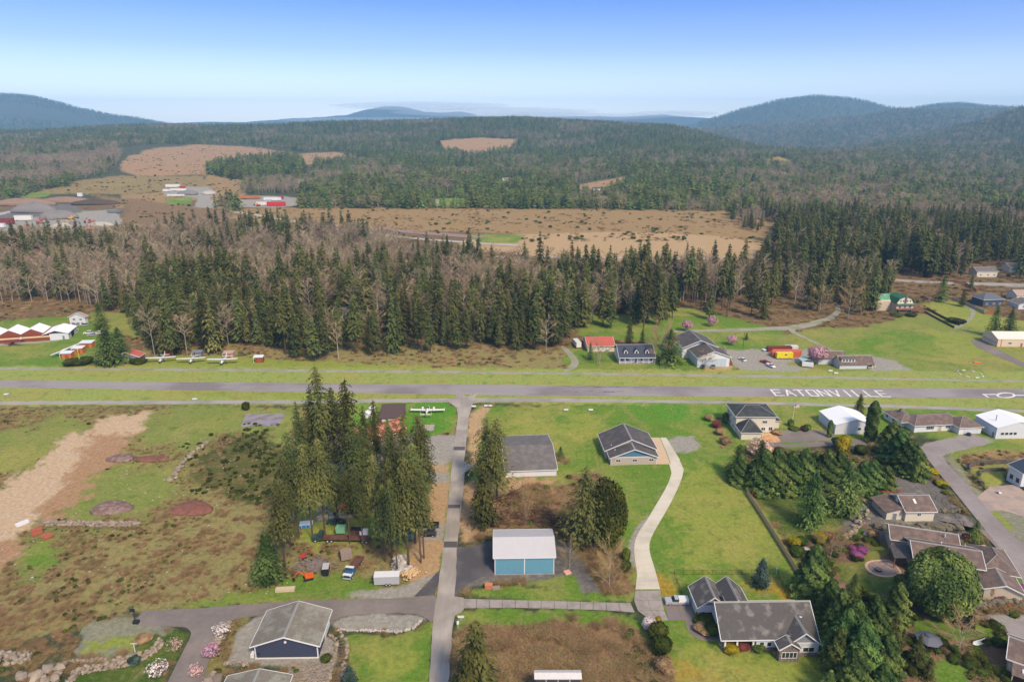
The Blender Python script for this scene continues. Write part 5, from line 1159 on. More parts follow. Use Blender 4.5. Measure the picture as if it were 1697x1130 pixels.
# distant homesteads and yard buildings
for (nm, lab, u0, u1, v, hh_, roofc, wallc) in (
    ('distant_farmhouse', 'tiny white farmhouse beside the bright far pasture', 833, 846, 300, 4, srgb(176, 150, 140), white_sid),
    ('distant_farmhouse', 'tiny long low house by the bare far clearing right of centre', 983, 1004, 316, 3.4, srgb(90, 88, 94), white_sid),
    ('distant_farmhouse', 'tiny house under the trees below the bare far clearing', 976, 992, 330, 3.4, srgb(150, 120, 104), cream_sid),
    ('distant_farmhouse', 'tiny pale roof among bare trees right of the container yard', 491, 512, 304, 3, srgb(226, 214, 200), cream_sid),
    ('distant_farmhouse', 'tiny grey shed on the far pasture edge left of the big willow', 718, 726, 337, 2.6, srgb(150, 150, 150), cream_sid),
    ('distant_barn', 'tiny white barn glimpsed left of the round pale willow', 612, 634, 322, 3, srgb(200, 196, 190), white_sid)):
    h = House(nm, lab, 'house', (u0, v), (u1, v), 'homesteads scattered in the far valley'); L = h.L
    h.wall(wallc, 0, L, 0, 9, hh_, 'x', 2); h.roof(mat('far_roof_%d' % u0, roofc, .9, .1, 1), 0, L, 0, 9, hh_, 2, 'x', over=.4, trim=False, ridge=False)
    h.window('front', L*.3, 0, 1, 1.6, 1.2, 1); h.window('front', L*.7, 0, 1, 1.6, 1.2, 1)
# house hidden in the fir grove: orange-brown mossy roof and a flat brown roof
h = House('grove_house', 'long house with rusty orange roof glimpsed between the grove firs', 'house', (583, 748), (672, 722))
L = h.L; h.wall(brown_b, 0, L, 0, 9, 3.2, 'x', 2.4)
h.roof(mat('leafy_orange_roof', srgb(196, 128, 104), .95, .2, 1.2, 0, col2=srgb(120, 78, 60), c2scale=.6, c2lo=.46, c2hi=.56), 0, L, 0, 9, 3.2, 2.4, 'x', over=.6, trim=False, ridge=False)
for k in range(4): h.window('front', L*(.15+.22*k), 0, 1, 1.8, 1.2, 2)
h = House('brown_flat_shed', 'flat chocolate-brown roofed shed behind the grove, beside the bright green turf', 'shed', (629, 706), (668, 705))
L = h.L; D = 12; h.wall(brown_b, 0, L, 0, D, 3.2); MB().add([(-.3, -.4, 3.25), (L+.3, -.4, 3.25), (L+.3, D+.3, 4.0), (-.3, D+.3, 4.0), (-.3, -.4, 3.4), (L+.3, -.4, 3.4), (L+.3, D+.3, 4.15), (-.3, D+.3, 4.15)], [(0,3,2,1),(4,5,6,7),(0,1,5,4),(1,2,6,5),(2,3,7,6),(3,0,4,7)]).build('roof', mat('chocolate_roof', srgb(96, 78, 74), .9, .08, 1), h.t)
MB().box(1, L-1, -.1, -.004, .1, 2.8).build('shed_door', white_met, h.t)
# ------------------------------------------------------------------ plants
def leaf_mat(name, dark, light, rnd=0.22, noise_scale=0.5, light_share=(0.42, 0.66), hue=0.02):
    """foliage: two greens mixed by clump noise, brightness and hue differing from plant to plant"""
    if name in _mats: return _mats[name]
    m = bpy.data.materials.new(name); nt, b = nodes_of(m); N, L = nt.nodes, nt.links
    tc = N.new('ShaderNodeTexCoord'); oi = N.new('ShaderNodeObjectInfo')
    n1 = N.new('ShaderNodeTexNoise'); n1.inputs['Scale'].default_value = noise_scale; n1.inputs['Detail'].default_value = 4; n1.inputs['Roughness'].default_value = .7
    L.new(tc.outputs['Object'], n1.inputs['Vector'])
    mr = N.new('ShaderNodeMapRange'); mr.inputs[1].default_value, mr.inputs[2].default_value = light_share; L.new(n1.outputs[0], mr.inputs[0])
    mx = N.new('ShaderNodeMixRGB'); mx.inputs[1].default_value = dark; mx.inputs[2].default_value = light; L.new(mr.outputs[0], mx.inputs[0])
    r1 = N.new('ShaderNodeMapRange'); r1.inputs[3].default_value = 1 - rnd; r1.inputs[4].default_value = 1 + rnd * 1.3; L.new(oi.outputs['Random'], r1.inputs[0])
    mlt = N.new('ShaderNodeMath'); mlt.operation = 'MULTIPLY'; mlt.inputs[1].default_value = 7.31; L.new(oi.outputs['Random'], mlt.inputs[0])
    fr = N.new('ShaderNodeMath'); fr.operation = 'FRACT'; L.new(mlt.outputs[0], fr.inputs[0])
    r2 = N.new('ShaderNodeMapRange'); r2.inputs[3].default_value = .5 - hue * 1.3; r2.inputs[4].default_value = .5 + hue; L.new(fr.outputs[0], r2.inputs[0])
    hs = N.new('ShaderNodeHueSaturation'); L.new(mx.outputs[0], hs.inputs['Color']); L.new(r1.outputs[0], hs.inputs['Value']); L.new(r2.outputs[0], hs.inputs['Hue'])
    L.new(hs.outputs[0], b.inputs['Base Color']); b.inputs['Roughness'].default_value = .9; b.inputs['Specular IOR Level'].default_value = .12
    _mats[name] = m; return m
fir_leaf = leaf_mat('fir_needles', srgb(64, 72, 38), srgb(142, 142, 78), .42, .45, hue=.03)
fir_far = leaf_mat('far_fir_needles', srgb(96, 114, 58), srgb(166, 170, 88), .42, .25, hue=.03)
cedar_leaf = leaf_mat('cypress_foliage', srgb(60, 82, 40), srgb(134, 154, 78), .28, 1.8)
yew_leaf = leaf_mat('olive_foliage', srgb(58, 66, 34), srgb(122, 122, 62), .2, .9)
blue_leaf = leaf_mat('blue_spruce_needles', srgb(48, 66, 56), srgb(110, 136, 126), .1, .9)
gold_leaf = leaf_mat('golden_foliage', srgb(130, 126, 20), srgb(212, 196, 40), .12, 1.2)
green_leaf = leaf_mat('shrub_leaves', srgb(54, 72, 26), srgb(112, 130, 50), .3, 1.2)
broom_leaf = leaf_mat('broom_leaves', srgb(44, 54, 20), srgb(90, 100, 36), .3, 1.2)
red_leaf = leaf_mat('red_shrub_leaves', srgb(110, 54, 48), srgb(178, 98, 78), .25, 1.2)
pink_leaf = leaf_mat('pink_blossom', srgb(176, 122, 140), srgb(228, 186, 198), .1, 1.2)
white_leaf = leaf_mat('white_blossom', srgb(214, 196, 188), srgb(255, 246, 240), .05, 1.2)
violet_leaf = leaf_mat('violet_blossom', srgb(128, 66, 112), srgb(196, 116, 172), .1, 1.2)
twig_m = leaf_mat('bare_twigs', srgb(154, 136, 106), srgb(208, 192, 158), .35, .2, hue=.025)
twig_tan = leaf_mat('tan_bare_twigs', srgb(156, 128, 88), srgb(206, 176, 128), .2, .2)
scrub_m = leaf_mat('scrub_stems', srgb(142, 118, 80), srgb(204, 176, 130), .3, .8, hue=.02)
bark = mat('fir_bark', srgb(96, 80, 66), .95, .2, 2, rnd=.15)
bark_pale = mat('pale_alder_bark', srgb(176, 162, 144), .95, .2, 1.5, rnd=.2)

def rrot(rng, n):
    a = rng.uniform(0, 2*np.pi, n); return np.cos(a), np.sin(a)
def conifer_tris(seed, H=1.0, base=0.2, rad=0.16, whorls=36, per=7, sprays=9, droop=0.35, taper=0.85, irr=0.25, size=0.022, lean_up=0.15):
    """crown of a fir, unit height scaled by H: branches in whorls, each hung with drooping needle sprays"""
    rng = np.random.default_rng(seed); T = []
    z0 = base
    for w in range(whorls):
        t = (w + rng.uniform(-.3, .3)) / whorls
        t = min(max(t, 0), .995)
        z = z0 + (1 - z0) * t
        r = rad * ((1 - t) ** taper) * (0.35 + 0.65 * min(1, (t * 7 + .35))) + 0.006
        n = per if t < .8 else max(4, per - 2)
        ph = rng.uniform(0, 6.28)
        for k in range(n):
            if rng.random() < irr * .35: continue
            a = ph + 2*np.pi*k/n + rng.uniform(-.35, .35)
            rl = r * rng.uniform(1 - irr * 1.6, 1 + irr)
            ca, sa = np.cos(a), np.sin(a)
            ns = max(3, int(sprays * (0.35 + .65 * rl / rad)))
            s = (np.arange(ns) + rng.uniform(.1, .9, ns)) / ns
            # branch line: rises a little then droops
            zz = z + lean_up * rl * s - droop * rl * s ** 2
            side = rng.uniform(-1, 1, ns) * rl * .32 * (0.35 + s)
            cx = ca * rl * s - sa * side; cy = sa * rl * s + ca * side
            sz = size * (0.75 + .6 * rng.random(ns)) * (0.65 + .35 * (1 - t))
            # spray: triangle pointing outwards and down, tilted at random
            d = np.stack([ca * .8 - sa * side / (rl + 1e-6) * 1.2 + rng.normal(0, .25, ns), sa * .8 + ca * side / (rl + 1e-6) * 1.2 + rng.normal(0, .25, ns), -.35 - droop * s + rng.normal(0, .2, ns)], 1)
            d /= np.linalg.norm(d, axis=1, keepdims=True)
            q = np.stack([-d[:, 1], d[:, 0], rng.normal(0, .35, ns)], 1); q /= np.linalg.norm(q, axis=1, keepdims=True)
            c = np.stack([cx, cy, zz], 1)
            A = c - d * sz[:, None] * .6 + q * sz[:, None] * .75; B = c - d * sz[:, None] * .6 - q * sz[:, None] * .75; Cc = c + d * sz[:, None] * 1.5
            T.append(np.stack([A, B, Cc], 1))
    # leader
    k = 6
    for i in range(k):
        z = 1 - .02 * i; a = rng.uniform(0, 6.28)
        T.append(np.array([[[0, 0, z + .02], [.006 * np.cos(a), .006 * np.sin(a), z - .01], [-.006 * np.cos(a), -.006 * np.sin(a), z - .01]]]))
    T = np.concatenate(T); T = T * H
    return T
def trunk_mb(H, r, bend=0.0, seed=0, n=7, top=.98):
    rnd = random.Random(seed); mb = MB(); rings = []
    for k in range(6):
        t = k / 5; rr = r * (1 - t) ** .8 + .01 * r; x = bend * t * t
        rings.append([(x + rr*math.cos(2*math.pi*i/n), rr*math.sin(2*math.pi*i/n), H*top*t - .4*(k == 0)) for i in range(n)])
    return mb.loft(rings)
def clump_tris(seed, rx, ry, rz, cz, count, size, shape='ellipsoid', lobes=9, hollow=.55, up=.3):
    """leaf faces through the outer part of a lumpy crown"""
    rng = np.random.default_rng(seed)
    d = rng.normal(size=(count, 3)); d /= np.linalg.norm(d, axis=1, keepdims=True)
    L = rng.normal(size=(lobes, 3)); L /= np.linalg.norm(L, axis=1, keepdims=True)
    f = (d @ L.T); bump = np.max(f, 1) ** 3
    r = (0.66 + .44 * bump) * (hollow + (1 - hollow) * rng.random(count) ** .45)
    if shape == 'cone':
        t = rng.random(count) ** 1.35; a = rng.uniform(0, 2*np.pi, count)
        lob = 1 + .2 * np.sin(a * 5 + t * 26 + seed) + .12 * np.sin(a * 9 - t * 40)
        prof = np.minimum(1, ((1 - t) ** .62)) * np.clip(t * 9 + .62, 0, 1)
        rr = prof * lob * (hollow + (1 - hollow) * rng.random(count) ** .4)
        p = np.stack([rx * rr * np.cos(a), ry * rr * np.sin(a), t * rz * 2], 1)
        nrm = np.stack([np.cos(a), np.sin(a), np.full(count, .5)], 1)
    elif shape == 'column':
        t = rng.random(count); a = rng.uniform(0, 2*np.pi, count)
        prof = np.clip(np.minimum(t * 7 + .6, (1 - t) * 4.5 + .15), 0, 1) ** .7
        rr = prof * (1 + .12 * np.sin(a * 4 + t * 21 + seed)) * (hollow + (1 - hollow) * rng.random(count) ** .4)
        p = np.stack([rx * rr * np.cos(a), ry * rr * np.sin(a), t * rz * 2], 1); nrm = np.stack([np.cos(a), np.sin(a), np.full(count, .3)], 1)
    else:
        p = d * r[:, None] * np.array([rx, ry, rz]) + np.array([0, 0, cz]); nrm = d
    nrm = nrm + rng.normal(0, .45, (count, 3)); nrm[:, 2] += up; nrm /= np.linalg.norm(nrm, axis=1, keepdims=True)
    t1 = np.cross(nrm, rng.normal(size=(count, 3))); t1 /= np.linalg.norm(t1, axis=1, keepdims=True); t2 = np.cross(nrm, t1)
    s = size * (0.6 + .8 * rng.random(count))[:, None]
    return np.stack([p - t1*s*.6 - t2*s*.5, p + t1*s*.6 - t2*s*.5, p + t2*s*.8], 1)
def bare_tris(seed, H=1.0, spread=.22, limbs=11, subs=5, twigs=6, width=.006, start=.35, upw=.9):
    """bare crown: limbs, branches and fine twigs as thin slivers; returns (wood, twigs)"""
    rng = np.random.default_rng(seed); Wd, Tw = [], []
    def sliver(p, q, w):
        d = q - p; s = np.cross(d, rng.normal(size=3)); s /= (np.linalg.norm(s) + 1e-9); return [p - s*w, p + s*w, q]
    def limb(p, q, w):
        d = q - p; d = d / np.linalg.norm(d); s = np.cross(d, [0, 0, 1.0]); n = np.linalg.norm(s); s = s / n if n > .1 else np.array([1., 0, 0]); u = np.cross(d, s)
        P3 = [s, -.5*s + .87*u, -.5*s - .87*u]; out = []
        for i in range(3):
            a, b = P3[i], P3[(i+1) % 3]; out += [[p + a*w, p + b*w, q + b*w*.4], [p + a*w, q + b*w*.4, q + a*w*.4]]
        return out
    for i in range(limbs):
        t = start + (1 - start) * (i / limbs) ** .9 * .85; a = i * 2.4 + rng.uniform(-.4, .4)
        p = np.array([0, 0, t]); l = spread * (1.25 - .6 * t) * rng.uniform(.7, 1.2)
        q = p + np.array([np.cos(a) * l, np.sin(a) * l, l * upw * rng.uniform(.7, 1.4)])
        Wd += limb(p, q, width * (1.3 - t))
        for j in range(subs):
            f = rng.uniform(.25, 1.0); b0 = p + (q - p) * f
            dd = (q - p) / l + rng.normal(0, .55, 3); dd[2] = abs(dd[2]) * .8 + .15; dd /= np.linalg.norm(dd)
            b1 = b0 + dd * l * rng.uniform(.45, .8) * .75
            Wd += [sliver(b0, b1, width * .45)]
            for k in range(twigs):
                g = rng.uniform(.2, 1); c0 = b0 + (b1 - b0) * g; e = dd + rng.normal(0, .6, 3); e[2] += .2; e /= np.linalg.norm(e)
                Tw.append(sliver(c0, c0 + e * l * rng.uniform(.25, .5), width * .36))
    for k in range(10):
        e = rng.normal(0, .35, 3); e[2] = 1; c0 = np.array([0, 0, rng.uniform(.75, .95)]); Tw.append(sliver(c0, c0 + e * .1, width * .4))
    return np.array(Wd) * H, np.array(Tw) * H

# shared crowns and trunks; unit height meshes scaled per tree
NEARFIR = [tri_mesh('crown', conifer_tris(100+i, 1, b, rd, 44, 7, 24, dr, tp, .62, .0135), fir_leaf) for i, (b, rd, dr, tp) in enumerate(((.22, .17, .5, .5), (.28, .15, .55, .48), (.18, .19, .45, .6), (.42, .165, .6, .45), (.25, .145, .5, .55)))]
MIDFIR = [tri_mesh('crown', conifer_tris(200+i, 1, b, rd, 26, 7, 9, .45, tp, .35, .026), fir_leaf) for i, (b, rd, tp) in enumerate(((.12, .15, .8), (.2, .13, .7), (.08, .17, .9), (.3, .12, .65), (.15, .14, .75), (.4, .12, .6), (.05, .18, 1.0)))]
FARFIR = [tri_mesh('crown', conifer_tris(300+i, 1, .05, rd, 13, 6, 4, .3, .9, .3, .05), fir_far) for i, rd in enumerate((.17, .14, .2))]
YARDFIR = [tri_mesh('crown', conifer_tris(400+i, 1, .05, rd, 34, 9, 15, .35, .75, .3, .022), cedar_leaf) for i, rd in enumerate((.26, .3))]
SPRUCE = tri_mesh('crown', conifer_tris(450, 1, .03, .3, 30, 10, 14, .1, .85, .15, .026), blue_leaf)
OLIVE = tri_mesh('crown', conifer_tris(460, 1, .12, .2, 34, 8, 16, .6, .7, .4, .022), yew_leaf)
TRUNK = trunk_mb(1, .013).mesh('trunk', bark)
BTRUNK = trunk_mb(1, .010, .02).mesh('trunk', bark_pale)
BARE = []
for i, (sp_, st_) in enumerate(((.2, .3), (.16, .4), (.26, .22), (.18, .45))):
    wd_, tw_ = bare_tris(500+i, 1, sp_, 13, 6, 8, .0075, st_); BARE.append((tri_mesh('branches', wd_, bark_pale), tri_mesh('twigs', tw_, twig_m)))
wd_, tw_ = bare_tris(520, 1, .42, 16, 9, 12, .006, .12, .7); SPREAD = (tri_mesh('branches', wd_, bark_pale), tri_mesh('twigs', tw_, twig_tan))
CYP = [tri_mesh('crown', clump_tris(600+i, .34, .34, .5, 0, 6500, .035, 'cone'), cedar_leaf) for i in range(4)]
CYPW = [tri_mesh('crown', clump_tris(620+i, .5, .5, .5, .5, 15000, .03, 'ellipsoid', 38, .62), cedar_leaf) for i in range(1)]
COLU = tri_mesh('crown', clump_tris(630, .13, .13, .5, 0, 4000, .03, 'column'), cedar_leaf)
ROUND = [tri_mesh('foliage', clump_tris(640+i, .5, .5, .42, .45, 2200, .06, 'ellipsoid', 14, .6), green_leaf) for i in range(3)]
SCRUBV = []
for i in range(3):
    rg = np.random.default_rng(700+i); T = []
    for k in range(170):
        a = rg.uniform(0, 6.28); r = rg.random() ** .6 * .38; p = np.array([r*np.cos(a), r*np.sin(a), 0]); e = np.array([rg.normal(0, .5), rg.normal(0, .5), 1.0]); e /= np.linalg.norm(e)
        q = p + e * rg.uniform(.45, 1) * .8 + np.array([np.cos(a), np.sin(a), 0]) * .12; q2 = q + np.array([rg.normal(0, .2), rg.normal(0, .2), rg.uniform(-.2, .1)])
        s = np.cross(e, rg.normal(size=3)); s /= np.linalg.norm(s); T.append([p - s*.014, p + s*.014, q]); T.append([q - s*.01, q + s*.01, q2])
    SCRUBV.append(tri_mesh('stems', np.array(T), scrub_m))

def put(name, label, cat, base, H, parts, group=None, sx=1.0, rz=None, rnd=random.Random(3)):
    rz = rnd.uniform(0, 6.28) if rz is None else rz
    t = thing(name, label, cat, base, rz, group)
    for (pn, me_, k) in parts:
        q = obj(pn, me_, t, sc=(H*sx*k, H*sx*k, H))
        if pn in ('twigs', 'branches'): q['kind'] = 'stuff'
    return t
def from_top(ut, vt, vb):
    """base point and height of a tree whose top is seen at (ut, vt) and whose foot stands at row vb"""
    k = (848.5 - ut) / (4174 - vt); ub = ut + k * (vb - vt)
    b = G(ub, vb); H = fit(lambda h: P(b.x, b.y, b.z + h)[1], vt, 1, 70)
    return b, H
rng0 = random.Random(11)
# the fir grove left of the lane
GROVE = [(525,605,795,.95),(567,628,800,1.1),(508,640,785,1),(545,640,770,.9),(492,666,800,.95),(618,664,775,1),(640,690,800,1),(668,685,850,1.1),(690,688,840,1),(655,712,870,1),(702,702,820,1),
         (477,717,890,.85),(523,722,890,.95),(503,735,897,.9),(465,755,905,.8),(615,750,895,.9),(600,700,830,1),(580,690,840,1.1),(640,760,925,.9),(668,755,940,.95),(690,765,932,.9),(697,792,925,.9),
         (455,790,945,1.05),(552,768,870,1),(570,780,900,.85),(592,765,907,.75),(680,730,900,1.05),(630,800,930,.85),(650,790,950,.8),(600,672,790,.9)]
for i, (ut, vt, vb, sx) in enumerate(GROVE):
    b, H = from_top(ut, vt, vb)
    where = ('left fringe of the lane grove' if ut < 500 else 'right fringe of the lane grove' if ut > 675 else 'back of the lane grove' if vb < 860 else 'front of the lane grove')
    size = 'tallest' if vt < 610 else 'towering' if H > 34 else 'tall' if H > 27 else 'shorter'
    nx = ('runway' if vt < 650 else 'taxiway' if vt < 671 else 'white twin plane' if vt < 700 else 'long broom patch' if vt < 740 else 'grey shop roof' if vt < 785 else 'flatbed')
    crown = ['narrow', 'drooping', 'ragged', 'open', 'leaning', 'dense'][i % 6]
    t = put('douglas_fir', f'{size} {crown} fir, {where}, tip level with the {nx}', 'fir tree', tuple(b), H, [('crown', NEARFIR[3 if vb > 880 else i % 5], 1.0), ('trunk', TRUNK, 1.0)], 'firs of the grove beside the lane', sx * .84, rnd=rng0)
    t.rotation_euler = (rng0.uniform(-.03, .03), rng0.uniform(-.03, .03), rng0.uniform(0, 6.28))
for (ut, vt, vb, sx, me_, nm, lab, cat) in (
    (806, 689, 806, 1.1, NEARFIR[2], 'douglas_fir', 'left one of the twin tall firs standing beside the grey-roofed shop', 'fir tree'),
    (822.6, 692.6, 826, 1.1, NEARFIR[0], 'douglas_fir', 'right one of the twin tall firs with bare lower trunk by the grey-roofed shop', 'fir tree'),
    (801, 766, 871, 1.2, OLIVE, 'young_fir', 'yellowish thin fir below the twin tall firs, right of the lane', 'fir tree'),
    (973, 771, 913, 1.2, NEARFIR[2], 'douglas_fir', 'dark pointed fir right behind the teal shed beside a round evergreen', 'fir tree'),
    (893, 723, 738, 1.5, YARDFIR[0], 'small_fir', 'small dark fir just behind the grey-roofed shop roof edge', 'fir tree'),
    (884, 729, 738, 1.5, YARDFIR[0], 'small_fir', 'tiniest fir poking above the grey shop roof, left of another', 'fir tree'),
    (929, 739, 757, 1.3, YARDFIR[1], 'small_fir', 'small dark fir on the grass right of the grey-roofed shop', 'fir tree'),
    (788, 1028, 1175, 1.35, OLIVE, 'young_fir', 'large feathery fir at the bottom left corner of the bramble field', 'fir tree'),
    (775, 1075, 1190, 1.3, OLIVE, 'young_fir', 'low feathery fir at the bottom edge, left of the bramble field', 'fir tree'),
    (437, 880, 962, 1.3, YARDFIR[0], 'small_fir', 'bushy green fir low at the left front of the grove', 'fir tree'),
    (577, 1100, 1135, 1.2, SPRUCE, 'blue_spruce', 'small blue spruce at the bottom edge beside the stone path', 'spruce'),
    (1266, 923, 971, 1.12, SPRUCE, 'blue_spruce', 'single dark blue spruce on the lawn behind the craftsman house', 'spruce'),
    (1622, 861, 896, 1.2, YARDFIR[1], 'small_fir', 'squat dark fir between the boulder wall and the estate road', 'fir tree'),
    (1356, 776, 872, 1.0, YARDFIR[0], 'yard_fir', 'tall dark fir standing alone on the walled lawn below the hedge', 'fir tree'),
    (1412, 762, 850, 1.2, YARDFIR[1], 'yard_fir', 'broad greyish fir right of the walled lawn, in front of the hedge', 'fir tree'),
    (1428, 652, 694, 1.3, OLIVE, 'yard_pine', 'broad green pine behind the left white hangar', 'pine tree'),
    (1490, 1012, 1068, 1.1, OLIVE, 'olive_cypress', 'olive green pointed cypress above the gazebo', 'cypress'),
    (1500, 1040, 1070, 1.1, OLIVE, 'olive_cypress', 'smaller olive cypress right beside the pointed one near the gazebo', 'cypress'),
    (1528, 1050, 1100, 1.2, OLIVE, 'olive_cypress', 'dull olive cypress left of the gazebo', 'cypress'),
    (1545, 1088, 1125, 1.3, OLIVE, 'olive_cypress', 'grey-green feathery shrub tree below the gazebo', 'cypress'),
    (1378, 1108, 1160, 1.2, YARDFIR[1], 'small_fir', 'dark fir tip at the bottom edge of the lawn by the board fence', 'fir tree'),
    (1227, 735, 790, 1.3, YARDFIR[1], 'yard_fir', 'dark spreading fir at the left end of the hedge belt', 'fir tree'),
    (1264, 728, 795, 1.1, YARDFIR[0], 'yard_fir', 'dark fir in front of the pink cherry near the hip roof house', 'fir tree'),
    (1420, 948, 992, 1.0, YARDFIR[1], 'yard_fir', 'small dusky fir between the round patio and the board fence trees', 'fir tree'),
    (171, 541, 603, 1.7, YARDFIR[0], 'bushy_fir', 'left bushy fir beside the red-roofed open hangar', 'fir tree'), (192, 541, 599, 1.4, YARDFIR[1], 'bushy_fir', 'right bushy fir directly behind the red-roofed open hangar', 'fir tree'),
    (160, 499, 546, 1.2, YARDFIR[0], 'bushy_fir', 'dark fir touching the right wall of the white farmhouse', 'fir tree'), (208, 504, 540, .5, NEARFIR[3], 'bushy_fir', 'thin lone fir in the clearing right of the farmhouse', 'fir tree'),
    (1113, 544, 602, 1.5, YARDFIR[1], 'bushy_fir', 'broad fresh green fir between cape house and double-gabled house', 'fir tree'), (979, 567, 596, .9, YARDFIR[0], 'bushy_fir', 'small dark fir in front of the red-roofed cottage', 'fir tree'),
    (1045, 522, 575, .8, OLIVE, 'bushy_fir', 'slim fir right behind the cape house roof', 'fir tree'), (1066, 543, 575, 1.0, OLIVE, 'bushy_fir', 'greyish fir behind the right end of the cape house', 'fir tree'), (1238, 551, 563, 1.3, YARDFIR[0], 'bushy_fir', 'small round fir right of the pink tree by the gravel yard', 'fir tree'),
    (1656, 504, 558, .9, YARDFIR[0], 'bushy_fir', 'left dark fir behind the beige hangar', 'fir tree'), (1680, 510, 562, 1.0, YARDFIR[1], 'bushy_fir', 'right dark fir behind the beige hangar', 'fir tree'), (1567, 455, 500, 1.0, YARDFIR[0], 'bushy_fir', 'dark fir on the rise left of the grey board fence', 'fir tree'), (1600, 478, 508, 1.2, OLIVE, 'bushy_fir', 'lighter fir behind the grey board fence', 'fir tree')):
    b, H = from_top(ut, vt, vb); put(nm, lab, cat, tuple(b), H, [('crown', me_, 1.0), ('trunk', TRUNK, 1.0)], None, sx, rnd=rng0)
# cypresses: (top u, top v, foot v, width factor, mesh kind, label)
CY = [(1230,752,800,.9,'left end of the long hedge row'), (1272,745,812,1,'second from the left in the long hedge row'), (1294,742,812,1,'third from the left in the long hedge row'), (1316,748,812,1,'fourth from the left, behind the lone fir'),
      (1338,744,808,1,'middle of the long hedge row'), (1356,748,800,1,'middle right of the long hedge row'), (1376,746,808,1,'right part of the hedge row, beside the golden tree'), (1397,748,806,1,'right part of the hedge row, behind the greyish fir'),
      (1434,764,812,1,'right of the greyish fir, in the hedge belt'), (1450,762,812,1.1,'second from the right in the hedge belt'), (1473,772,812,1.1,'right end of the hedge belt by the red fence'), (1252,762,806,1,'front left of the hedge belt'),
      (1484,699,744,1.2,'far end of the row beside the gold bank'), (1498,712,765,1.2,'second in the row beside the gold bank'), (1512,728,782,1.2,'third in the row beside the gold bank'), (1526,744,790,1.0,'nearest in the row beside the gold bank'),
      (1356,902,986,1.05,'top of the fence-side belt, above all others'), (1382,960,1025,1.05,'second down the fence-side belt'), (1400,978,1050,1,'left of the fence-side belt, mid-way down'), (1425,995,1070,1.15,'centre of the fence-side belt'),
      (1455,985,1030,1,'right of the fence-side belt, mid-way down'), (1494,966,1028,1.1,'right top of the fence-side belt by the lawn edge'), (1410,1010,1095,1.1,'lower left of the fence-side belt'), (1440,1030,1120,1.15,'lower centre of the fence-side belt'),
      (1478,1050,1125,1.1,'lower right of the fence-side belt, left of the gazebo'), (1425,1075,1160,1.1,'lowest left of the fence-side belt'), (1470,1100,1170,1.1,'lowest right of the fence-side belt at the bottom edge'), (1462,1003,1065,1,'right centre of the fence-side belt'),
      (1395,1040,1110,.9,'against the board fence near the bottom')]
for i, (ut, vt, vb, sx, where) in enumerate(CY):
    b, H = from_top(ut, vt, vb)
    put('cypress', f'{["dense", "bushy", "plump", "shaggy"][i % 4]} dark green cypress, {where}', 'cypress', tuple(b), H, [('crown', CYP[i % 4], 1.2 if vb < 830 else .95), ('trunk', TRUNK, .8)], 'leafy cypresses of the right-hand gardens', sx, rnd=rng0)
b, H = from_top(1572, 918, 1012); put('cypress', 'huge round dark cypress in front of the tan estate house', 'cypress', tuple(b), H, [('crown', CYPW[0], .92), ('trunk', TRUNK, 1)], None, 1.0, rnd=rng0)
for (ut, vt, vb, sx, lab) in ((1452, 665, 731, .62, 'tall dark columnar cypress at the right corner of the left white hangar'), (1378, 696, 724, .6, 'trimmed column shrub at the front left corner of the left white hangar'), (1522, 755, 798, .42, 'very thin dark column shrub beside the gold bank'), (1203, 683, 700, 1.2, 'dark upright shrub left of the hip roof house')):
    b, H = from_top(ut, vt, vb); put('columnar_cypress', lab, 'cypress', tuple(b), H, [('crown', COLU, 1.6), ('trunk', TRUNK, .6)], None, sx, rnd=rng0)
# round crowns and shrubs: (u, v foot, width m, height m, material, name, label, category)
def shrub(u, v, w, hgt, m, name, lab, cat, kind=0, group=None, mesh=None):
    me_ = ROUND[kind % 3] if mesh is None else mesh
    t = thing(name, lab, cat, tuple(G(u, v)), rng0.uniform(0, 6.28), group)
    if m is not green_leaf and mesh is None:
        key = (me_.name, m.name)
        if key not in KIDS:
            c = me_.copy(); c.materials[0] = m; KIDS[key] = c
        me_ = KIDS[key]
    obj('foliage', me_, t, sc=(w, w, hgt / .9)); obj('stem', TRUNK, t, sc=(hgt*.9, hgt*.9, hgt*.5))
    return t
KIDS = {}
b, H = from_top(1008, 797, 905)
t = thing('madrone', 'round broad-leaved evergreen beside the dark pointed fir behind the teal shed', 'evergreen tree', tuple(b)); obj('crown', KIDS.setdefault('madr', tri_mesh('crown', clump_tris(801, .5, .5, .5, .52, 7000, .036, 'ellipsoid', 26, .6), broom_leaf)), t, sc=(11, 11, H*.98)); obj('trunk', TRUNK, t, sc=(H, H, H*.8))
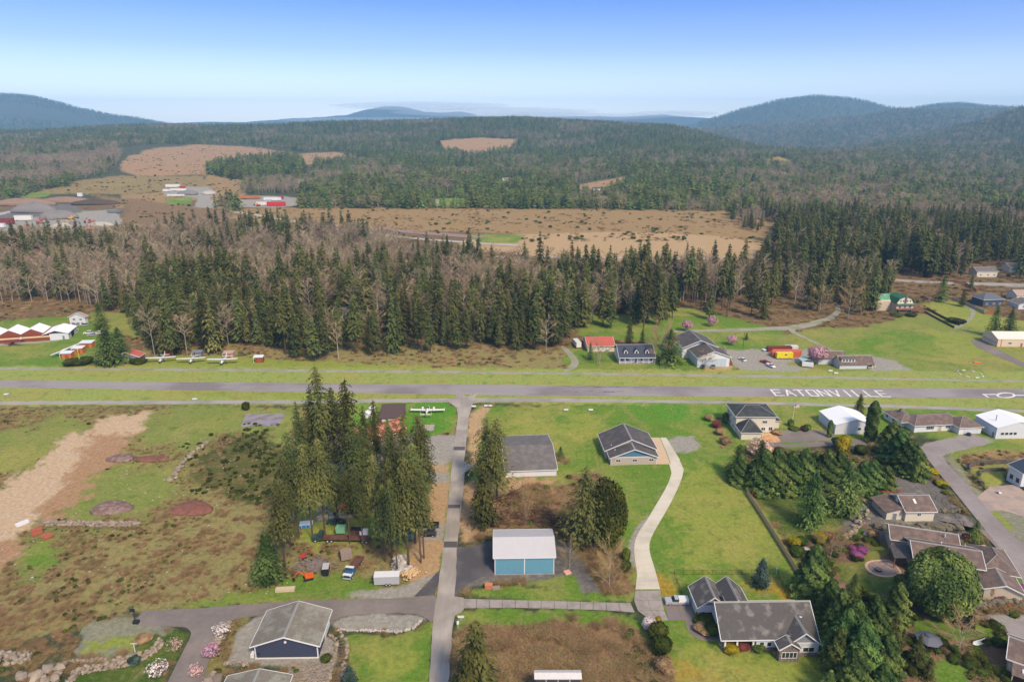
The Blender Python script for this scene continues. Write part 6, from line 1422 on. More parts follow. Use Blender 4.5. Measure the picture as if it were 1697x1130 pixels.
for a in (
    (408, 679, 3.4, 3.6, broom_leaf, 'round_shrub', 'single round dark bush left of the old foundation slab', 'bush'),
    (1395, 752, 5.2, 7.5, gold_leaf, 'golden_cypress', 'bright golden yellow round tree before the left white hangar', 'tree'),
    (1385, 740, 3.6, 4, blue_leaf, 'blue_shrub', 'bluish shrub left of the golden yellow tree', 'shrub'),
    (1427, 752, 5, 3.4, green_leaf, 'green_shrub', 'round green shrub right of the golden yellow tree', 'shrub'),
    (1443, 745, 3.2, 3.2, scrub_m, 'beige_shrub', 'pinkish beige bush behind the hedge, right of the green one', 'shrub'),
    (1457, 754, 3, 2.6, green_leaf, 'green_shrub', 'small green ball shrub on the gold bank', 'shrub'),
    (1242, 814, 3.0, 1.9, gold_leaf, 'forsythia', 'bright yellow flowering bush at the fence corner', 'bush'),
    (1310, 706, 2.6, 3, cedar_leaf, 'green_shrub', 'dark cone shrub in the island bed by the flagpole', 'shrub'),
    (1337, 715, 2.8, 3.2, cedar_leaf, 'green_shrub', 'dark cone shrub at the right end of the island bed', 'shrub'),
    (1331, 713, 2.4, 2, red_leaf, 'red_shrub', 'reddish shrub in the island bed before the court', 'shrub'),
    (1316, 712, 4, 1.2, green_leaf, 'green_shrub', 'low spreading shrub in the middle of the island bed', 'shrub'),
    (1288, 719, 4, 1.6, scrub_m, 'brown_shrub', 'low brown shrub at the corner of the hip roof house', 'shrub'),
    (1207, 700, 3, 1.5, scrub_m, 'brown_shrub', 'low brown shrub left of the hip roof house', 'shrub'),
    (1571, 706, 3.6, 3.2, green_leaf, 'green_shrub', 'round dark shrub before the ranch house window', 'shrub'),
    (1605, 722, 1.8, 1.4, blue_leaf, 'blue_shrub', 'little blue shrub in front of the white garage door', 'shrub'),
    (1420, 925, 3.4, 2.2, violet_leaf, 'violet_rhododendron', 'vivid violet flowering bush at the small oval lawn', 'bush'),
    (1427, 917, 3.2, 2.2, violet_leaf, 'violet_rhododendron', 'upper violet flowering bush beside the small oval lawn', 'bush'),
    (1413, 914, 2.4, 2, violet_leaf, 'violet_rhododendron', 'left violet flowering bush near the small oval lawn', 'bush'),
    (1373, 880 + 12, 3, 2, red_leaf, 'red_shrub', 'maroon shrub at the foot of the walled lawn', 'shrub'),
    (1315, 905, 3.8, 3, gold_leaf, 'yellow_green_shrub', 'yellow-green shrub at the bottom of the walled lawn by the fence', 'shrub'),
    (1327, 903, 3.6, 2.6, green_leaf, 'yellow_green_shrub', 'mossy green shrub right of the yellow-green one by the fence', 'shrub'),
    (1320, 920, 3.8, 3, green_leaf, 'green_shrub', 'rounded green shrub against the board fence', 'shrub'),
    (1356, 897, 4, 3, gold_leaf, 'yellow_green_shrub', 'yellow-green round shrub above the tall belt cypress', 'shrub'),
    (1335, 914, 2, 1.5, white_leaf, 'white_blossom_shrub', 'little white-flowered shrub by the board fence', 'shrub'),
    (1445, 890, 3.2, 2.6, scrub_m, 'brown_shrub', 'rusty round shrub at the left end of the boulder wall', 'shrub'),
    (1600, 893, 2, 1.8, red_leaf, 'red_shrub', 'dark red shrub left of the squat fir', 'shrub'),
    (1655, 992, 3.4, 1.8, violet_leaf, 'purple_heather', 'purple heather mound at the lawn corner', 'shrub'),
    (1668, 1003, 2.6, 1.2, red_leaf, 'red_shrub', 'low maroon mound beside the purple heather', 'shrub'),
    (1692, 977, 3, 1.4, violet_leaf, 'purple_heather', 'purple heather at the right edge of the lawn', 'shrub'),
    (1640, 990, 2.2, 4.6, scrub_m, 'brown_shrub', 'tall brown climbing shrub at the estate house corner', 'shrub'),
    (1495, 965, 4, 1.8, green_leaf, 'green_shrub', 'low green shrub below the round patio', 'shrub'),
    (1508, 972, 4, 1.8, scrub_m, 'brown_shrub', 'low rusty shrub below the round patio', 'shrub'),
    (1212, 1080, 3.4, 1.9, gold_leaf, 'yellow_green_shrub', 'yellow-green bush at the left porch corner of the craftsman house', 'shrub'),
    (1231, 1076, 3, 1.7, red_leaf, 'red_shrub', 'bronze bush below the porch of the craftsman house', 'shrub'),
    (1256, 1077, 3.2, 2.0, green_leaf, 'green_shrub', 'round green bush before the craftsman house windows', 'shrub'),
    (1287, 1081, 2.6, 1.2, scrub_m, 'brown_shrub', 'beige low bush left of the bay window', 'shrub'),
    (1296, 1080, 2, 1.2, red_leaf, 'red_shrub', 'small maroon bush under the bay window', 'shrub'),
    (1180, 1048, 4, 2.4, green_leaf, 'green_shrub', 'green shrub in the bed between path and garage', 'shrub'),
    (1165, 1045, 4.4, 1.8, scrub_m, 'beige_shrub', 'beige grassy shrub in the bed between path and garage', 'shrub'),
    (1170, 1030, 5, 2.2, broom_leaf, 'green_shrub', 'dark shrub under the garage gable wall', 'shrub'),
    (1157, 1032, 2.4, 1.2, green_leaf, 'green_shrub', 'low ground shrub beside the curved path', 'shrub'),
    (1090, 1062, 4.6, 5, broom_leaf, 'laurel_shrub', 'dark green laurel at the right end of the bramble field', 'shrub'),
    (1096, 1085, 4.6, 5, broom_leaf, 'laurel_shrub', 'lower dark laurel at the right end of the bramble field', 'shrub'),
    (1076, 1042, 3.4, 3, white_leaf, 'pampas_grass', 'pale pampas clump at the corner of the bramble field', 'grass clump'),
    (1090, 1036, 1.6, 2.6, gold_leaf, 'golden_shrub', 'small golden upright shrub at the drive corner', 'shrub'),
    (1100, 1115, 4, 4, scrub_m, 'brown_shrub', 'bare brown bush below the dark laurels', 'shrub'),
    (1037, 930, 2.4, 4.2, green_leaf, 'green_shrub', 'bright green upright shrub left of the concrete drive', 'shrub'),
    (1037, 948, 2.8, 3.6, green_leaf, 'green_shrub', 'lower green upright shrub left of the concrete drive', 'shrub'),
    (238, 1060, 4, 1.0, scrub_m, 'dark_mound', 'small dark low mound on the grassy gravel plot', 'shrub'),
    (223, 1100, 2.6, 2, blue_leaf, 'blue_shrub', 'small blue shrub on the lower stone wall', 'shrub'),
    (541, 1095, 2.4, 1.6, broom_leaf, 'green_shrub', 'lone dark shrub on the gravel right of the navy garage', 'shrub'),
    (1193, 720, 3.6, 2.6, scrub_m, 'brown_shrub', 'first brown bush in the line left of the hip roof house', 'shrub'),
    (1186, 708, 3.6, 2.6, red_leaf, 'brown_shrub', 'reddish bush topping the brown line left of the hip roof house', 'shrub'),
    (1200, 735, 3.6, 2.6, scrub_m, 'brown_shrub', 'lower brown bush in the line left of the hip roof house', 'shrub'),
    (1174, 697, 3.8, 3, scrub_m, 'brown_shrub', 'uppermost brown bush by the field edge left of the hip roof house', 'shrub'),
    (1290, 757, 4, 4, red_leaf, 'red_maple', 'bare red maple between the court and the hedge', 'maple'),
    (1545, 783, 4, 1.4, gold_leaf, 'gold_juniper', 'long low golden juniper on the bank', 'juniper'),
    (1530, 776, 4, 1.4, gold_leaf, 'gold_juniper', 'golden juniper on the bank, left of its neighbour', 'juniper'),
    (1560, 812 - 8, 4, 1.4, gold_leaf, 'gold_juniper', 'golden juniper nearest the estate road', 'juniper'),
    (230, 602, 8, 3, broom_leaf, 'broom_bush', 'dark bush in front of the bushy fir by the red hangar', 'bush'),
    (121, 605, 9, 3.4, broom_leaf, 'broom_bush', 'dark spreading bush beside the yellow post', 'bush'),
    (140, 603, 9, 3.6, broom_leaf, 'broom_bush', 'dark spreading bush right of the yellow post', 'bush'),
    (1503, 515, 7, 2, green_leaf, 'green_shrub', 'garden bed shrub left below the green-roofed house', 'shrub'),
    (1485, 524, 8, 2, green_leaf, 'green_shrub', 'garden bed shrub in front of the green-roofed house', 'shrub'),
    (1510, 524, 7, 2, broom_leaf, 'green_shrub', 'dark garden bed shrub right of the green-roofed house deck', 'shrub'),
    (1588, 540 - 4, 8, 3, broom_leaf, 'green_shrub', 'dark shrubs inside the looping garden track', 'shrub'),
    (1580, 534, 7, 3, green_leaf, 'green_shrub', 'lighter shrub inside the looping garden track', 'shrub')):
    shrub(*a)
# blossom trees
def blossom(ut, vt, vb, m, lab, w=.85, dense=900):
    b, H = from_top(ut, vt, vb)
    key = 'bl' + m.name + str(dense)
    if key not in KIDS:
        KIDS[key] = (tri_mesh('blossom', clump_tris(880 + len(KIDS), .5, .5, .38, .58, dense, .06, 'ellipsoid', 14, .3), m))
    t = thing('blossom_tree', lab, 'blossom tree', tuple(b), rng0.uniform(0, 6.28))
    obj('blossom', KIDS[key], t, sc=(H*w, H*w, H)); obj('branches', SPREAD[0], t, sc=(H*.8*w, H*.8*w, H*.9)); obj('trunk', BTRUNK, t, sc=(H*1.6, H*1.6, H*.6))
blossom(1357, 571, 605, pink_leaf, 'big pink blossom tree between the pale awning and the long grey house', .95, 1500)
blossom(1214, 554, 572, pink_leaf, 'pink blossom tree behind the big double-gabled house stair', 1.0, 1000)
blossom(1139, 529, 549, pink_leaf, 'pink blossom tree at the left of the woodland drive', 1.0, 1000)
blossom(1181, 522, 541, pink_leaf, 'pale pink blossom tree under the firs beyond the woodland drive', 1.0, 600)
blossom(1265, 728, 757, mat('pale_pink_dummy', (.5, .4, .4)) and leaf_mat('pale_pink_blossom', srgb(196, 156, 140), srgb(236, 204, 190), .1, 1), 'pale pink cherry in front of the hip roof house garage', 1.6, 900)
blossom(365, 1032, 1056, white_leaf, 'white blossom tree at the bend of the side road', 1.1, 260)
blossom(347, 1064, 1092, pink_leaf, 'rosy pink young tree beside the side road bend', .9, 500)
blossom(257, 1094, 1122, white_leaf, 'white magnolia on the sunken lawn at the bottom left', 1.1, 240)
blossom(323, 1100, 1122, leaf_mat('pale_pink_blossom', srgb(196, 156, 140), srgb(236, 204, 190)), 'pinkish white young tree beside the road at the bottom edge', 1.0, 300)
blossom(286, 1058, 1080, leaf_mat('pale_pink_blossom', srgb(196, 156, 140), srgb(236, 204, 190)), 'sparse pink shrub tree on the sunken lawn edge', 1.2, 140)
# single spreading bare trees
for (ut, vt, vb, sx, lab) in ((1363, 480, 518, 1, 'bare pale tree by the bend of the woodland drive'), (1413, 478, 530, .8, 'pale bare tree with several trunks right of the drive bend'), (1545, 470, 504, 1, 'bare spreading tree on the rise right of the green-roofed house'),
    (1383, 880, 925, 1.1, 'wide bare beige shrub tree left of the violet bushes'), (1600, 1030, 1078, 1.25, 'wide tan bare maple right of the gazebo'), (1397, 895, 925, 1, 'bare twiggy shrub tree above the small oval lawn'), (945, 905, 945, .9, 'thin bare sapling on the gravel right of the teal shed'),
    (1013, 905, 975, .6, 'thin leafless sapling left of the concrete drive'), (1100, 540, 600, .7, 'bare beige tree left of the double-gabled house'), (1170, 585, 610, 1, 'bare bush at the corner of the double-gabled house'), (1080, 558, 590, 1, 'bare twiggy tree beside the cape house'), (995, 570, 602, 1.2, 'greyish bare tree right of the red-roofed cottage'),
    (871, 800, 876, .2, 'thin bare pole of a young tree in the brush behind the teal shed'), (1250, 905, 935, 0.01, '')):
    if not lab: continue
    b, H = from_top(ut, vt, vb); put('bare_tree', lab, 'bare tree', tuple(b), H, [('trunk', BTRUNK, 1.3), ('branches', SPREAD[0], 1.0), ('twigs', SPREAD[1], 1.0)], None, sx, rnd=rng0)

# ------------------------------------------------------------------ the woods
def inpoly(u, v, poly):
    p = np.array(poly, float); ins = np.zeros(len(u), bool)
    for i in range(len(p)):
        ax, ay = p[i]; bx, by = p[(i+1) % len(p)]
        c = (ay > v) != (by > v); xi = (bx - ax) * (v - ay) / ((by - ay) or 1e-9) + ax; ins ^= c & (u < xi)
    return ins
def pxof(X, Y, Z):
    zc = Y*CP - (Z-CAMZ)*SP; yc = Y*SP + (Z-CAMZ)*CP; return 848.5 + FPX*X/zc, 565 - FPX*yc/zc
# (polygon of ground pixels, spacing m, conifer share, (min,max) height conifer, (min,max) height bare)
FOREST = [
    # near belt behind the runway, back part mostly bare with firs
    ([(-200, 505), (110, 502), (240, 530), (930, 560), (935, 545), (1125, 505), (1262, 500), (1262, 468), (980, 468), (780, 455), (640, 412), (480, 392), (240, 402), (60, 410), (-200, 420)], 6.8, .27, (18, 36), (15, 27)),
    ([(228, 545), (235, 505), (400, 512), (560, 515), (860, 512), (935, 505), (945, 545), (920, 585), (830, 580), (600, 590), (560, 600), (480, 597), (440, 575), (380, 575), (330, 590), (240, 590)], 8.4, .88, (19, 38), (14, 26)),
    ([(860, 500), (1120, 460), (1128, 505), (1110, 540), (1040, 548), (950, 550), (940, 585), (890, 585), (860, 560)], 9.4, .92, (22, 38), (14, 26)),
    ([(230, 555), (240, 505), (400, 515), (470, 560), (430, 578), (380, 575), (330, 593), (245, 592)], 8.5, 1, (20, 34), (12, 18)),
    ([(235, 500), (250, 480), (400, 470), (400, 500)], 8, .9, (24, 38), (12, 18)),
    ([(1128, 530), (1128, 462), (1262, 458), (1262, 470), (1300, 505), (1320, 535), (1290, 540)], 15, .95, (24, 36), (12, 20)),
    ([(1262, 470), (1262, 410), (1300, 385), (1500, 385), (1700, 400), (2000, 420), (2000, 460), (1560, 462), (1480, 458), (1470, 500), (1440, 520), (1400, 528), (1385, 500), (1340, 525), (1300, 505)], 9.5, .76, (20, 38), (14, 24)),
    ([(1560, 478), (1700, 484), (1700, 492), (1590, 484)], 14, .8, (12, 22), (8, 12)),
    ([(1560, 452), (2000, 450), (2000, 470), (1560, 466)], 14, .9, (20, 30), (8, 12)),
    ([(1200, 330), (1360, 330), (1700, 350), (2200, 360), (2200, 420), (1300, 405), (1268, 395), (1210, 370)], 10, .55, (14, 26), (12, 20)),
    ([(1262, 420), (1270, 365), (1420, 360), (1420, 400), (1300, 440)], 9, .8, (18, 30), (12, 18)),
    # mid distance
    ([(195, 385), (380, 350), (395, 345), (380, 392), (240, 402)], 12, .1, (8, 12), (4, 9)),
    ([(350, 350), (350, 335), (415, 340), (410, 350)], 13, .7, (18, 30), (10, 16)),
    ([(495, 346), (500, 318), (560, 300), (700, 325), (1020, 322), (1050, 340), (1200, 340), (1200, 352), (980, 347), (700, 346)], 10, .75, (12, 24), (10, 17)),
    ([(-400, 345), (-400, 250), (160, 240), (240, 244), (200, 262), (180, 290), (90, 305), (0, 330), (0, 340)], 12, .35, (14, 26), (12, 20)),
    ([(0, 340), (0, 318), (90, 304), (190, 290), (195, 298), (100, 312), (60, 318)], 12, .9, (14, 26), (12, 20)),
    ([(345, 290), (340, 270), (420, 262), (500, 262), (520, 300), (400, 300)], 11, .9, (16, 28), (12, 18)),
    ([(400, 305), (520, 300), (520, 262), (600, 262), (560, 300), (520, 320), (400, 322)], 11, .45, (14, 26), (12, 18)),
    ([(560, 320), (590, 272), (700, 262), (860, 262), (1250, 290), (1270, 330), (1060, 340), (960, 322), (800, 320)], 12, .74, (14, 30), (12, 22)),
    # hills
    ([(-400, 262), (-400, 205), (620, 205), (640, 250), (500, 252), (400, 240), (240, 240), (160, 250)], 15, .76, (14, 24), (12, 18)),
    ([(560, 262), (600, 240), (600, 205), (740, 190), (1000, 190), (1300, 230), (1300, 300), (1250, 290), (860, 262)], 14, .82, (14, 24), (12, 20)),
    ([(1270, 300), (1300, 250), (1400, 190), (2200, 120), (2200, 370), (1700, 350), (1360, 330), (1220, 335)], 14, .62, (14, 26), (12, 20)),
    ([(1210, 330), (1270, 285), (1400, 300), (1500, 330), (1480, 345), (1300, 350)], 12, .25, (12, 20), (12, 18)),
    ([(1440, 330), (1500, 300), (1640, 310), (1640, 345), (1500, 350)], 11, .96, (10, 16), (8, 12)),
]
CLEAR = [  # no trees here (ground pixels)
    [(200, 285), (205, 262), (250, 246), (330, 240), (400, 244), (480, 254), (480, 262), (400, 268), (345, 280), (330, 292), (345, 300), (330, 315), (90, 322), (130, 298)],
    [(722, 234), (800, 228), (856, 232), (848, 246), (790, 257), (737, 250)], [(485, 258), (560, 254), (585, 262), (540, 273), (492, 270)],
    [(388, 324), (494, 324), (494, 345), (392, 345)], [(264, 305), (362, 305), (362, 350), (264, 350)], [(712, 328), (775, 328), (775, 343), (712, 343)],
    [(824, 295), (869, 295), (869, 312), (824, 312)], [(948, 322), (950, 306), (1040, 290), (1048, 300), (1000, 326)], [(1262, 268), (1292, 259), (1328, 275), (1300, 277)],
    [(545, 524), (580, 524), (580, 545), (545, 545)], [(1480, 461), (2000, 470), (2000, 500), (1480, 468)], [(1095, 552), (1095, 540), (1340, 530), (1390, 500), (1400, 520), (1345, 548)],
    [(1600, 438), (1697, 436), (1697, 462), (1600, 462)], [(1270, 360), (1290, 372), (1275, 430), (1240, 430)],
]
rngw = np.random.default_rng(2024)
PT = []   # x, y, z, height, kind(0 conifer, 1 bare), variant
for fi, (poly, sp_, share, hc, hb) in enumerate(FOREST):
    us = [p[0] for p in poly]; vs = [p[1] for p in poly]
    # world bounds from the polygon corners
    Ys = []
    for (u, v) in poly:
        Ys.append(G(min(max(u, -300), 2000), max(v, 214)).y)
    y0, y1 = min(Ys) * .97, min(max(Ys) * 1.05, 3900)
    if min(vs) < 214: y1 = 3900
    a0, a1 = (min(us) - 848.5) / FPX * 1.02, (max(us) - 848.5) / FPX * 1.02
    a0 = max(a0, -1.05); a1 = min(a1, 1.05)
    # jittered grid, denser rows are cut by probability with distance
    ny = int((y1 - y0) / sp_)
    pts = []
    for j in range(ny):
        y = y0 + j * sp_; x0_, x1_ = a0 * y * 1.02 - 20, a1 * y * 1.02 + 20
        n = int((x1_ - x0_) / sp_)
        if n <= 0: continue
        xs_ = x0_ + (np.arange(n) + rngw.uniform(-.48, .48, n)) * sp_; ys_ = y + rngw.uniform(-.48, .48, n) * sp_
        pts.append(np.stack([xs_, ys_], 1))
    pts = np.concatenate(pts); z = terr(pts[:, 0], pts[:, 1]); u, v = pxof(pts[:, 0], pts[:, 1], z)
    ok = inpoly(u, v, poly) & (u > -120) & (u < 1820)
    for c in CLEAR: ok &= ~inpoly(u, v, c)
    pts = pts[ok]; z = z[ok]; n = len(pts)
    if n == 0: continue
    cs_ = 45 if y0 < 900 else 130; cl = fbm(pts[:, 0] / cs_, pts[:, 1] / cs_, 5 + fi, 3); cl = (cl - cl.min()) / (np.ptp(cl) + 1e-6); rk = np.argsort(np.argsort(cl)) / n
    hv = fbm(pts[:, 0] / 28, pts[:, 1] / 28, 41, 3); keep_ = (fbm(pts[:, 0] / 16, pts[:, 1] / 16, 66, 2) > .3) | (rngw.random(n) < .4)
    kind = np.where((mx_ := rk * .5 + rngw.random(n) * .5) < np.quantile(mx_, share), 0, 1)
    hh_ = np.where(kind == 0, hc[0], hb[0]) + np.where(kind == 0, hc[1] - hc[0], hb[1] - hb[0]) * np.clip(rngw.uniform(-.1, .8, n) + (hv - .5) * 1.6, -.15, 1.1)
    PT.append(np.stack([pts[:, 0], pts[:, 1], z, hh_, kind, rngw.integers(0, 1000, n)], 1)[keep_])
PT = np.concatenate(PT)
# mountains farther off: sparse stand of trees that break their outlines
far = []
for (ya, yb, ulo, uhi, sp_, share) in ((3900, 5900, 1160, 1760, 24, .7), (5900, 7000, 1160, 1760, 40, .85), (7000, 8300, 1160, 1760, 42, .9), (7000, 8300, -60, 360, 42, .95), (5300, 6200, -60, 330, 34, .9)):
    ys_ = np.arange(ya, yb, sp_)
    for y in ys_:
        xa, xb = (ulo - 848.5) / FPX * y * CP, (uhi - 848.5) / FPX * y * CP; n = int((xb - xa) / sp_)
        xx = xa + (np.arange(n) + rngw.uniform(-.45, .45, n)) * sp_; yy = y + rngw.uniform(-.45, .45, n) * sp_; zz_ = terr(xx, yy)
        far.append(np.stack([xx, yy, zz_, rngw.uniform(20, 32, n), (rngw.random(n) > share).astype(float), rngw.integers(0, 1000, n)], 1))
PT = np.concatenate([PT] + far)
# thin doubles
zc_ = PT[:, 1]*CP - (PT[:, 2]-CAMZ)*SP
pxh = PT[:, 3] * FPX / zc_
U_, V_ = pxof(PT[:, 0], PT[:, 1], PT[:, 2])
LAND = [(215, 590, 'the red-roofed open hangar'), (130, 535, 'the white farmhouse'), (40, 550, 'the zigzag hangar roofs'), (330, 590, 'the parked light planes'), (428, 598, 'the small red shelter'), (560, 530, 'the hidden grey house'), (700, 595, 'the brown scrub bank'), (860, 600, 'the orange scrub patch'),
        (955, 580, 'the gravel farm track'), (996, 570, 'the red-roofed cottage'), (1055, 585, 'the cape house'), (1175, 580, 'the double-gabled house'), (1300, 585, 'the container yard'), (1385, 515, 'the drive bend'), (1490, 500, 'the green-roofed house'), (1600, 480, 'the board fence on the rise'), (1690, 470, 'the far road houses'),
        (60, 380, 'the gravel quarry'), (310, 330, 'the far truck depot'), (440, 335, 'the red container yard'), (840, 305, 'the far pasture'), (1000, 410, 'the tan field'), (1250, 415, 'the right end of the tan field'), (600, 385, 'the bare river bank')]
def near_lab(u, v):
    best = min(LAND, key=lambda q: (q[0]-u)**2 + ((q[1]-v)*2.2)**2)
    side = 'left of' if u < best[0] - 28 else 'right of' if u > best[0] + 28 else 'behind' if v < best[1] else 'in front of'
    return side + ' ' + best[2]
order = np.argsort(-pxh)
vis = (U_ > -10) & (U_ < 1707)
chosen = {0: [], 1: []}
LIM = {0: 262, 1: 285}
gridc = set()
for i in order:
    k = int(PT[i, 4])
    if not vis[i] or len(chosen[k]) >= LIM[k]: continue
    chosen[k].append(i)
sel = set(chosen[0]) | set(chosen[1])
sizes = {0: np.quantile(PT[chosen[0], 3], [.33, .66]), 1: np.quantile(PT[chosen[1], 3], [.33, .66])}
for k in (0, 1):
    for i in chosen[k]:
        x, y, z, H, _, var = PT[i]; q = sizes[k]; var = int(var)
        sz = 'short' if H < q[0] else 'middling' if H < q[1] else 'tall'
        if k == 0:
            shp = ['slender', 'broad', 'ragged', 'full', 'narrow', 'bare-footed', 'cone-shaped'][var % 7]
            t = put('douglas_fir', f'{sz} {shp} dark fir {near_lab(U_[i], V_[i])}', 'fir tree', (x, y, z), H, [('crown', MIDFIR[var % 7], 1.0), ('trunk', TRUNK, 1.0)], 'firs of the wood beyond the runway', 1.0 if var % 3 else 1.2, rnd=rng0)
        else:
            shp = ['upright', 'thin', 'spreading', 'high-crowned'][var % 4]
            t = put('alder', f'{sz} {shp} leafless alder {near_lab(U_[i], V_[i])}', 'bare tree', (x, y, z), H, [('trunk', BTRUNK, 1.0), ('branches', BARE[var % 4][0], 1.0), ('twigs', BARE[var % 4][1], 1.0)], 'leafless alders of the wood beyond the runway', 1.1, rnd=rng0)
rest = PT[[i for i in range(len(PT)) if i not in sel]]
print('trees', len(PT), 'individual', len(sel))
# sources for the joined woods: crowns that stand in the scene as trees of their own
def instancer(name, pts, scales, rots, picks, sources, label=None):
    """one object of kind stuff: copies of mesh sources on points; sources: list of lists of objects"""
    me = bpy.data.meshes.new(name); me.vertices.add(len(pts)); me.vertices.foreach_set('co', np.asarray(pts, np.float32).ravel())
    a = me.attributes.new('scl', 'FLOAT_VECTOR', 'POINT'); a.data.foreach_set('vector', np.asarray(scales, np.float32).ravel())
    a = me.attributes.new('rot', 'FLOAT_VECTOR', 'POINT'); a.data.foreach_set('vector', np.asarray(rots, np.float32).ravel())
    a = me.attributes.new('pick', 'INT', 'POINT'); a.data.foreach_set('value', np.asarray(picks, np.int32))
    o = bpy.data.objects.new(name, me); COL.objects.link(o)
    ng = bpy.data.node_groups.new(name + '_nodes', 'GeometryNodeTree')
    ng.interface.new_socket('Geometry', in_out='INPUT', socket_type='NodeSocketGeometry'); ng.interface.new_socket('Geometry', in_out='OUTPUT', socket_type='NodeSocketGeometry')
    N, L = ng.nodes, ng.links; gi = N.new('NodeGroupInput'); go = N.new('NodeGroupOutput'); jn = N.new('GeometryNodeJoinGeometry')
    def named(nm, ty):
        n = N.new('GeometryNodeInputNamedAttribute'); n.data_type = ty; n.inputs[0].default_value = nm; return n.outputs[0]
    rotn = named('rot', 'FLOAT_VECTOR'); scn = named('scl', 'FLOAT_VECTOR'); pk = named('pick', 'INT')
    e2r = N.new('FunctionNodeEulerToRotation'); L.new(rotn, e2r.inputs[0])
    for k, srcs in enumerate(sources):
        cmp_ = N.new('FunctionNodeCompare'); cmp_.data_type = 'INT'; cmp_.operation = 'EQUAL'
        ia = [s for s in cmp_.inputs if s.type == 'INT']; L.new(pk, ia[0]); ia[1].default_value = k
        j2 = N.new('GeometryNodeJoinGeometry')
        for so in srcs:
            oi = N.new('GeometryNodeObjectInfo'); oi.transform_space = 'ORIGINAL'; oi.inputs[0].default_value = so; L.new(oi.outputs['Geometry'], j2.inputs[0])
        ip = N.new('GeometryNodeInstanceOnPoints'); L.new(gi.outputs[0], ip.inputs['Points']); L.new(cmp_.outputs[0], ip.inputs['Selection']); L.new(j2.outputs[0], ip.inputs['Instance'])
        L.new(e2r.outputs[0], ip.inputs['Rotation']); L.new(scn, ip.inputs['Scale']); L.new(ip.outputs[0], jn.inputs[0])
    L.new(jn.outputs[0], go.inputs[0]); md = o.modifiers.new('copies', 'NODES'); md.node_group = ng
    return tag(o, label, kind='stuff')
def first_obj(me_):
    return next(o for o in bpy.data.objects if o.type == 'MESH' and o.data == me_)
# a few small far firs stand alone so that the distant wood can reuse their shape
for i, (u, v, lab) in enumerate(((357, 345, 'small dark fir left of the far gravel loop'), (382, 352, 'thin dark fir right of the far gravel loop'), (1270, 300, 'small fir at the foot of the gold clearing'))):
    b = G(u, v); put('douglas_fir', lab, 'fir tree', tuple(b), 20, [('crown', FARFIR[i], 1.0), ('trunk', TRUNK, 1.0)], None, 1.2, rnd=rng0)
fsrc = [[first_obj(m_)] for m_ in FARFIR] + [[first_obj(MIDFIR[k]), first_obj(TRUNK)] for k in (0, 1, 4)]
bsrc = [[first_obj(a), first_obj(b_), first_obj(BTRUNK)] for a, b_ in BARE]
rf = rest[rest[:, 4] == 0]; rb = rest[rest[:, 4] == 1]
def arr_rot(n): return np.stack([rngw.uniform(-.04, .04, n), rngw.uniform(-.04, .04, n), rngw.uniform(0, 6.28, n)], 1)
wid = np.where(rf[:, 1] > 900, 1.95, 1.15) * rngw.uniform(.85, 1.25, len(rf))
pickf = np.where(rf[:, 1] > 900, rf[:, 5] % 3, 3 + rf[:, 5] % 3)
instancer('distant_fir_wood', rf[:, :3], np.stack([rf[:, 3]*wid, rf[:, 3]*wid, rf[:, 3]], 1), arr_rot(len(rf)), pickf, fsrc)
wb = np.where(rb[:, 1] > 900, 1.9, 1.15) * rngw.uniform(.85, 1.3, len(rb))
instancer('distant_alder_wood', rb[:, :3], np.stack([rb[:, 3]*wb, rb[:, 3]*wb, rb[:, 3]], 1), arr_rot(len(rb)), rb[:, 5] % 4, bsrc)
# ------------------------------------------------------------------ fences
fence_wood = mat('fence_boards', srgb(200, 170, 132), .9, .15, 2, rnd=.1); fence_red = mat('red_cedar_fence', srgb(168, 96, 66), .9, .15, 2); black_metal = mat('black_metal', (.02, .022, .022), .6, .1, 2)
def fence(name, label, line, hgt, style, m, group=None, post=2.4, cat='fence', z=None):
    w = [G(*p) if z is None else W(p[0], p[1], z) for p in line]; root = thing(name, label, cat, tuple(w[0]), 0, group); o = w[0]
    bd = MB(); rl = MB(); first = True
    for a, b in zip(w[:-1], w[1:]):
        d = b - a; n = max(1, round(d.length / post)); an = math.atan2(d.y, d.x)
        for k in range(n + (b is w[-1])):
            p = a.lerp(b, k / n) - o
            pw = .12 if style == 'board' else .06
            MB().box(-pw/2, pw/2, -pw/2, pw/2, -.2, hgt + (.1 if style == 'board' else .03)).build('post', m, root, loc=p).rotation_euler = (0, 0, an)
        if style == 'board':
            nb = int(d.length / .3)
            for k in range(nb):
                c = a.lerp(b, (k + .5) / nb) - o; j = random.Random(k).uniform(-.04, .04)
                bd.cbox((c.x, c.y, c.z + hgt/2 + j), (.25, .04 + .02*(k % 2), hgt), an)
        else:
            for zz_ in ((.08, hgt - .05) if style == 'chain' else (.25, .7, hgt)):
                rl.tube((a - o) + Vector((0, 0, zz_)), (b - o) + Vector((0, 0, zz_)), .025, n=4)
            if style == 'chain':
                nb = int(d.length / .35)
                for k in range(nb):
                    c = a.lerp(b, (k + .5) / nb) - o; rl.tube((c.x, c.y, c.z + .08), (c.x, c.y, c.z + hgt - .05), .012, n=3, cap=False)
    if style == 'board': tag(bd.build('boards', m, root), kind='stuff')
    else: tag(rl.build('mesh_wires', m, root), kind='stuff')
    return root
fence('board_fence', 'long tan board fence running down between the field and the gardens', [(1237, 818), (1262, 856), (1290, 900), (1320, 948), (1352, 1000), (1388, 1050), (1420, 1098), (1462, 1160)], 1.8, 'board', fence_wood)
fence('red_board_fence', 'reddish cedar fence below the hedge row, left of the barn', [(1246, 820), (1300, 820), (1352, 820)], 1.7, 'board', fence_red)
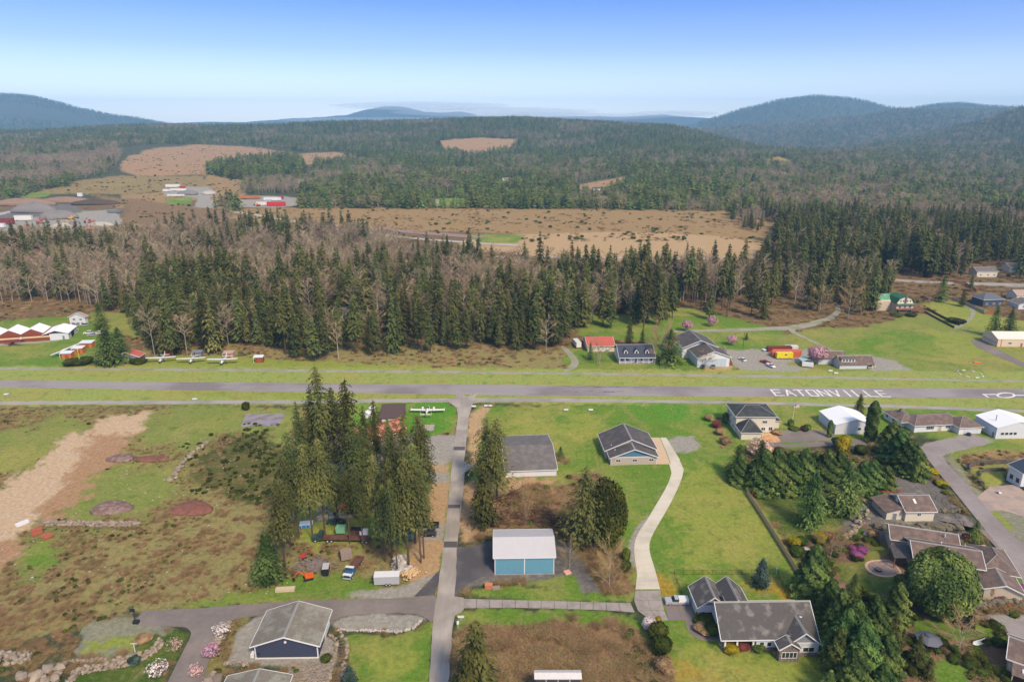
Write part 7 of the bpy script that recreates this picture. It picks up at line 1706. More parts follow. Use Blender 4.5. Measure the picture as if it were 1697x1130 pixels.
fence('red_board_fence', 'shorter reddish cedar fence at the right end of the hedge row', [(1436, 821), (1492, 821)], 1.7, 'board', fence_red)
fence('wire_fence', 'thin dark wire fence crossing the lawn behind the craftsman house', [(1117, 951), (1180, 952), (1245, 951), (1290, 951)], 1.4, 'chain', black_metal)
fence('wire_fence', 'thin dark wire fence beside the garage wing end of the driveway', [(1117, 952), (1122, 965), (1129, 985)], 1.3, 'chain', black_metal)
fence('wire_fence', 'thin dark wire fence right of the dark blue spruce', [(1286, 951), (1296, 968), (1306, 992)], 1.3, 'chain', black_metal)
fence('chain_fence', 'black chain fence around the gravel court right of the cream barn', [(1540, 823), (1560, 832), (1582, 855), (1596, 872)], 1.6, 'chain', black_metal)
fence('chain_fence', 'black chain fence along the top of the boulder wall', [(1576, 870), (1596, 871), (1603, 882)], 1.6, 'chain', black_metal)
fence('chain_fence', 'black chain fence slanting from the boulder wall past the bare maple', [(1624, 1013), (1640, 1032), (1668, 1060)], 1.5, 'chain', black_metal)
fence('chain_fence', 'black chain fence behind the gazebo', [(1500, 1058), (1545, 1055), (1600, 1055), (1655, 1055)], 1.2, 'chain', black_metal)
fence('grey_board_fence', 'pale grey board fence on the rise beside the looping track', [(1577, 497), (1600, 505), (1631, 520)], 2.0, 'board', mat('grey_fence', srgb(170, 160, 150)), post=6)
fence('red_board_fence', 'short dark red fence right of the pale grey fence', [(1632, 521), (1650, 521)], 2.0, 'board', fence_red, post=6)
fence('red_board_fence', 'dark red fence climbing toward the far road', [(1580, 470), (1600, 473), (1618, 485)], 2.2, 'board', fence_red, post=6)
fence('lane_wall', 'long low dark wall edging the ramp below the green-roofed house', [(1536, 513), (1560, 526), (1590, 540)], 1.4, 'board', mat('dark_wall', srgb(80, 66, 58)), cat='wall', post=8)
fence('lane_wall', 'lower dark wall on the outer side of the ramp below the green-roofed house', [(1532, 518), (1556, 531), (1581, 544)], 1.2, 'board', mat('dark_wall', srgb(80, 66, 58)), cat='wall', post=8)
fence('rail_gate', 'dark metal gate frame at the left edge beside the taxiway', [(4, 687), (17, 687), (30, 686)], 2.4, 'rail', black_metal, cat='gate', post=5)
fence('picket_rail', 'dark deck railing at the bottom edge below the fence-side cypresses', [(1498, 1112), (1545, 1112)], 1.0, 'rail', mat('brown_rail', srgb(110, 70, 54)), post=1.6)

# ------------------------------------------------------------------ stones
stone_tan = mat('field_stone', srgb(160, 144, 124), .95, .22, 2, .3, rnd=.25, col2=srgb(140, 128, 120), c2scale=1)
stone_dark = mat('mossy_boulder', srgb(112, 104, 94), .95, .2, 2, .3, rnd=.25, col2=srgb(126, 118, 62), c2scale=.8)
stone_pale = mat('pale_stone', srgb(184, 176, 166), .95, .1, 2, .2, rnd=.15)
def stone_mesh(seed, m): return MB().blob((0, 0, .3), (.5, .42, .38), seed, .28, 7, 4).mesh('stone', m)
STN = {id(m): [stone_mesh(s, m) for s in range(5)] for m in (stone_tan, stone_dark, stone_pale)}
def stones(name, label, line, n, size, m=stone_tan, rows=1, jit=.5, cat='rock wall', zrow_=.5):
    w = [G(*p) for p in line]; rr = random.Random(len(label)); root = thing(name, label, cat, tuple(w[0])); o = w[0]
    seg = [(b - a).length for a, b in zip(w[:-1], w[1:])]; tot = sum(seg)
    for r in range(rows):
        for k in range(n):
            s = tot * (k + rr.uniform(.1, .9)) / n; i = 0
            while i < len(seg) - 1 and s > seg[i]: s -= seg[i]; i += 1
            p = w[i].lerp(w[i+1], min(1, s / seg[i])) - o; sz = size * rr.uniform(.6, 1.35)
            d = (w[i+1] - w[i]).normalized(); nrm = Vector((-d.y, d.x, 0)); p = p + nrm * (rr.uniform(-jit, jit) + r * .5)
            st = obj('stone', STN[id(m)][rr.randrange(5)], root, (p.x, p.y, p.z + r * zrow_), rr.uniform(0, 6.28), (sz * rr.uniform(.8, 1.3), sz, sz * rr.uniform(.7, 1.1)))
    return root
stones('stone_wall', 'straight row of tan boulders in the rough field beside two rusty crates', [(70, 870), (110, 870), (160, 871), (232, 871)], 74, 1.1, rows=2)
stones('stone_line', 'slanting line of tan boulders left of the dark green broom', [(284, 800), (298, 775), (325, 748), (345, 732)], 26, 1.7, jit=.8)
stones('stone_wall', 'curving lower stone wall above the sunken lawn, bottom left', [(110, 1140), (130, 1115), (180, 1108), (225, 1098), (255, 1082), (272, 1062)], 84, .85, rows=2)
stones('stone_wall', 'upper stone wall along the grassy gravel plot, bottom left', [(85, 1108), (110, 1098), (150, 1094), (205, 1092), (235, 1082)], 60, .8)
stones('stone_wall', 'heap of tan boulders at the far bottom left corner', [(-10, 1093), (20, 1095), (50, 1092)], 40, 1.0, rows=2, jit=1.2)
stones('boulder_pile', 'few large boulders where the two lower stone walls meet', [(86, 1108), (96, 1120), (80, 1132), (30, 1118)], 12, 2.2, jit=1, cat='boulders')
stones('stone_edging', 'white stone edging around the grey gravel pad', [(560, 1044), (600, 1045), (660, 1047), (685, 1042), (700, 1026)], 56, .75, stone_pale, jit=.2)
stones('stone_edging', 'left stone edging of the curved plank steps', [(548, 1052), (558, 1062), (556, 1080), (548, 1105), (545, 1135)], 30, .9, jit=.3)
stones('stone_edging', 'right stone edging of the curved plank steps', [(562, 1048), (574, 1062), (576, 1085), (568, 1105), (572, 1135)], 30, .9, jit=.3)
stones('boulder_wall', 'dark mossy boulder wall below the cream barn', [(1450, 876), (1480, 879), (1530, 879), (1595, 878)], 42, 1.8, stone_dark, rows=2, jit=.3)
stones('boulder_wall', 'row of dark boulders behind the chain fence right of the barn', [(1542, 843), (1560, 848), (1592, 848)], 20, 1.3, stone_dark, jit=.6)
stones('boulder_wall', 'rough stone bank between the walled lawn and the barn court', [(1398, 894), (1415, 880), (1425, 866), (1440, 850)], 30, 1.4, stone_tan, jit=1.0)
stones('boulder_wall', 'long dark boulder wall along the lower right lawn', [(1528, 1010), (1570, 1016), (1610, 1012), (1640, 1003), (1700, 1004), (1760, 1008)], 60, 1.5, stone_dark, rows=2, jit=.4)
stones('stone_edging', 'cut stones beside the wet driveway strip on the right', [(1590, 762), (1600, 775), (1625, 800), (1635, 812)], 16, 1.2, stone_dark, jit=.5)
stones('boulder_pile', 'pale boulders at the side road bend beside the navy garage', [(340, 1090), (352, 1080), (372, 1045), (385, 1030)], 18, 1.5, jit=.8, cat='boulders')
stones('boulder_pile', 'pale boulders beside the white blossom shrub at the bottom edge', [(345, 1120), (352, 1130), (365, 1126)], 10, 1.8, jit=1, cat='boulders')
stones('stone_edging', 'low stone line between the navy garage gravel and the brown roof', [(372, 1101), (395, 1098), (415, 1103)], 14, 1.0, jit=.2)
stones('boulder_pile', 'pile of large white boulders at the foot of the grove firs', [(655, 930), (664, 935), (668, 950)], 14, 2.0, stone_pale, rows=2, jit=1.6, cat='boulders')
stones('boulder_pile', 'two pale boulders by the concrete drive edge', [(1014, 873), (1018, 880)], 3, 2.0, stone_pale, jit=.5, cat='boulders')
# rubble slope right of the lower roof, beyond counting
mb = MB(); rr = random.Random(9)
for k in range(620):
    u = rr.uniform(478, 552); v = rr.uniform(1100, 1150)
    if u > 552 - (v - 1100) * .2: continue
    p = W(u, v); s = rr.uniform(.25, .6); mb.blob((p.x, p.y, .1), (s, s*.8, s*.7), k, .3, 5, 3)
tag(mb.build('rubble_slope', stone_tan), kind='stuff')
mb = MB()
for k in range(260):
    p = W(rr.gauss(520, 14), rr.gauss(938, 6)); s = rr.uniform(.2, .7); mb.cbox((p.x, p.y, rr.uniform(0, .7)), (s*2, s*.6, s*.4), rr.uniform(0, 3))
tag(mb.build('scrap_heap', mat('grey_scrap', srgb(140, 128, 122), .8, .3, 2, rnd=.2)), kind='stuff')
mb = MB()
for k in range(420):
    u, v = rr.choice([(835, 862), (880, 868), (925, 870), (900, 858), (955, 878), (815, 868), (850, 830)]); p = W(rr.gauss(u, 13), rr.gauss(v, 6)); a = rr.uniform(0, 3.14); l = rr.uniform(1, 3.5)
    z_ = rr.uniform(0, 1.7); mb.tube((p.x, p.y, z_), (p.x + l*math.cos(a), p.y + l*math.sin(a), max(0, z_ + rr.uniform(-.6, .6))), rr.uniform(.05, .18), n=5)
tag(mb.build('brush_heap', mat('brush_wood', srgb(98, 70, 56), .95, .3, 2)), kind='stuff')
mb = MB()
for k in range(150):
    p = W(rr.gauss(676, 9), rr.gauss(950, 5)); s = rr.uniform(.3, .6); a = rr.uniform(0, 3.14); mb.tube((p.x, p.y, s*.4 + rr.uniform(0, .6)), (p.x + .5*math.cos(a), p.y + .5*math.sin(a), s*.4 + .3), s*.45, n=7)
tag(mb.build('firewood_heap', mat('cut_wood', srgb(204, 172, 128), .9, .2, 2, rnd=.2)), kind='stuff')
mb = MB()
for k in range(260):
    u = rr.uniform(0, 480); v = rr.uniform(720, 985)
    p = W(u, v); s = rr.uniform(.1, .32); mb.blob((p.x, p.y, .05), (s, s*.8, s*.6), k, .3, 5, 3)
tag(mb.build('field_rubble', stone_pale), kind='stuff')
# plank steps of the curved path
root = thing('plank_steps', 'curved path of dark timber steps beside the rubble slope', 'steps', tuple(W(560, 1060)))
c0 = root.location
for k in range(17):
    v = 1056 + k * 5; u = 565 + 3 * math.sin(k / 5) - (k ** 1.3) * .16; p = W(u, v)
    MB().cbox((0, 0, .12), (1.7, .32, .14), .1 * math.sin(k)).build('plank', mat('dark_timber', srgb(104, 90, 84), .9, .2, 3, rnd=.2), root, loc=(p.x - c0.x, p.y - c0.y, 0))
# soil mounds
def mound(u, v, w, d, hgt, m, label, name='soil_mound', cat='soil mound', seed=1):
    b = G(u, v); rr = np.random.default_rng(seed); rings = []
    for k in range(9):
        t = k / 8; r = math.cos(t * math.pi / 2) ** .8; ring = []
        for i in range(26):
            a = 2*math.pi*i/26; q = r * (1 + .1*math.sin(3*a + seed) + rr.uniform(-.05, .05)) + .01
            ring.append((w/2*q*math.cos(a), d/2*q*math.sin(a), hgt * math.sin(t*math.pi/2) * (1 + .12*math.sin(2*a+seed)) + rr.uniform(-.05, .05)*hgt - .08))
        rings.append(ring)
    o = MB().loft(rings).build(name, m, None, True); o.location = b; tag(o, label, cat); return o
soil = mat('dark_soil', srgb(124, 96, 88), .95, .3, 1.5, .8, col2=srgb(150, 128, 118), c2scale=.8); soil_r = mat('red_soil', srgb(140, 92, 78), .95, .3, 1.5, .8, col2=srgb(118, 78, 64), c2scale=1)
mound(186, 842, 12, 8, 1.4, soil, 'rounded dark soil mound above the straight boulder row', seed=2)
mound(317, 843, 13, 8, 1.2, soil_r, 'reddish soil mound at the foot of the dark green broom', seed=3)
mound(200, 760, 9, 6, 1.2, soil, 'small dark soil mound with a white pipe beside the dirt track', seed=4)
mound(252, 760, 12, 5, .7, soil_r, 'long flat reddish soil mound right of the piped one', seed=5)
pp = thing('drain_pipe', 'white plastic pipe leaning on the small dark soil mound', 'pipe', tuple(W(185, 762))); MB().tube((0, 0, .2), (1.6, 2.4, .7), .16, n=10).build('tube', white_trim, pp)
mb = MB()
# ------------------------------------------------------------------ vehicles
tyre_m = mat('tyre_rubber', (.02, .02, .02), .9, .1, 4); rim_m = mat('wheel_rim', srgb(190, 190, 190), .4, .05, 4)
def paint(name, c, metal=.0): return mat(name, c, .35, .04, 1.5, spec=.5, metal=metal)
def wheels(t, xs_, w, r, m=None, tw=.24):
    for x in xs_:
        for s_ in (-1, 1):
            y = s_ * (w/2 - tw/2)
            wl = MB().tube((x, y - tw/2, r), (x, y + tw/2, r), r, n=14).build('wheel', tyre_m, t); MB().tube((x, y + s_*tw/2*1.02, r), (x, y + s_*(tw/2 + .02), r), r*.55, n=10).build('rim', m or rim_m, wl)
def car(name, label, cat, u, v, ang, body, kind='sedan', group=None, L=4.6, w=1.8, cap=None):
    """ang: heading in degrees, 0 = nose to the right of the photo, 90 = nose away"""
    p = G(u, v); t = thing(name, label, cat, tuple(p), R(ang), group); h = L/2
    if kind in ('sedan', 'suv'):
        bz = .78 if kind == 'sedan' else .95; tz = 1.42 if kind == 'sedan' else 1.75
        MB().extr([(-h, .3), (h, .3), (h, .62), (h*.92, bz-.08), (h*.42, bz), (-h*.82, bz), (-h, bz-.1)], 'y', -w/2, w/2).build('body', body, t)
        c0, c1, r0, r1 = (-h*.72, h*.42, -h*.42, h*.12) if kind == 'sedan' else (-h*.92, h*.4, -h*.8, h*.1)
        MB().loft([[(c0, -w/2+.06, bz+.001), (c1, -w/2+.06, bz+.001), (c1, w/2-.06, bz+.001), (c0, w/2-.06, bz+.001)], [(r0, -w/2+.2, tz-.06), (r1, -w/2+.2, tz-.06), (r1, w/2-.2, tz-.06), (r0, w/2-.2, tz-.06)]]).build('window', glass, t)
        MB().box(r0-.05, r1+.05, -w/2+.16, w/2-.16, tz-.058, tz).build('roof', body, t)
    else:
        MB().extr([(-h, .42), (h, .42), (h, .85), (h*.95, 1.02), (h*.35, 1.08), (-h*.02, 1.08), (-h*.02, 1.0), (-h, 1.0)], 'y', -w/2, w/2).build('body', body, t)
        MB().loft([[(-h*.1, -w/2+.06, 1.081), (h*.42, -w/2+.06, 1.081), (h*.42, w/2-.06, 1.081), (-h*.1, w/2-.06, 1.081)], [(-h*.06, -w/2+.2, 1.66), (h*.2, -w/2+.2, 1.66), (h*.2, w/2-.2, 1.66), (-h*.06, w/2-.2, 1.66)]]).build('window', glass, t)
        MB().box(-h*.08, h*.22, -w/2+.17, w/2-.17, 1.662, 1.74).build('roof', body, t)
        if cap: MB().loft([[(-h+.03, -w/2+.02, 1.005), (-h*.12, -w/2+.02, 1.005), (-h*.12, w/2-.02, 1.005), (-h+.03, w/2-.02, 1.005)], [(-h+.1, -w/2+.15, 1.6), (-h*.14, -w/2+.15, 1.6), (-h*.14, w/2-.15, 1.6), (-h+.1, w/2-.15, 1.6)]]).build('canopy', cap, t)
        else:
            for s_ in (-1, 1): MB().box(-h+.02, -h*.12, s_*(w/2-.06)-.06, s_*(w/2-.06)+.06, 1.003, 1.25).build('bed_side', body, t)
            MB().box(-h, -h+.1, -w/2+.13, w/2-.13, 1.003, 1.25).build('tailgate', body, t)
    wheels(t, (-h*.62, h*.62), w, .36)
    for s_ in (-1, 1): MB().box(h+.002, h+.04, s_*(w/2-.3)-.18, s_*(w/2-.3)+.18, .62, .8).build('headlight', rim_m, t)
    return t
p_white = paint('white_car_paint', srgb(232, 232, 230)); p_black = paint('black_car_paint', (.015, .015, .018)); p_silver = paint('silver_car_paint', srgb(176, 178, 182)); p_red = paint('red_car_paint', srgb(176, 46, 56))
p_green = paint('dark_green_paint', srgb(52, 76, 70)); p_blue = paint('blue_paint', srgb(40, 96, 140)); p_orange = paint('orange_machine_paint', srgb(226, 104, 32)); p_yellow = paint('yellow_machine_paint', srgb(226, 172, 40)); p_bright = paint('bright_yellow_paint', srgb(240, 216, 20))
car('pickup_truck', 'silver grey pickup with a white bed cap parked by the craftsman garage', 'pickup truck', 1121, 999, 180, p_silver, 'pickup', L=5.7, w=2.0, cap=p_white)
car('parked_car', 'black station wagon parked nose left under the grove, by the lane', 'car', 709, 887, 180, p_black, 'suv', L=4.9, w=1.9)
car('parked_car', 'dark pickup with raised hood beside the black wagon under the grove', 'pickup truck', 712, 873, 180, p_black, 'pickup', L=5.4, w=1.9)
car('pickup_truck', 'old dark green pickup with pale bed behind the long flatbed', 'pickup truck', 557, 868, 178, p_green, 'pickup', L=5.4, w=1.9)
car('parked_car', 'dark blue and white van at the gravel drive, right edge of the grove', 'van', 703, 757, 90, p_blue, 'suv', L=5.2, w=2.0)
car('parked_car', 'light blue car nosed out under the grove above the mulch', 'car', 702, 766, 80, paint('pale_blue_paint', srgb(150, 180, 200)), 'sedan')
car('pickup_truck', 'teal old truck partly hidden by the grove trunks near the wagon', 'pickup truck', 681, 888, 90, paint('teal_paint', srgb(90, 150, 150)), 'pickup')
car('parked_car', 'dark car parked in front of the wide pale blue garage door', 'car', 1165, 609, 250, p_black, 'sedan')
car('parked_car', 'brownish car parked right of the dark one at the pale garage door', 'car', 1182, 609, 250, paint('bronze_paint', srgb(140, 120, 112)), 'sedan')
car('parked_car', 'white sedan alone on the gravel yard right of the big house', 'car', 1230, 597, 110, p_white, 'sedan')
car('pickup_truck', 'white pickup at the left end of the shipping containers', 'pickup truck', 1271, 581, 200, p_white, 'pickup', L=5.5)
car('parked_car', 'red pickup on the gravel yard behind the white one', 'pickup truck', 1268, 602, 120, p_red, 'pickup', L=5.5)
car('parked_car', 'white truck parked nose forward beside the red pickup', 'pickup truck', 1277, 608, 290, p_white, 'pickup', L=5.0)
car('parked_car', 'pale car under the long grey house carport', 'car', 1443, 609, 200, paint('cream_paint', srgb(220, 210, 190)), 'sedan')
for (u, v, c, k, lab) in ((146, 553, p_white, 'suv', 'white van at the end of the hangar track'), (153, 556, p_silver, 'sedan', 'silver car beside the white van near the bushy fir'), (164, 553, p_white, 'sedan', 'white car half under the bushy fir'), (115, 539, p_red, 'sedan', 'reddish car left of the farmhouse'), (108, 545, p_white, 'suv', 'white camper behind the zigzag hangars'),
                          (123, 540, p_silver, 'sedan', 'silver car in front of the farmhouse garage'), (139, 540, p_silver, 'suv', 'grey van before the farmhouse, right side')):
    car('parked_car', lab, 'car', u, v, 200, c, k)
def boxtrailer(name, label, cat, u, v, ang, L, w, hh, m, roofm=None, axle=(-.1, .1), z0=.5, hitch=True, door=None):
    p = G(u, v); t = thing(name, label, cat, tuple(p), R(ang))
    MB().box(-L/2, L/2, -w/2, w/2, z0, z0 + hh).build('body', m, t); MB().box(-L/2-.03, L/2+.03, -w/2-.03, w/2+.03, z0+hh+.003, z0+hh+.1).build('roof', roofm or m, t)
    if axle: wheels(t, [L*a for a in axle], w + .1, .38)
    if hitch: MB().tube((L/2, 0, z0+.1), (L/2+1.3, 0, z0+.1), .08).tube((L/2+1.2, 0, z0+.1), (L/2+1.2, 0, 0), .06).build('hitch', black_metal, t)
    for s_ in (-1, 1):
        MB().box(-L/2, L/2, s_*(w/2+.02)-.018, s_*(w/2+.02)+.018, z0, z0+.1).build('skirt', rim_m, t)
    MB().box(-L*.02, L*.1, -w/2-.03, -w/2-.004, z0+hh*.6, z0+hh*.82).build('window', glass, t)
    if door: MB().box(-L/2-.05, -L/2-.004, -w*.42, w*.42, z0+.1, z0+hh-.1).build('door', door, t)
    return t
boxtrailer('cargo_trailer', 'pale grey tandem-axle cargo trailer with white roof by the gravel curve', 'trailer', 642, 966, 183, 6.3, 2.3, 2.2, mat('trailer_grey', srgb(176, 176, 178), .4, .04, 2), p_white, (.02, -.12))
boxtrailer('cargo_trailer', 'small black upright cargo trailer in the junk yard', 'trailer', 541, 951, 97, 2.6, 1.6, 1.9, p_black, rim_m, (0,), door=p_black)
# semi truck with flatbed
p = G(566, 896); t = thing('flatbed_truck', 'dark green long-nosed truck with rusty tandem flatbed under the grove', 'truck', tuple(p), R(178))
MB().extr([(5.2, .6), (8.0, .6), (8.0, 1.4), (6.6, 1.7), (6.55, 1.72), (6.3, 2.7), (5.2, 2.7)], 'y', -1.1, 1.1).build('cab', p_green, t); MB().box(5.4, 6.2, -1.12, -1.103, 1.8, 2.5).build('window', glass, t); MB().box(5.4, 6.2, 1.103, 1.12, 1.8, 2.5).build('window', glass, t)
rust = mat('rusty_steel', srgb(112, 78, 62), .9, .25, 2, col2=srgb(86, 60, 50), c2scale=1); MB().box(-8, 5.1, -1.2, 1.2, 1.05, 1.25).build('flatbed', rust, t); MB().box(-8, 5.1, -.4, .4, .7, 1.045).build('chassis', black_metal, t)
wheels(t, (7.0, 3.6, 2.5, -6.2, -7.3), 2.3, .5)
def loadthing(name, label, cat, u, v, z, dims, m, ang=0, detail=None):
    p = W(u, v); t = thing(name, label, cat, (p.x, p.y, z), R(ang)); L, w, hh = dims
    MB().box(-L/2, L/2, -w/2, w/2, 0, hh).build('body', m, t)
    mb = MB(); mb.box(-L/2-.04, L/2+.04, -w/2-.04, w/2+.04, hh+.003, hh+.09); mb.build('lid', detail or m, t)
    for k in range(3): MB().box(-L/2 + L*(k+.5)/3-.06, -L/2 + L*(k+.5)/3+.06, -w/2-.07, -w/2-.004, .05, hh-.05).build('rib', detail or m, t)
    return t
loadthing('machine_crate', 'pale green machine housing standing on the rusty flatbed', 'machine', 566, 887, 1.25, (2.6, 1.8, 1.7), mat('pale_green_paint', srgb(128, 182, 142)), 0)
loadthing('steel_box', 'dark steel box on the tail of the rusty flatbed', 'box', 592, 889, 1.25, (3.4, 1.8, 1.3), rust, 0, black_metal)
loadthing('white_panel_box', 'white box at the far end of the rusty flatbed', 'box', 604, 890, 1.25, (2.2, 1.6, 1.0), p_white, 0)
loadthing('blue_tarp_stack', 'bright blue tarped stack between the grove trunks', 'tarp stack', 508, 871, 0, (3.6, 2.4, .9), mat('blue_tarp', srgb(60, 150, 214), .5, .15, 2), 10, p_white)
loadthing('timber_stack', 'weathered timber stack behind the white-nosed blue truck', 'timber stack', 574, 925, .3, (2.8, 2.4, 2.0), mat('weathered_timber', srgb(156, 138, 124), .9, .3, 2.5), 20)
loadthing('tan_plank_box', 'long pale plank box at the road edge near the scrap heap', 'box', 473, 978, 0, (4.6, 1.3, .6), mat('pale_planks', srgb(210, 190, 160)), 5)
loadthing('rusty_crate', 'left rusty orange steel crate, tipped beside the boulder row', 'crate', 62, 884, 0, (2.6, 1.6, 1.5), mat('rust_orange', srgb(176, 98, 74), .85, .2, 2), 40)
loadthing('rusty_crate', 'right rusty orange steel plate crate beside the boulder row', 'crate', 78, 890, 0, (2.8, 2.2, .5), mat('rust_orange', srgb(176, 98, 74)), -20)
loadthing('brick_pallet', 'small orange brick pallet on the verge below the teal shed', 'pallet', 810, 974, 0, (1.8, 1.2, 1.1), mat('brick_orange', srgb(206, 132, 96)), -8)
loadthing('plank_pallet', 'grey plank pallet right of the orange brick pallet', 'pallet', 822, 975, 0, (1.8, 1.2, .35), mat('weathered_timber', srgb(156, 138, 124)), 10)
loadthing('plywood_stack', 'small pinkish plywood stack on the gravel right of the teal shed', 'plywood', 940, 949, 0, (1.6, 1.5, .3), mat('pinkish_ply', srgb(232, 178, 156)), 25)
loadthing('white_junk_box', 'white overturned box beside the rusty crates in the rough field', 'box', 37, 868, 0, (1.5, 3.2, .5), p_white, -35)
loadthing('yard_bin', 'small grey bin among the junk behind the flatbed', 'bin', 535, 858, 0, (3, 1.2, .5), mat('pale_planks', srgb(210, 190, 160)), 20)
# white nosed blue truck facing the camera
p = G(582, 951); t = thing('dump_truck', 'old blue truck with white hood facing the camera, rusty bed behind', 'truck', tuple(p), R(-100))
MB().extr([(0, .6), (2.6, .6), (2.6, 1.5), (1.1, 1.75), (.9, 2.5), (0, 2.5)], 'y', -1.1, 1.1).build('cab', p_blue, t); MB().box(1.15, 2.62, -1.12, 1.12, 1.2, 1.62).build('hood', p_white, t); MB().box(.95, 1.05, -.9, .9, 1.8, 2.4).build('window', glass, t); MB().box(.1, .85, -1.12, 1.12, 2.503, 2.62).build('roof', p_white, t)
MB().box(2.625, 2.7, -.8, .8, .8, 1.4).build('grille', black_metal, t); MB().box(2.63, 2.85, -1.1, 1.1, .5, .75).build('bumper', rim_m, t); MB().box(-6, -.1, -1.15, 1.15, 1.0, 1.4).build('bed', rust, t); wheels(t, (1.9, -4, -5.1), 2.3, .5)
def loader(name, label, u, v, ang, m, s=1.0, arm=True, cat='excavator', kind='excavator', group=None):
    p = G(u, v); t = thing(name, label, cat, tuple(p), R(ang), group); t.scale = (s, s, s)
    for s_ in (-1, 1): MB().extr([(-1.7, .3), (-1.4, 0), (1.4, 0), (1.7, .3), (1.4, .75), (-1.4, .75)], 'y', s_*.95-.25, s_*.95+.25).build('track', black_metal, t)
    MB().extr([(-1.9, .85), (.9, .85), (.9, 1.5), (-1.7, 1.9), (-1.9, 1.7)], 'y', -1.0, 1.0).build('body', m, t)
    cb = MB().box(.0, 1.1, .1, .95, 1.5, 2.7).build('cab', m, t); MB().box(1.103, 1.12, .18, .87, 1.7, 2.6).build('window', glass, cb)
    MB().tube((.9, -.3, 1.5), (3.0, -.3, 3.6), .22, .18, 6).build('boom', m, t); MB().tube((3.0, -.3, 3.6), (4.6, -.3, 1.5), .17, .13, 6).build('stick', m, t)
    MB().extr([(4.2, .5), (4.9, .3), (5.1, 1.2), (4.5, 1.5)], 'y', -.8, .2).build('bucket', black_metal, t)
    return t
loader('excavator', 'orange excavator beside the grey scrap heap at the front of the yard', 511, 959, 200, p_orange, .75)
loader('excavator', 'yellow digger half hidden in the grove', 579, 838, 160, p_yellow, .8)
loader('excavator', 'orange digger left of the yellow one inside the grove', 566, 845, 250, p_orange, .7)
loader('excavator', 'small reddish machine in the junk yard near the orange excavator', 502, 925, 30, paint('red_machine_paint', srgb(190, 70, 50)), .5)
loader('excavator', 'orange machine among the grove trunks above the teal truck', 680, 872, 100, p_orange, .5)
mb = MB()
for k in range(220):
    p = W(*rr.choice([(rr.gauss(560, 22), rr.gauss(855, 6)), (rr.gauss(540, 26), rr.gauss(735, 8)), (rr.gauss(600, 30), rr.gauss(760, 10)), (rr.gauss(650, 26), rr.gauss(765, 10)), (rr.gauss(610, 20), rr.gauss(820, 10))]))
    s = rr.uniform(.3, 1.1); mb.cbox((p.x, p.y, s*.3), (s*rr.uniform(.8, 2), s, s*.6), rr.uniform(0, 3))
tag(mb.build('yard_clutter', mat('mixed_clutter', srgb(190, 176, 164), .8, .5, 1.2, col2=srgb(120, 90, 76), c2scale=.2)), kind='stuff')
# containers
def container(label, u, v, ang, m, L=12.2, name='shipping_container', z=0):
    p = G(u, v); t = thing(name, label, 'container', (p.x, p.y, p.z + z), R(ang), None)
    MB().box(-L/2, L/2, -1.22, 1.22, .1, 2.6).build('body', m, t)
    mb = MB(); [mb.box(-L/2 + k*.6 - .1, -L/2 + k*.6 + .1, -1.29, -1.223, .25, 2.45) for k in range(1, int(L/.6))]; tag(mb.build('corrugation', m, t), kind='stuff')
    for x in (-L/2, L/2-.16): MB().box(x, x+.16, -1.31, -1.224, .1, 2.62).build('corner_post', m, t)
    MB().box(-L/2, L/2, -1.25, 1.25, 2.603, 2.7).build('roof', m, t); MB().box(-L/2-.06, -L/2-.004, -1.1, 1.1, .2, 2.5).build('door', m, t)
c_or = mat('orange_container', srgb(214, 110, 74), .6, .1, 1); c_rd = mat('maroon_container', srgb(132, 62, 52), .6, .1, 1); c_wh = mat('white_container', srgb(226, 222, 216), .6, .06, 1)
container('maroon container at the back of the stack in the gravel yard', 1291, 582, 0, c_rd); container('orange container between the maroon one and the yellow trailer', 1303, 588, 0, c_or, 14)
container('second orange container, just in front of the first in the gravel yard', 1301, 590.5, 0, c_or, 14); container('white container at the right end behind the orange ones', 1311, 581, 0, c_wh, 6.1)
boxtrailer('yellow_trailer', 'bright yellow box trailer in front of the orange containers', 'trailer', 1299, 594, 0, 8, 2.4, 2.6, p_bright, p_bright, (.3, -.3), hitch=False)
# awning and boat-like trailer near pink tree
t = thing('carport', 'pale green roofed open carport left of the pink blossom tree', 'carport', tuple(G(1334, 604)), 0)
MB().extr([(-2.6, 2.4), (0, 3.3), (2.6, 2.4), (2.6, 2.5), (0, 3.45), (-2.6, 2.5)], 'y', -2.5, 2.5).build('roof', mat('pale_green_roof', srgb(186, 214, 206), .5, .05, 1), t)
for x in (-2.4, 2.4):
    for y in (-2.3, 2.3): MB().box(x-.07, x+.07, y-.07, y+.07, 0, 2.45).build('post', white_trim, t)
boxtrailer('white_trailer', 'white low trailer standing in front of the pale carport', 'trailer', 1338, 608, 160, 5, 2.2, 1.6, p_white, p_white, (0,))
boxtrailer('motorhome', 'white motorhome parked at the top of the gravel farm track', 'motorhome', 956, 573.5, 100, 8, 2.6, 2.5, mat('cream_motorhome', srgb(232, 226, 212)), p_white, (-.25, .3), hitch=False)
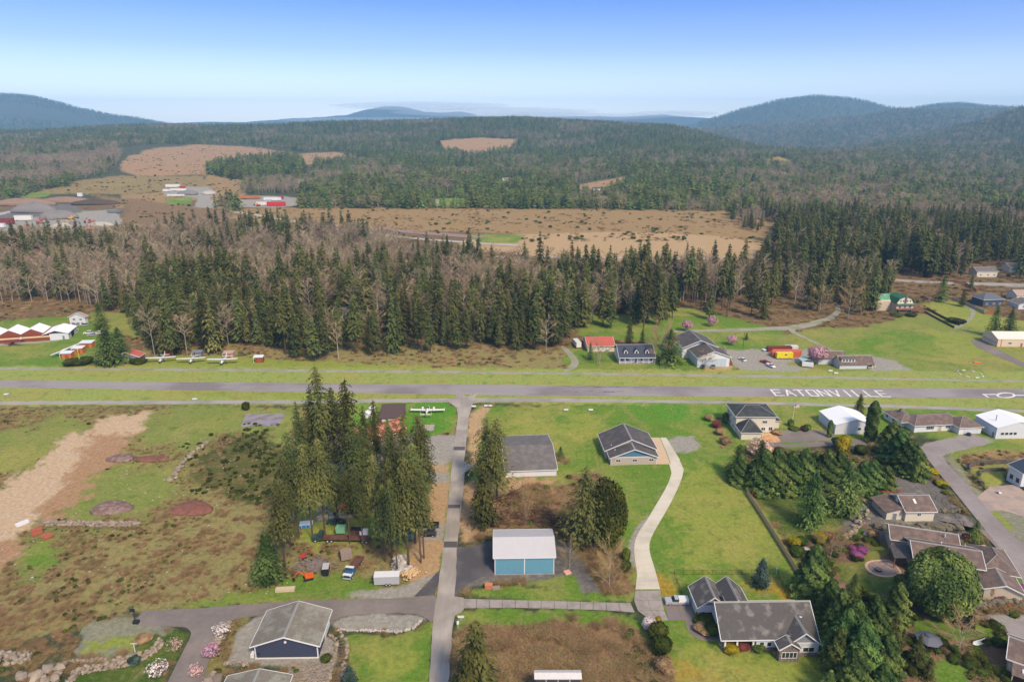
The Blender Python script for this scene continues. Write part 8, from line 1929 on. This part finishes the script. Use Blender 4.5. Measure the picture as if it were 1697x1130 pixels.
# ------------------------------------------------------------------ aircraft
def plane(label, u, v, ang, m, acc, kind='high', name='light_aircraft', group='light planes parked beyond the runway', s=1.0, prop=True):
    p = G(u, v); t = thing(name, label, 'airplane', tuple(p), R(ang), group); t.scale = (s, s, s)
    def ring(x, w_, h_, zc_, n=10): return [(x, w_*math.cos(2*math.pi*i/n), zc_ + h_*math.sin(2*math.pi*i/n)) for i in range(n)]
    MB().loft([ring(2.4, .2, .2, 1.15), ring(2.2, .42, .4, 1.15), ring(1.2, .55, .5, 1.2), ring(.2, .56, .62, 1.3), ring(-1.2, .48, .5, 1.3), ring(-3.2, .22, .26, 1.35), ring(-5.0, .08, .12, 1.4)]).build('fuselage', m, t)
    wz = 1.9 if kind == 'high' else .95; sp_ = 5.3
    for s_ in (-1, 1):
        y0, y1 = (s_*.02, s_*sp_) if kind == 'high' else (s_*.4, s_*sp_)
        MB().loft([[(1.0, y0, wz), (.6, y0, wz+.12), (-.55, y0, wz+.03), (-.55, y0, wz-.04), (.6, y0, wz-.08)], [(.8, y1, wz+.15), (.5, y1, wz+.23), (-.4, y1, wz+.17), (-.4, y1, wz+.12), (.5, y1, wz+.08)]]).build('wing', m, t)
        MB().loft([[(-4.2, s_*.05, 1.45), (-4.9, s_*.05, 1.45), (-4.9, s_*.05, 1.5), (-4.2, s_*.05, 1.5)], [(-4.45, s_*1.7, 1.45), (-4.9, s_*1.7, 1.45), (-4.9, s_*1.7, 1.5), (-4.45, s_*1.7, 1.5)]]).build('tailplane', m, t)
        MB().tube((.3, s_*.4, .9), (.2, s_*1.1, .25), .05, n=5).tube((.2, s_*1.02, .22), (.2, s_*1.2, .22), .22, n=10).build('wheel', tyre_m, t)
        if kind == 'high': MB().tube((.3, s_*.5, .9), (.3, s_*2.6, 1.9), .04, n=5).build('strut', m, t)
    MB().extr([(-3.9, 1.45), (-5.1, 1.4), (-5.2, 2.75), (-4.7, 2.75)], 'y', -.05, .05).build('fin', acc, t)
    MB().loft([[(1.15, -.45, 1.55), (-.6, -.45, 1.6), (-.6, .45, 1.6), (1.15, .45, 1.55)], [(.75, -.36, 1.96), (-.4, -.36, 1.9), (-.4, .36, 1.9), (.75, .36, 1.96)]]).build('windshield', glass, t)
    if prop: MB().box(2.42, 2.46, -.08, .08, .35, 1.95).tube((2.38, 0, 1.15), (2.6, 0, 1.15), .12, .03, 8).build('propeller', black_metal, t)
    return t
p_cream = paint('cream_aircraft_paint', srgb(236, 232, 222))
plane('white high-wing plane parked right beside the red-roofed hangar', 268, 600, -80, p_white, p_white, s=1.3)
plane('white plane with dark striped tail in front of a small shelter, second from the hangar', 318, 601, -80, p_white, p_black, s=1.25)
plane('white high-wing plane with wide wings before the pale shelter, third from the hangar', 370, 603, -85, p_white, p_white, 'high', s=1.35)
plane('maroon and cream high-wing plane before the zigzag hangars', 22, 572, -100, paint('maroon_aircraft_paint', srgb(120, 40, 48)), p_cream, s=1.1)
plane('white tied-down plane behind the lowest orange shelter', 100, 589, 170, p_white, p_white, s=1.0)
plane('white tied-down plane behind the middle orange shelter', 118, 581, 170, p_white, p_white, s=1.0)
# twin on the turf
t = plane('white twin-engine plane with orange tail on the bright turf beside the lane', 709, 684, 90, p_cream, paint('orange_tail_paint', srgb(220, 120, 80)), 'low', 'twin_aircraft', None, 1.25, False)
for s_ in (-1, 1):
    MB().loft([[(1.9 - .9*(k > 1) - 1.6*(k > 2), s_*1.8 + r*math.cos(2*math.pi*i/8), 1.1 + r*math.sin(2*math.pi*i/8)) for i in range(8)] for k, r in enumerate((.2, .36, .36, .15))]).build('engine', p_cream, t); MB().box(1.95, 1.99, s_*1.8-.07, s_*1.8+.07, .4, 1.8).build('propeller', black_metal, t)
    MB().tube((.9, s_*5.35, 1.15), (-.7, s_*5.35, 1.15), .17, n=8).build('tip_tank', p_cream, t)
    MB().extr([(-4.1, 1.3), (-5.0, 1.3), (-5.1, 2.3), (-4.6, 2.3)], 'y', s_*1.72-.04, s_*1.72+.04).build('fin', p_cream, t)
# satellite-like domes seen left of the brown roof
for (u, v, r, lab) in ((617, 682, 1.5, 'upper white storage dome showing behind the grove crowns'), (611, 690, 1.7, 'lower white storage dome showing behind the grove crowns')):
    t = thing('storage_dome', lab, 'dome', tuple(G(u, v))); MB().tube((0, 0, 0), (0, 0, 1.4), r, n=18).build('tank_wall', p_white, t)
    MB().loft([[(r*math.cos(q)*math.cos(2*math.pi*i/18), r*math.cos(q)*math.sin(2*math.pi*i/18), 1.402 + r*.8*math.sin(q)) for i in range(18)] for q in (0, .4, .8, 1.15, 1.5)]).build('dome_cap', p_white, t, True)
# flat trailer frame on the turf
t = thing('flat_trailer', 'low slatted metal trailer rack on the bright turf right of the grove', 'trailer', tuple(W(708, 711)), R(2))
for k in range(6): MB().box(-2.6, 2.6, -2.4 + k*.95 - .2, -2.4 + k*.95 + .2, .5, .62).build('slat', mat('pale_slats', srgb(206, 190, 180)), t)
for x in (-2.7, 2.7): MB().box(x-.08, x+.08, -2.7, 2.7, .35, .75).build('side_rail', mat('rail_grey', srgb(150, 140, 136)), t)
wheels(t, (-.5, .5), 5.7, .35)
# shelters
def shelter(label, u, v, m, w=4.4, d=3.4, rm=None, group='small flat-roofed tie-down shelters'):
    t = thing('plane_shelter', label, 'shelter', tuple(G(u, v)), R(6), group)
    MB().box(-w/2, w/2, 0, d, -.2, 2.7).build('wall', m, t); MB().add([(-w/2-1, -.4, 2.75), (w/2+.2, -.4, 2.75), (w/2+.2, d+.2, 3.1), (-w/2-1, d+.2, 3.1), (-w/2-1, -.4, 2.9), (w/2+.2, -.4, 2.9), (w/2+.2, d+.2, 3.25), (-w/2-1, d+.2, 3.25)], [(0,3,2,1),(4,5,6,7),(0,1,5,4),(1,2,6,5),(2,3,7,6),(3,0,4,7)]).build('roof', rm or p_white, t)
    MB().box(-w/2-.9, -w/2-.76, -.35, -.2, 0, 2.75).build('post', white_trim, t)
    MB().box(-w*.2, w*.2, -.05, -.004, .1, 2.0).build('door', mat('shelter_door', srgb(150, 90, 60)), t)
shelter('orange shelter with white flat roof, topmost of the three beside the bushy fir', 144, 577, orange_m, 5.4, 4); shelter('orange shelter with white flat roof, middle of the three', 130, 586, orange_m); shelter('orange shelter with white flat roof, lowest of the three near the yellow post', 111, 594.5, orange_m)
shelter('tiny dark red shelter alone on the grass below the fir wood', 430, 601, brick_red, 3.6, 2.6); shelter('pale tan shelter behind the third plane', 380, 594, mat('tan_shelter', srgb(190, 160, 140)), 4, 3, mat('tan_shelter', srgb(190, 160, 140))); shelter('dark striped shelter behind the second plane', 328, 593, grey_metal, 3.6, 3, grey_metal); shelter('low reddish shelter behind the plane beside the red-roofed hangar', 278, 590, brick_red, 4, 3, brick_red)
# ------------------------------------------------------------------ small fixtures
def pole(name, label, cat, u, v, hgt, r, m, extra=None):
    t = thing(name, label, cat, tuple(G(u, v))); MB().tube((0, 0, -.2), (0, 0, hgt), r, r*.8, 8).build('pole', m, t)
    if extra: extra(t, hgt)
    return t
pole('marker_post', 'tall yellow post beside the dark bushes near the far taxiway', 'post', 133.5, 605, 8, .22, mat('yellow_post', srgb(214, 186, 60)), lambda t, h_: MB().box(-.4, .4, -.1, .1, h_, h_+.25).build('cap', p_bright, t))
def sock(t, h_):
    MB().loft([[(x, r*math.cos(2*math.pi*i/10), h_ - .2*x*x*.12 + r*math.sin(2*math.pi*i/10)) for i in range(10)] for x, r in ((.1, .5), (1.4, .42), (2.8, .32), (4.0, .22))]).build('sock', mat('orange_fabric', srgb(236, 104, 56)), t)
    MB().tube((0, -.5, h_), (0, .5, h_), .06, n=6).build('frame', p_white, t)
pole('windsock', 'orange windsock on a pole in the meadow near the taxiway', 'windsock', 1608, 622, 6.5, .14, mat('wood_pole', srgb(200, 170, 120)), sock)
t = thing('marker_ring', 'ring of white segments around the windsock', 'marker', tuple(G(1608, 620)))
for k in range(8):
    a = 2*math.pi*k/8; MB().cbox((5*math.cos(a), 5*math.sin(a), .2), (.4, 1.6, .35), a).build('segment', p_white, t)
def flag(t, h_): MB().box(.05, 1.9, -.02, .02, h_-1.2, h_-.1).build('flag', mat('pale_flag', srgb(226, 196, 176)), t); MB().box(.04, .7, -.035, .035, h_-.6, h_-.08).build('canton', p_blue, t)
pole('flagpole', 'white flagpole with small flag on the lawn behind the island bed', 'flagpole', 1313, 700, 7.5, .07, p_white, flag)
def hoop(t, h_): MB().box(-.6, .6, -.35, -.3, h_-.9, h_).build('backboard', black_metal, t); MB().tube((0, -.7, h_-.8), (0, -.72, h_-.83), .25, n=12).build('ring', p_orange, t); MB().cbox((.7, -.8, .35), (1.3, .9, .7)).build('base', black_metal, t)
pole('basketball_hoop', 'black basketball hoop stand at the left end of the side road', 'basketball hoop', 224, 1028, 3.6, .09, black_metal, hoop)
pole('utility_pole', 'wooden utility pole in the brambles below the woodland drive bend', 'utility pole', 1336, 521, 11, .18, bark)
pole('utility_pole', 'dark utility pole beside the container yard', 'utility pole', 1231, 578, 9, .15, bark)
pole('utility_pole', 'short grey pole by the pink-tree side of the cape house lawn', 'utility pole', 990.5, 604, 6, .1, rim_m)
def board(t, h_): MB().box(-.75, .75, -.05, .05, h_-.6, h_).build('panel', p_white, t)
pole('lane_sign', 'small white sign board on the verge right of the lane junction', 'sign', 764, 1027, 1.2, .06, p_white, board)
pole('mailbox', 'white mailbox post lower on the verge right of the lane', 'mailbox', 759, 1039, 1.1, .06, p_white, lambda t, h_: MB().box(-.25, .25, -.4, .4, h_, h_+.35).build('box', p_white, t))
def bar(t, h_): MB().box(-.7, .7, -.05, .05, h_, h_+.1).build('crossbar', p_white, t)
pole('garden_post', 'thin white post with crossbar on the grassy gravel plot', 'post', 224, 1080, 2.2, .09, p_white, bar)
pole('lawn_lamp', 'white lamp post right of the dark blue spruce', 'lamp', 1286, 953, 1.9, .07, p_white, lambda t, h_: MB().blob((0, 0, h_+.2), (.22, .22, .28), 1, .02, 10, 7).build('lamp_head', p_white, t))
for k, (u, v, lab) in enumerate(((785, 675, 'first white runway-edge box right of the lane mouth'), (806, 674, 'white bench-like box right of the lane mouth'), (812, 674, 'white box touching the bench-like one'), (938, 681, 'left white marker box on the field behind the grey shop'), (979, 681, 'right white marker box on the field behind the grey shop'), (323, 663, 'white marker by the near taxiway'), (11, 655, 'white marker in the grass at the left edge'),
        (1376, 616, 'white marker box left on the grass before the long grey house'), (1385, 620, 'lower white marker box on the grass before the long grey house'))):
    t = thing('marker_box', lab, 'marker', tuple(G(u, v))); MB().box(-.9, .9, -.4, .4, .35, .8).build('panel', p_white, t)
    for x in (-.7, .7): MB().box(x-.06, x+.06, -.06, .06, 0, .348).build('leg', rim_m, t)
# gazebo
t = thing('gazebo', 'octagonal dark grey gazebo with vented roof at the lower right', 'gazebo', tuple(W(1536, 1072)), R(10))
roofg = mat('gazebo_roof', srgb(104, 106, 116), .6, .08, 2); n = 8
for k in range(n):
    a0, a1 = 2*math.pi*k/n, 2*math.pi*(k+1)/n
    P0, P1 = (2.7*math.cos(a0), 2.7*math.sin(a0), 2.3), (2.7*math.cos(a1), 2.7*math.sin(a1), 2.3); Q0, Q1 = (.5*math.cos(a0), .5*math.sin(a0), 3.3), (.5*math.cos(a1), .5*math.sin(a1), 3.3)
    MB().add([P0, P1, Q1, Q0, (P0[0], P0[1], 2.2), (P1[0], P1[1], 2.2), (Q1[0], Q1[1], 3.2), (Q0[0], Q0[1], 3.2)], [(0,1,2,3),(4,7,6,5),(0,4,5,1),(1,5,6,2),(2,6,7,3),(3,7,4,0)]).build('roof_panel', roofg, t)
    MB().box(-.07, .07, -.07, .07, 0, 2.25).build('post', black_metal, t, loc=(2.45*math.cos(a0), 2.45*math.sin(a0), 0))
MB().tube((0, 0, 3.38), (0, 0, 3.62), .8, .05, 8).build('cupola', roofg, t); MB().tube((0, 0, 0), (0, 0, .7), .8, n=12).build('table', black_metal, t)
# trampoline cage
t = thing('trampoline', 'dark hexagonal netted trampoline on the lower right lawn', 'trampoline', tuple(W(1596, 1036)))
MB().loft([[(2.3*math.cos(2*math.pi*i/6), 2.3*math.sin(2*math.pi*i/6), z_) for i in range(6)] for z_ in (.7, .85)]).build('mat', black_metal, t); MB().loft([[(2.2*math.cos(2*math.pi*i/6), 2.2*math.sin(2*math.pi*i/6), z_) for i in range(6)] for z_ in (.9, 2.3)], cap=False).build('net', mat('dark_net', srgb(50, 48, 52)), t)
for k in range(6): MB().box(-.06, .06, -.06, .06, 0, 2.4).build('leg', black_metal, t, loc=(2.35*math.cos(math.pi*k/3), 2.35*math.sin(math.pi*k/3), 0))
t = thing('fire_pit', 'round dark fire pit on the brick patio', 'fire pit', tuple(W(1456, 945))); MB().tube((0, 0, .06), (0, 0, .45), .85, .75, 16).build('bowl', black_metal, t); MB().tube((0, 0, .451), (0, 0, .5), .9, n=16).build('rim', stone_m, t)
def seat(name, label, u, v, ang, m, cat='garden seat', L=1.9):
    t = thing(name, label, cat, tuple(W(u, v)), R(ang)); MB().box(-L/2, L/2, -.35, .35, .3, .42).build('seat', m, t); MB().box(-L/2, L/2, .36, .44, .3, .95).build('backrest', m, t)
    for x in (-L/2+.1, L/2-.1):
        for y in (-.25, .3): MB().box(x-.05, x+.05, y-.05, y+.05, 0, .298).build('leg', m, t)
seat('lounge_chair', 'left white lounge chair below the bare tan maple', 1619, 1069, 20, p_white); seat('lounge_chair', 'right white lounge chair below the bare tan maple', 1629, 1066, 20, p_white); seat('garden_bench', 'white garden bench among shrubs left of the tan house', 1436, 886, 35, p_white)
seat('garden_bench', 'white chair on the paved court by the dark-roofed cottage', 1657, 818, 60, p_white, L=1.4); seat('garden_bench', 'tan bench at the bottom of the porch of the green-roofed house', 1496, 519, 0, mat('tan_bench', srgb(200, 180, 150)), L=5)
t = thing('hay_gate', 'leaning pale log across the boulder wall below the barn', 'log', tuple(W(1490, 876))); MB().tube((0, 0, 1.6), (.7, -3, .2), .16, n=8).tube((.7, -3, .2), (.5, -4.4, .1), .14, n=8).build('trunk', bark_pale, t)
# retaining walls right of the estate road
def curved_wall(name, label, pts, hgt, m, th=.5):
    w = [W(*p) for p in pts]; root = thing(name, label, 'retaining wall', tuple(w[0])); o = w[0]
    for row in range(3):
        for a, b in zip(w[:-1], w[1:]):
            d = b - a; n = max(1, int(d.length / 1.6)); an = math.atan2(d.y, d.x)
            for k in range(n):
                c = a.lerp(b, (k + .5 + (.2 if row % 2 else 0)) / n) - o; MB().cbox((0, 0, hgt*(row+.5)/3), (d.length/n - .06, th, hgt/3 - .03)).build('block', m, root, loc=(c.x, c.y, 0)).rotation_euler = (0, 0, an)
blk = mat('wall_block', srgb(104, 96, 88), .95, .2, 2, rnd=.15)
curved_wall('retaining_wall', 'upper curved grey block wall behind the dark-roofed cottage', [(1606, 782), (1607, 775), (1615, 770), (1635, 768), (1665, 768), (1700, 768)], 1.5, blk)
curved_wall('retaining_wall', 'lower curved grey block wall just above the dark-roofed cottage', [(1623, 789), (1626, 783), (1640, 780), (1662, 780)], 1.2, blk)
# ------------------------------------------------------------------ quarry and yards in the distance
gr_dark = mat('crushed_rock', srgb(134, 128, 124), .95, .2, .6, .4); gr_pale = mat('pale_aggregate', srgb(186, 178, 166), .95, .15, .6, .4); gr_brown = mat('brown_overburden', srgb(148, 122, 102), .95, .25, .4, .4)
for (u, v, w_, d_, h_, m, lab) in ((95, 362, 46, 30, 9, gr_dark, 'long dark crushed-rock pile behind the quarry diggers'), (60, 352, 60, 30, 12, gr_dark, 'dark pile on the left quarry face'), (103, 378, 26, 18, 5, gr_pale, 'pale gravel cone at the front of the quarry'), (63, 385, 14, 12, 4, gr_brown, 'small brown heap at the quarry edge'), (122, 369, 14, 10, 3.5, gr_dark, 'small dark cone in mid quarry'),
        (108, 374, 12, 10, 4, gr_dark, 'dark grey cone beside the white quarry truck'), (165, 374, 30, 16, 4, gr_pale, 'broad rubble pile at the right of the quarry'), (312, 322, 34, 20, 6, gr_dark, 'dark gravel cone in the far truck depot'), (345, 322, 24, 18, 5, gr_pale, 'pale cone inside the far gravel loop'), (40, 340, 90, 26, 9, gr_brown, 'brown overburden bank above the quarry'), (110, 336, 80, 24, 8, gr_brown, 'brown bank right above the quarry road'), (160, 338, 70, 30, 6, mat('dark_scrub_bank', srgb(88, 74, 60)), 'dark scrubby bank right of the quarry')):
    mound(u, v, w_, d_, h_, m, lab, 'gravel_pile', 'gravel pile', seed=int(u))
sheet('quarry_road', [(-200, 375), (0, 353), (60, 342), (125, 332), (125, 334.5), (60, 345), (0, 357), (-200, 381)], gr_pale, .25)
def farsheet(name, line, hw, m, dz=.35):
    """road ribbon draped on the terrain"""
    w = [G(*p) for p in line]; dense = []
    for a, b in zip(w[:-1], w[1:]):
        n = max(1, int((b - a).length / 12)); dense += [a.lerp(b, k / n) for k in range(n)]
    dense.append(w[-1]); vs = []; fs = []
    for i, p in enumerate(dense):
        d = dense[min(i+1, len(dense)-1)] - dense[max(i-1, 0)]; d.z = 0; d.normalize(); nn = Vector((-d.y, d.x, 0)) * hw
        for q in (p + nn, p, p - nn): vs.append((q.x, q.y, T1(q.x, q.y) + dz))
    for i in range(len(dense) - 1):
        for k in (0, 1): fs.append((3*i+k, 3*i+k+1, 3*i+k+4, 3*i+k+3))
    tag(MB().add(vs, fs).build(name, m), kind='structure')
farsheet('valley_road', [(388, 352), (430, 358), (480, 366), (520, 374), (560, 381), (620, 388), (700, 397), (800, 404), (860, 408)], 4.5, gr_pale)
farsheet('valley_road', [(820, 426), (1000, 428), (1150, 430), (1265, 428)], 3.5, gr_pale)
farsheet('valley_road', [(1195, 338), (1240, 343), (1300, 348), (1340, 350)], 4, gr_pale)
farsheet('river_bed', [(480, 374), (560, 378), (620, 380), (720, 388), (800, 394)], 9, mat('river_stones', srgb(156, 130, 120), .95, .2, .4))
for (u, v, a_, m, s_, lab) in ((110, 374, 20, p_yellow, 2.0, 'yellow excavator in mid quarry'), (150, 382, 0, p_orange, 1.6, 'orange loader at the lower right of the quarry'), (152, 371, 170, paint('red_machine_paint', srgb(190, 70, 50)), 2.0, 'red crusher machine at the right of the quarry'), (67, 371, 10, paint('red_machine_paint', srgb(190, 70, 50)), 2.0, 'red machine behind the pale crusher'),
        (43, 383, 90, p_orange, 2.0, 'rusty orange digger at the left of the quarry'), (118, 364, 40, p_yellow, 1.6, 'yellow machine on top of the rock pile'), (292, 317, 10, p_yellow, 1.8, 'yellow digger among the depot trucks'), (428, 342, 160, p_orange, 1.6, 'orange digger left of the red container yard trucks')):
    loader('quarry_machine', lab, u, v, a_, m, s_, group='machines working in the far gravel yards')
for (u, v, L_, h_, m, lab) in ((12, 372, 16, 7, c_rd, 'dark red crusher shed at the left of the quarry'), (40, 366, 20, 6, p_cream, 'pale screening plant in the quarry'), (133.5, 327, 7, 6, p_cream, 'white tank block on the bank above the quarry'), (2, 378, 9, 5, p_white, 'white truck at the left edge of the quarry'), (107, 375, 8, 3, p_white, 'white lorry on the quarry floor'), (190, 353, 18, 3, mat('teal_scrap', srgb(110, 130, 140)), 'grey scrap row at the back right of the quarry'),
        (287, 311, 24, 5, p_white, 'white trailer in the far truck depot'), (302, 313, 10, 4, p_red, 'red lorry cab behind the white depot trailer'), (296, 317, 26, 4, p_cream, 'cream trailer in the front row of the far depot'), (292, 326, 26, 3, p_white, 'white flatbed row at the edge of the far depot'), (276, 318, 10, 4, p_white, 'white lorry at the left of the far depot'),
        (458, 342, 26, 6, mat('red_container_far', srgb(206, 52, 48)), 'bright red container building in the valley yard'), (452, 333, 26, 5, p_white, 'white container behind the bright red one'), (465, 330, 9, 4, p_red, 'red lorry cab right of the white container'), (434, 341, 16, 5, p_cream, 'cream lorry left of the bright red container'), (445, 336, 9, 4, p_silver, 'grey machine between lorries and red container'), (391, 333, 8, 4, c_rd, 'small red trailer left of the valley yard')):
    p = G(u, v); t = thing('yard_vehicle', lab, 'trailer', tuple(p), R(4), 'vehicles and boxes in the far gravel yards'); MB().box(-L_/2, L_/2, -2, 2, .8, h_).build('body', m, t); MB().box(-L_/2-.1, L_/2+.1, -2.1, 2.1, h_+.01, h_+.3).build('roof', m, t)
    wheels(t, (-L_*.35, L_*.35), 4, .8, tw=.5)
mb = MB()
for k in range(160):
    p = G(rr.uniform(398, 428), rr.uniform(327, 331)); l = rr.uniform(6, 12); mb.tube((p.x - l/2, p.y, p.z + rr.uniform(.3, 3)), (p.x + l/2, p.y + rr.uniform(-2, 2), p.z + rr.uniform(.3, 3)), .35, n=5)
tag(mb.build('log_stacks', mat('log_ends', srgb(190, 122, 76))), kind='stuff')
# ------------------------------------------------------------------ scrub and tufts, beyond counting
nb = 60000
sy = np.exp(rngw.uniform(math.log(112), math.log(620), nb)); sx_ = rngw.uniform(-1.0, 1.0, nb) * sy
uu, vv = pxof(sx_, sy, np.zeros(nb)); keep = (uu > -60) & (uu < 1760) & (vv < 1180); sx_, sy, uu, vv = sx_[keep], sy[keep], uu[keep], vv[keep]
cc, ww = paint_weights(uu, vv, sx_, sy)
BROOM = [(312, 800), (325, 755), (370, 722), (420, 712), (480, 745), (500, 800), (450, 835), (380, 830)]
nb1 = fbm(sx_ / 8, sy / 8, 71, 4) - .5; nb2 = fbm(sx_ / 8, sy / 8, 72, 4) - .5; inb = inpoly(uu + nb1 * 170, vv + nb2 * 120, BROOM); dens = fbm(sx_ / 9, sy / 9, 31, 3)
roadhit = np.zeros(len(uu), bool)
for poly in SHEETS:
    for (du, dv) in ((0, 0), (9, 0), (-9, 0), (0, 7), (0, -5)): roadhit |= inpoly(uu + du * (vv > 640), vv + dv * (vv > 640), poly)
bpy.context.view_layer.update()
for o in bpy.data.objects:
    if o.type == 'MESH' and o.parent and (o.name.startswith(('wall', 'rear_wall', 'garage_wall', 'lean_to_wall', 'front_wing', 'side_wing', 'left_wing', 'gable_wall', 'link_wall', 'body'))):
        w_ = [o.matrix_world @ Vector(c) for c in o.bound_box]
        xs2, ys2 = [c.x for c in w_], [c.y for c in w_]
        roadhit |= (sx_ > min(xs2) - 1) & (sx_ < max(xs2) + 1) & (sy > min(ys2) - 1.2) & (sy < max(ys2) + 1)
sc_ = ww[:, 1]
fd = fbm(sx_ / 3.2, sy / 3.2, 8, 3); m_scrub = (sc_ > .5) & (fd > .44) & ~roadhit & ~inb
m_broom = inb & (fd > .47)
m_green = (sc_ > .45) & (dens > .56) & (fd > .5) & ~roadhit & (rngw.random(len(uu)) < .5)
for i in range(3):
    p = W(*((905, 838), (870, 842), (1000, 950))[i]); t = thing('bramble_bush', ['reddish bramble bush on the brush plot behind the teal shed', 'left bramble bush on the brush plot behind the teal shed', 'straw-coloured bush between the gravel spur and the concrete drive'][i], 'bush', tuple(p), i); obj('stems', SCRUBV[i], t, sc=(4, 4, 3))
ssrc = [[first_obj(m_)] for m_ in SCRUBV]; 
gsrc = [[next(o for o in bpy.data.objects if o.type == 'MESH' and o.data.name.startswith('foliage') and o.data.materials[0] == mm)] for mm in (broom_leaf, green_leaf)]
def scat(name, msk, srcs, s0, s1, hz_=1.0):
    n = int(msk.sum()); s = rngw.uniform(s0, s1, n) * np.clip(sy[msk] / 260, .8, 2.2) * np.where((uu[msk] > 740) & (vv[msk] > 760), 1.7, 1); hs_ = s * rngw.uniform(.55, 1.0, n) * hz_
    instancer(name, np.stack([sx_[msk], sy[msk], np.full(n, -.25)], 1), np.stack([s, s, hs_], 1), arr_rot(n), rngw.integers(0, len(srcs), n), srcs)
scat('bramble_thicket', m_scrub, ssrc, 1.0, 2.4, .85); scat('broom_thicket', m_broom, gsrc[:1], .6, 1.9, .8); scat('mixed_undergrowth', m_green, gsrc, .6, 1.6, .9)
# far field shrubs
nf = 26000; fy = np.exp(rngw.uniform(math.log(680), math.log(2600), nf)); fx = rngw.uniform(-.78, .78, nf) * fy; fz = terr(fx, fy); fu, fv_ = pxof(fx, fy, fz)
fc, fw = paint_weights(fu, fv_, fx, fy); k_ = (fw[:, 1] > .25) & (fbm(fx / 22, fy / 22, 12, 4) > .5) & ((fc[:, 0] > .12) | (fv_ > 343)) & (fv_ > 228)
for poly in SHEETS: k_ &= ~inpoly(fu, fv_, poly)
fx, fy, fz = fx[k_], fy[k_], fz[k_]; n_ = len(fx); s_ = rngw.uniform(1.5, 5, n_)
instancer('field_shrubs', np.stack([fx, fy, fz - .3], 1), np.stack([s_, s_, s_ * rngw.uniform(.4, .8, n_)], 1), arr_rot(n_), np.where(rngw.random(n_) < .8, rngw.integers(0, 3, n_), 3), ssrc + gsrc[1:])
m_gard = (uu > 1290) & (vv > 790) & (ww[:, 1] > .2) & (ww[:, 2] > .25) & (fd > .47) & ~roadhit
scat('garden_shrubs', m_gard, gsrc + ssrc[:1], .5, 1.9, .9)
# rough grass on the left slope
m_tuft = (ww[:, 0] > .45) & (ww[:, 1] > .3) & ~roadhit & (uu < 760)
scat('grass_tufts', m_tuft, gsrc[1:], .35, .9, .6)
# ------------------------------------------------------------------ air
hz = bpy.data.materials.new('air'); hz.use_nodes = True; nt = hz.node_tree; nt.nodes.clear()
pv = nt.nodes.new('ShaderNodeVolumePrincipled'); pv.inputs['Color'].default_value = (0.34, 0.65, 1.0, 1); pv.inputs['Density'].default_value = 0.9e-4; pv.inputs['Anisotropy'].default_value = 0.0
out = nt.nodes.new('ShaderNodeOutputMaterial'); nt.links.new(pv.outputs[0], out.inputs['Volume'])
zmin = float(ZZ.min()) - 2.0; zmax = float(ZZ.max()) + 45.0
hzo = MB().box(-17000, 17000, -400, 13200, zmin, zmax).build('haze', hz); tag(hzo, kind='stuff')
cm = bpy.data.materials.new('cloud_mist'); cm.use_nodes = True; nt = cm.node_tree; nt.nodes.clear()
pv = nt.nodes.new('ShaderNodeVolumePrincipled'); pv.inputs['Color'].default_value = (0.96, 0.97, 1.0, 1); pv.inputs['Density'].default_value = 5e-4
out = nt.nodes.new('ShaderNodeOutputMaterial'); nt.links.new(pv.outputs[0], out.inputs['Volume'])
for (u, v, w_, d_, h_) in ((700, 176, 1300, 900, 60), (820, 186, 1500, 900, 70), (930, 194, 1500, 800, 60), (1110, 189, 700, 700, 45), (620, 199, 1500, 700, 40)):
    dx, dy, dz = ray(u, v); k = 10300 / dy
    tag(MB().blob((dx*k, 10300, CAMZ + dz*k), (w_, d_, h_), int(u), .08, 14, 9).build('low_cloud', cm, None, True), kind='stuff')
print('haze', zmin, zmax)
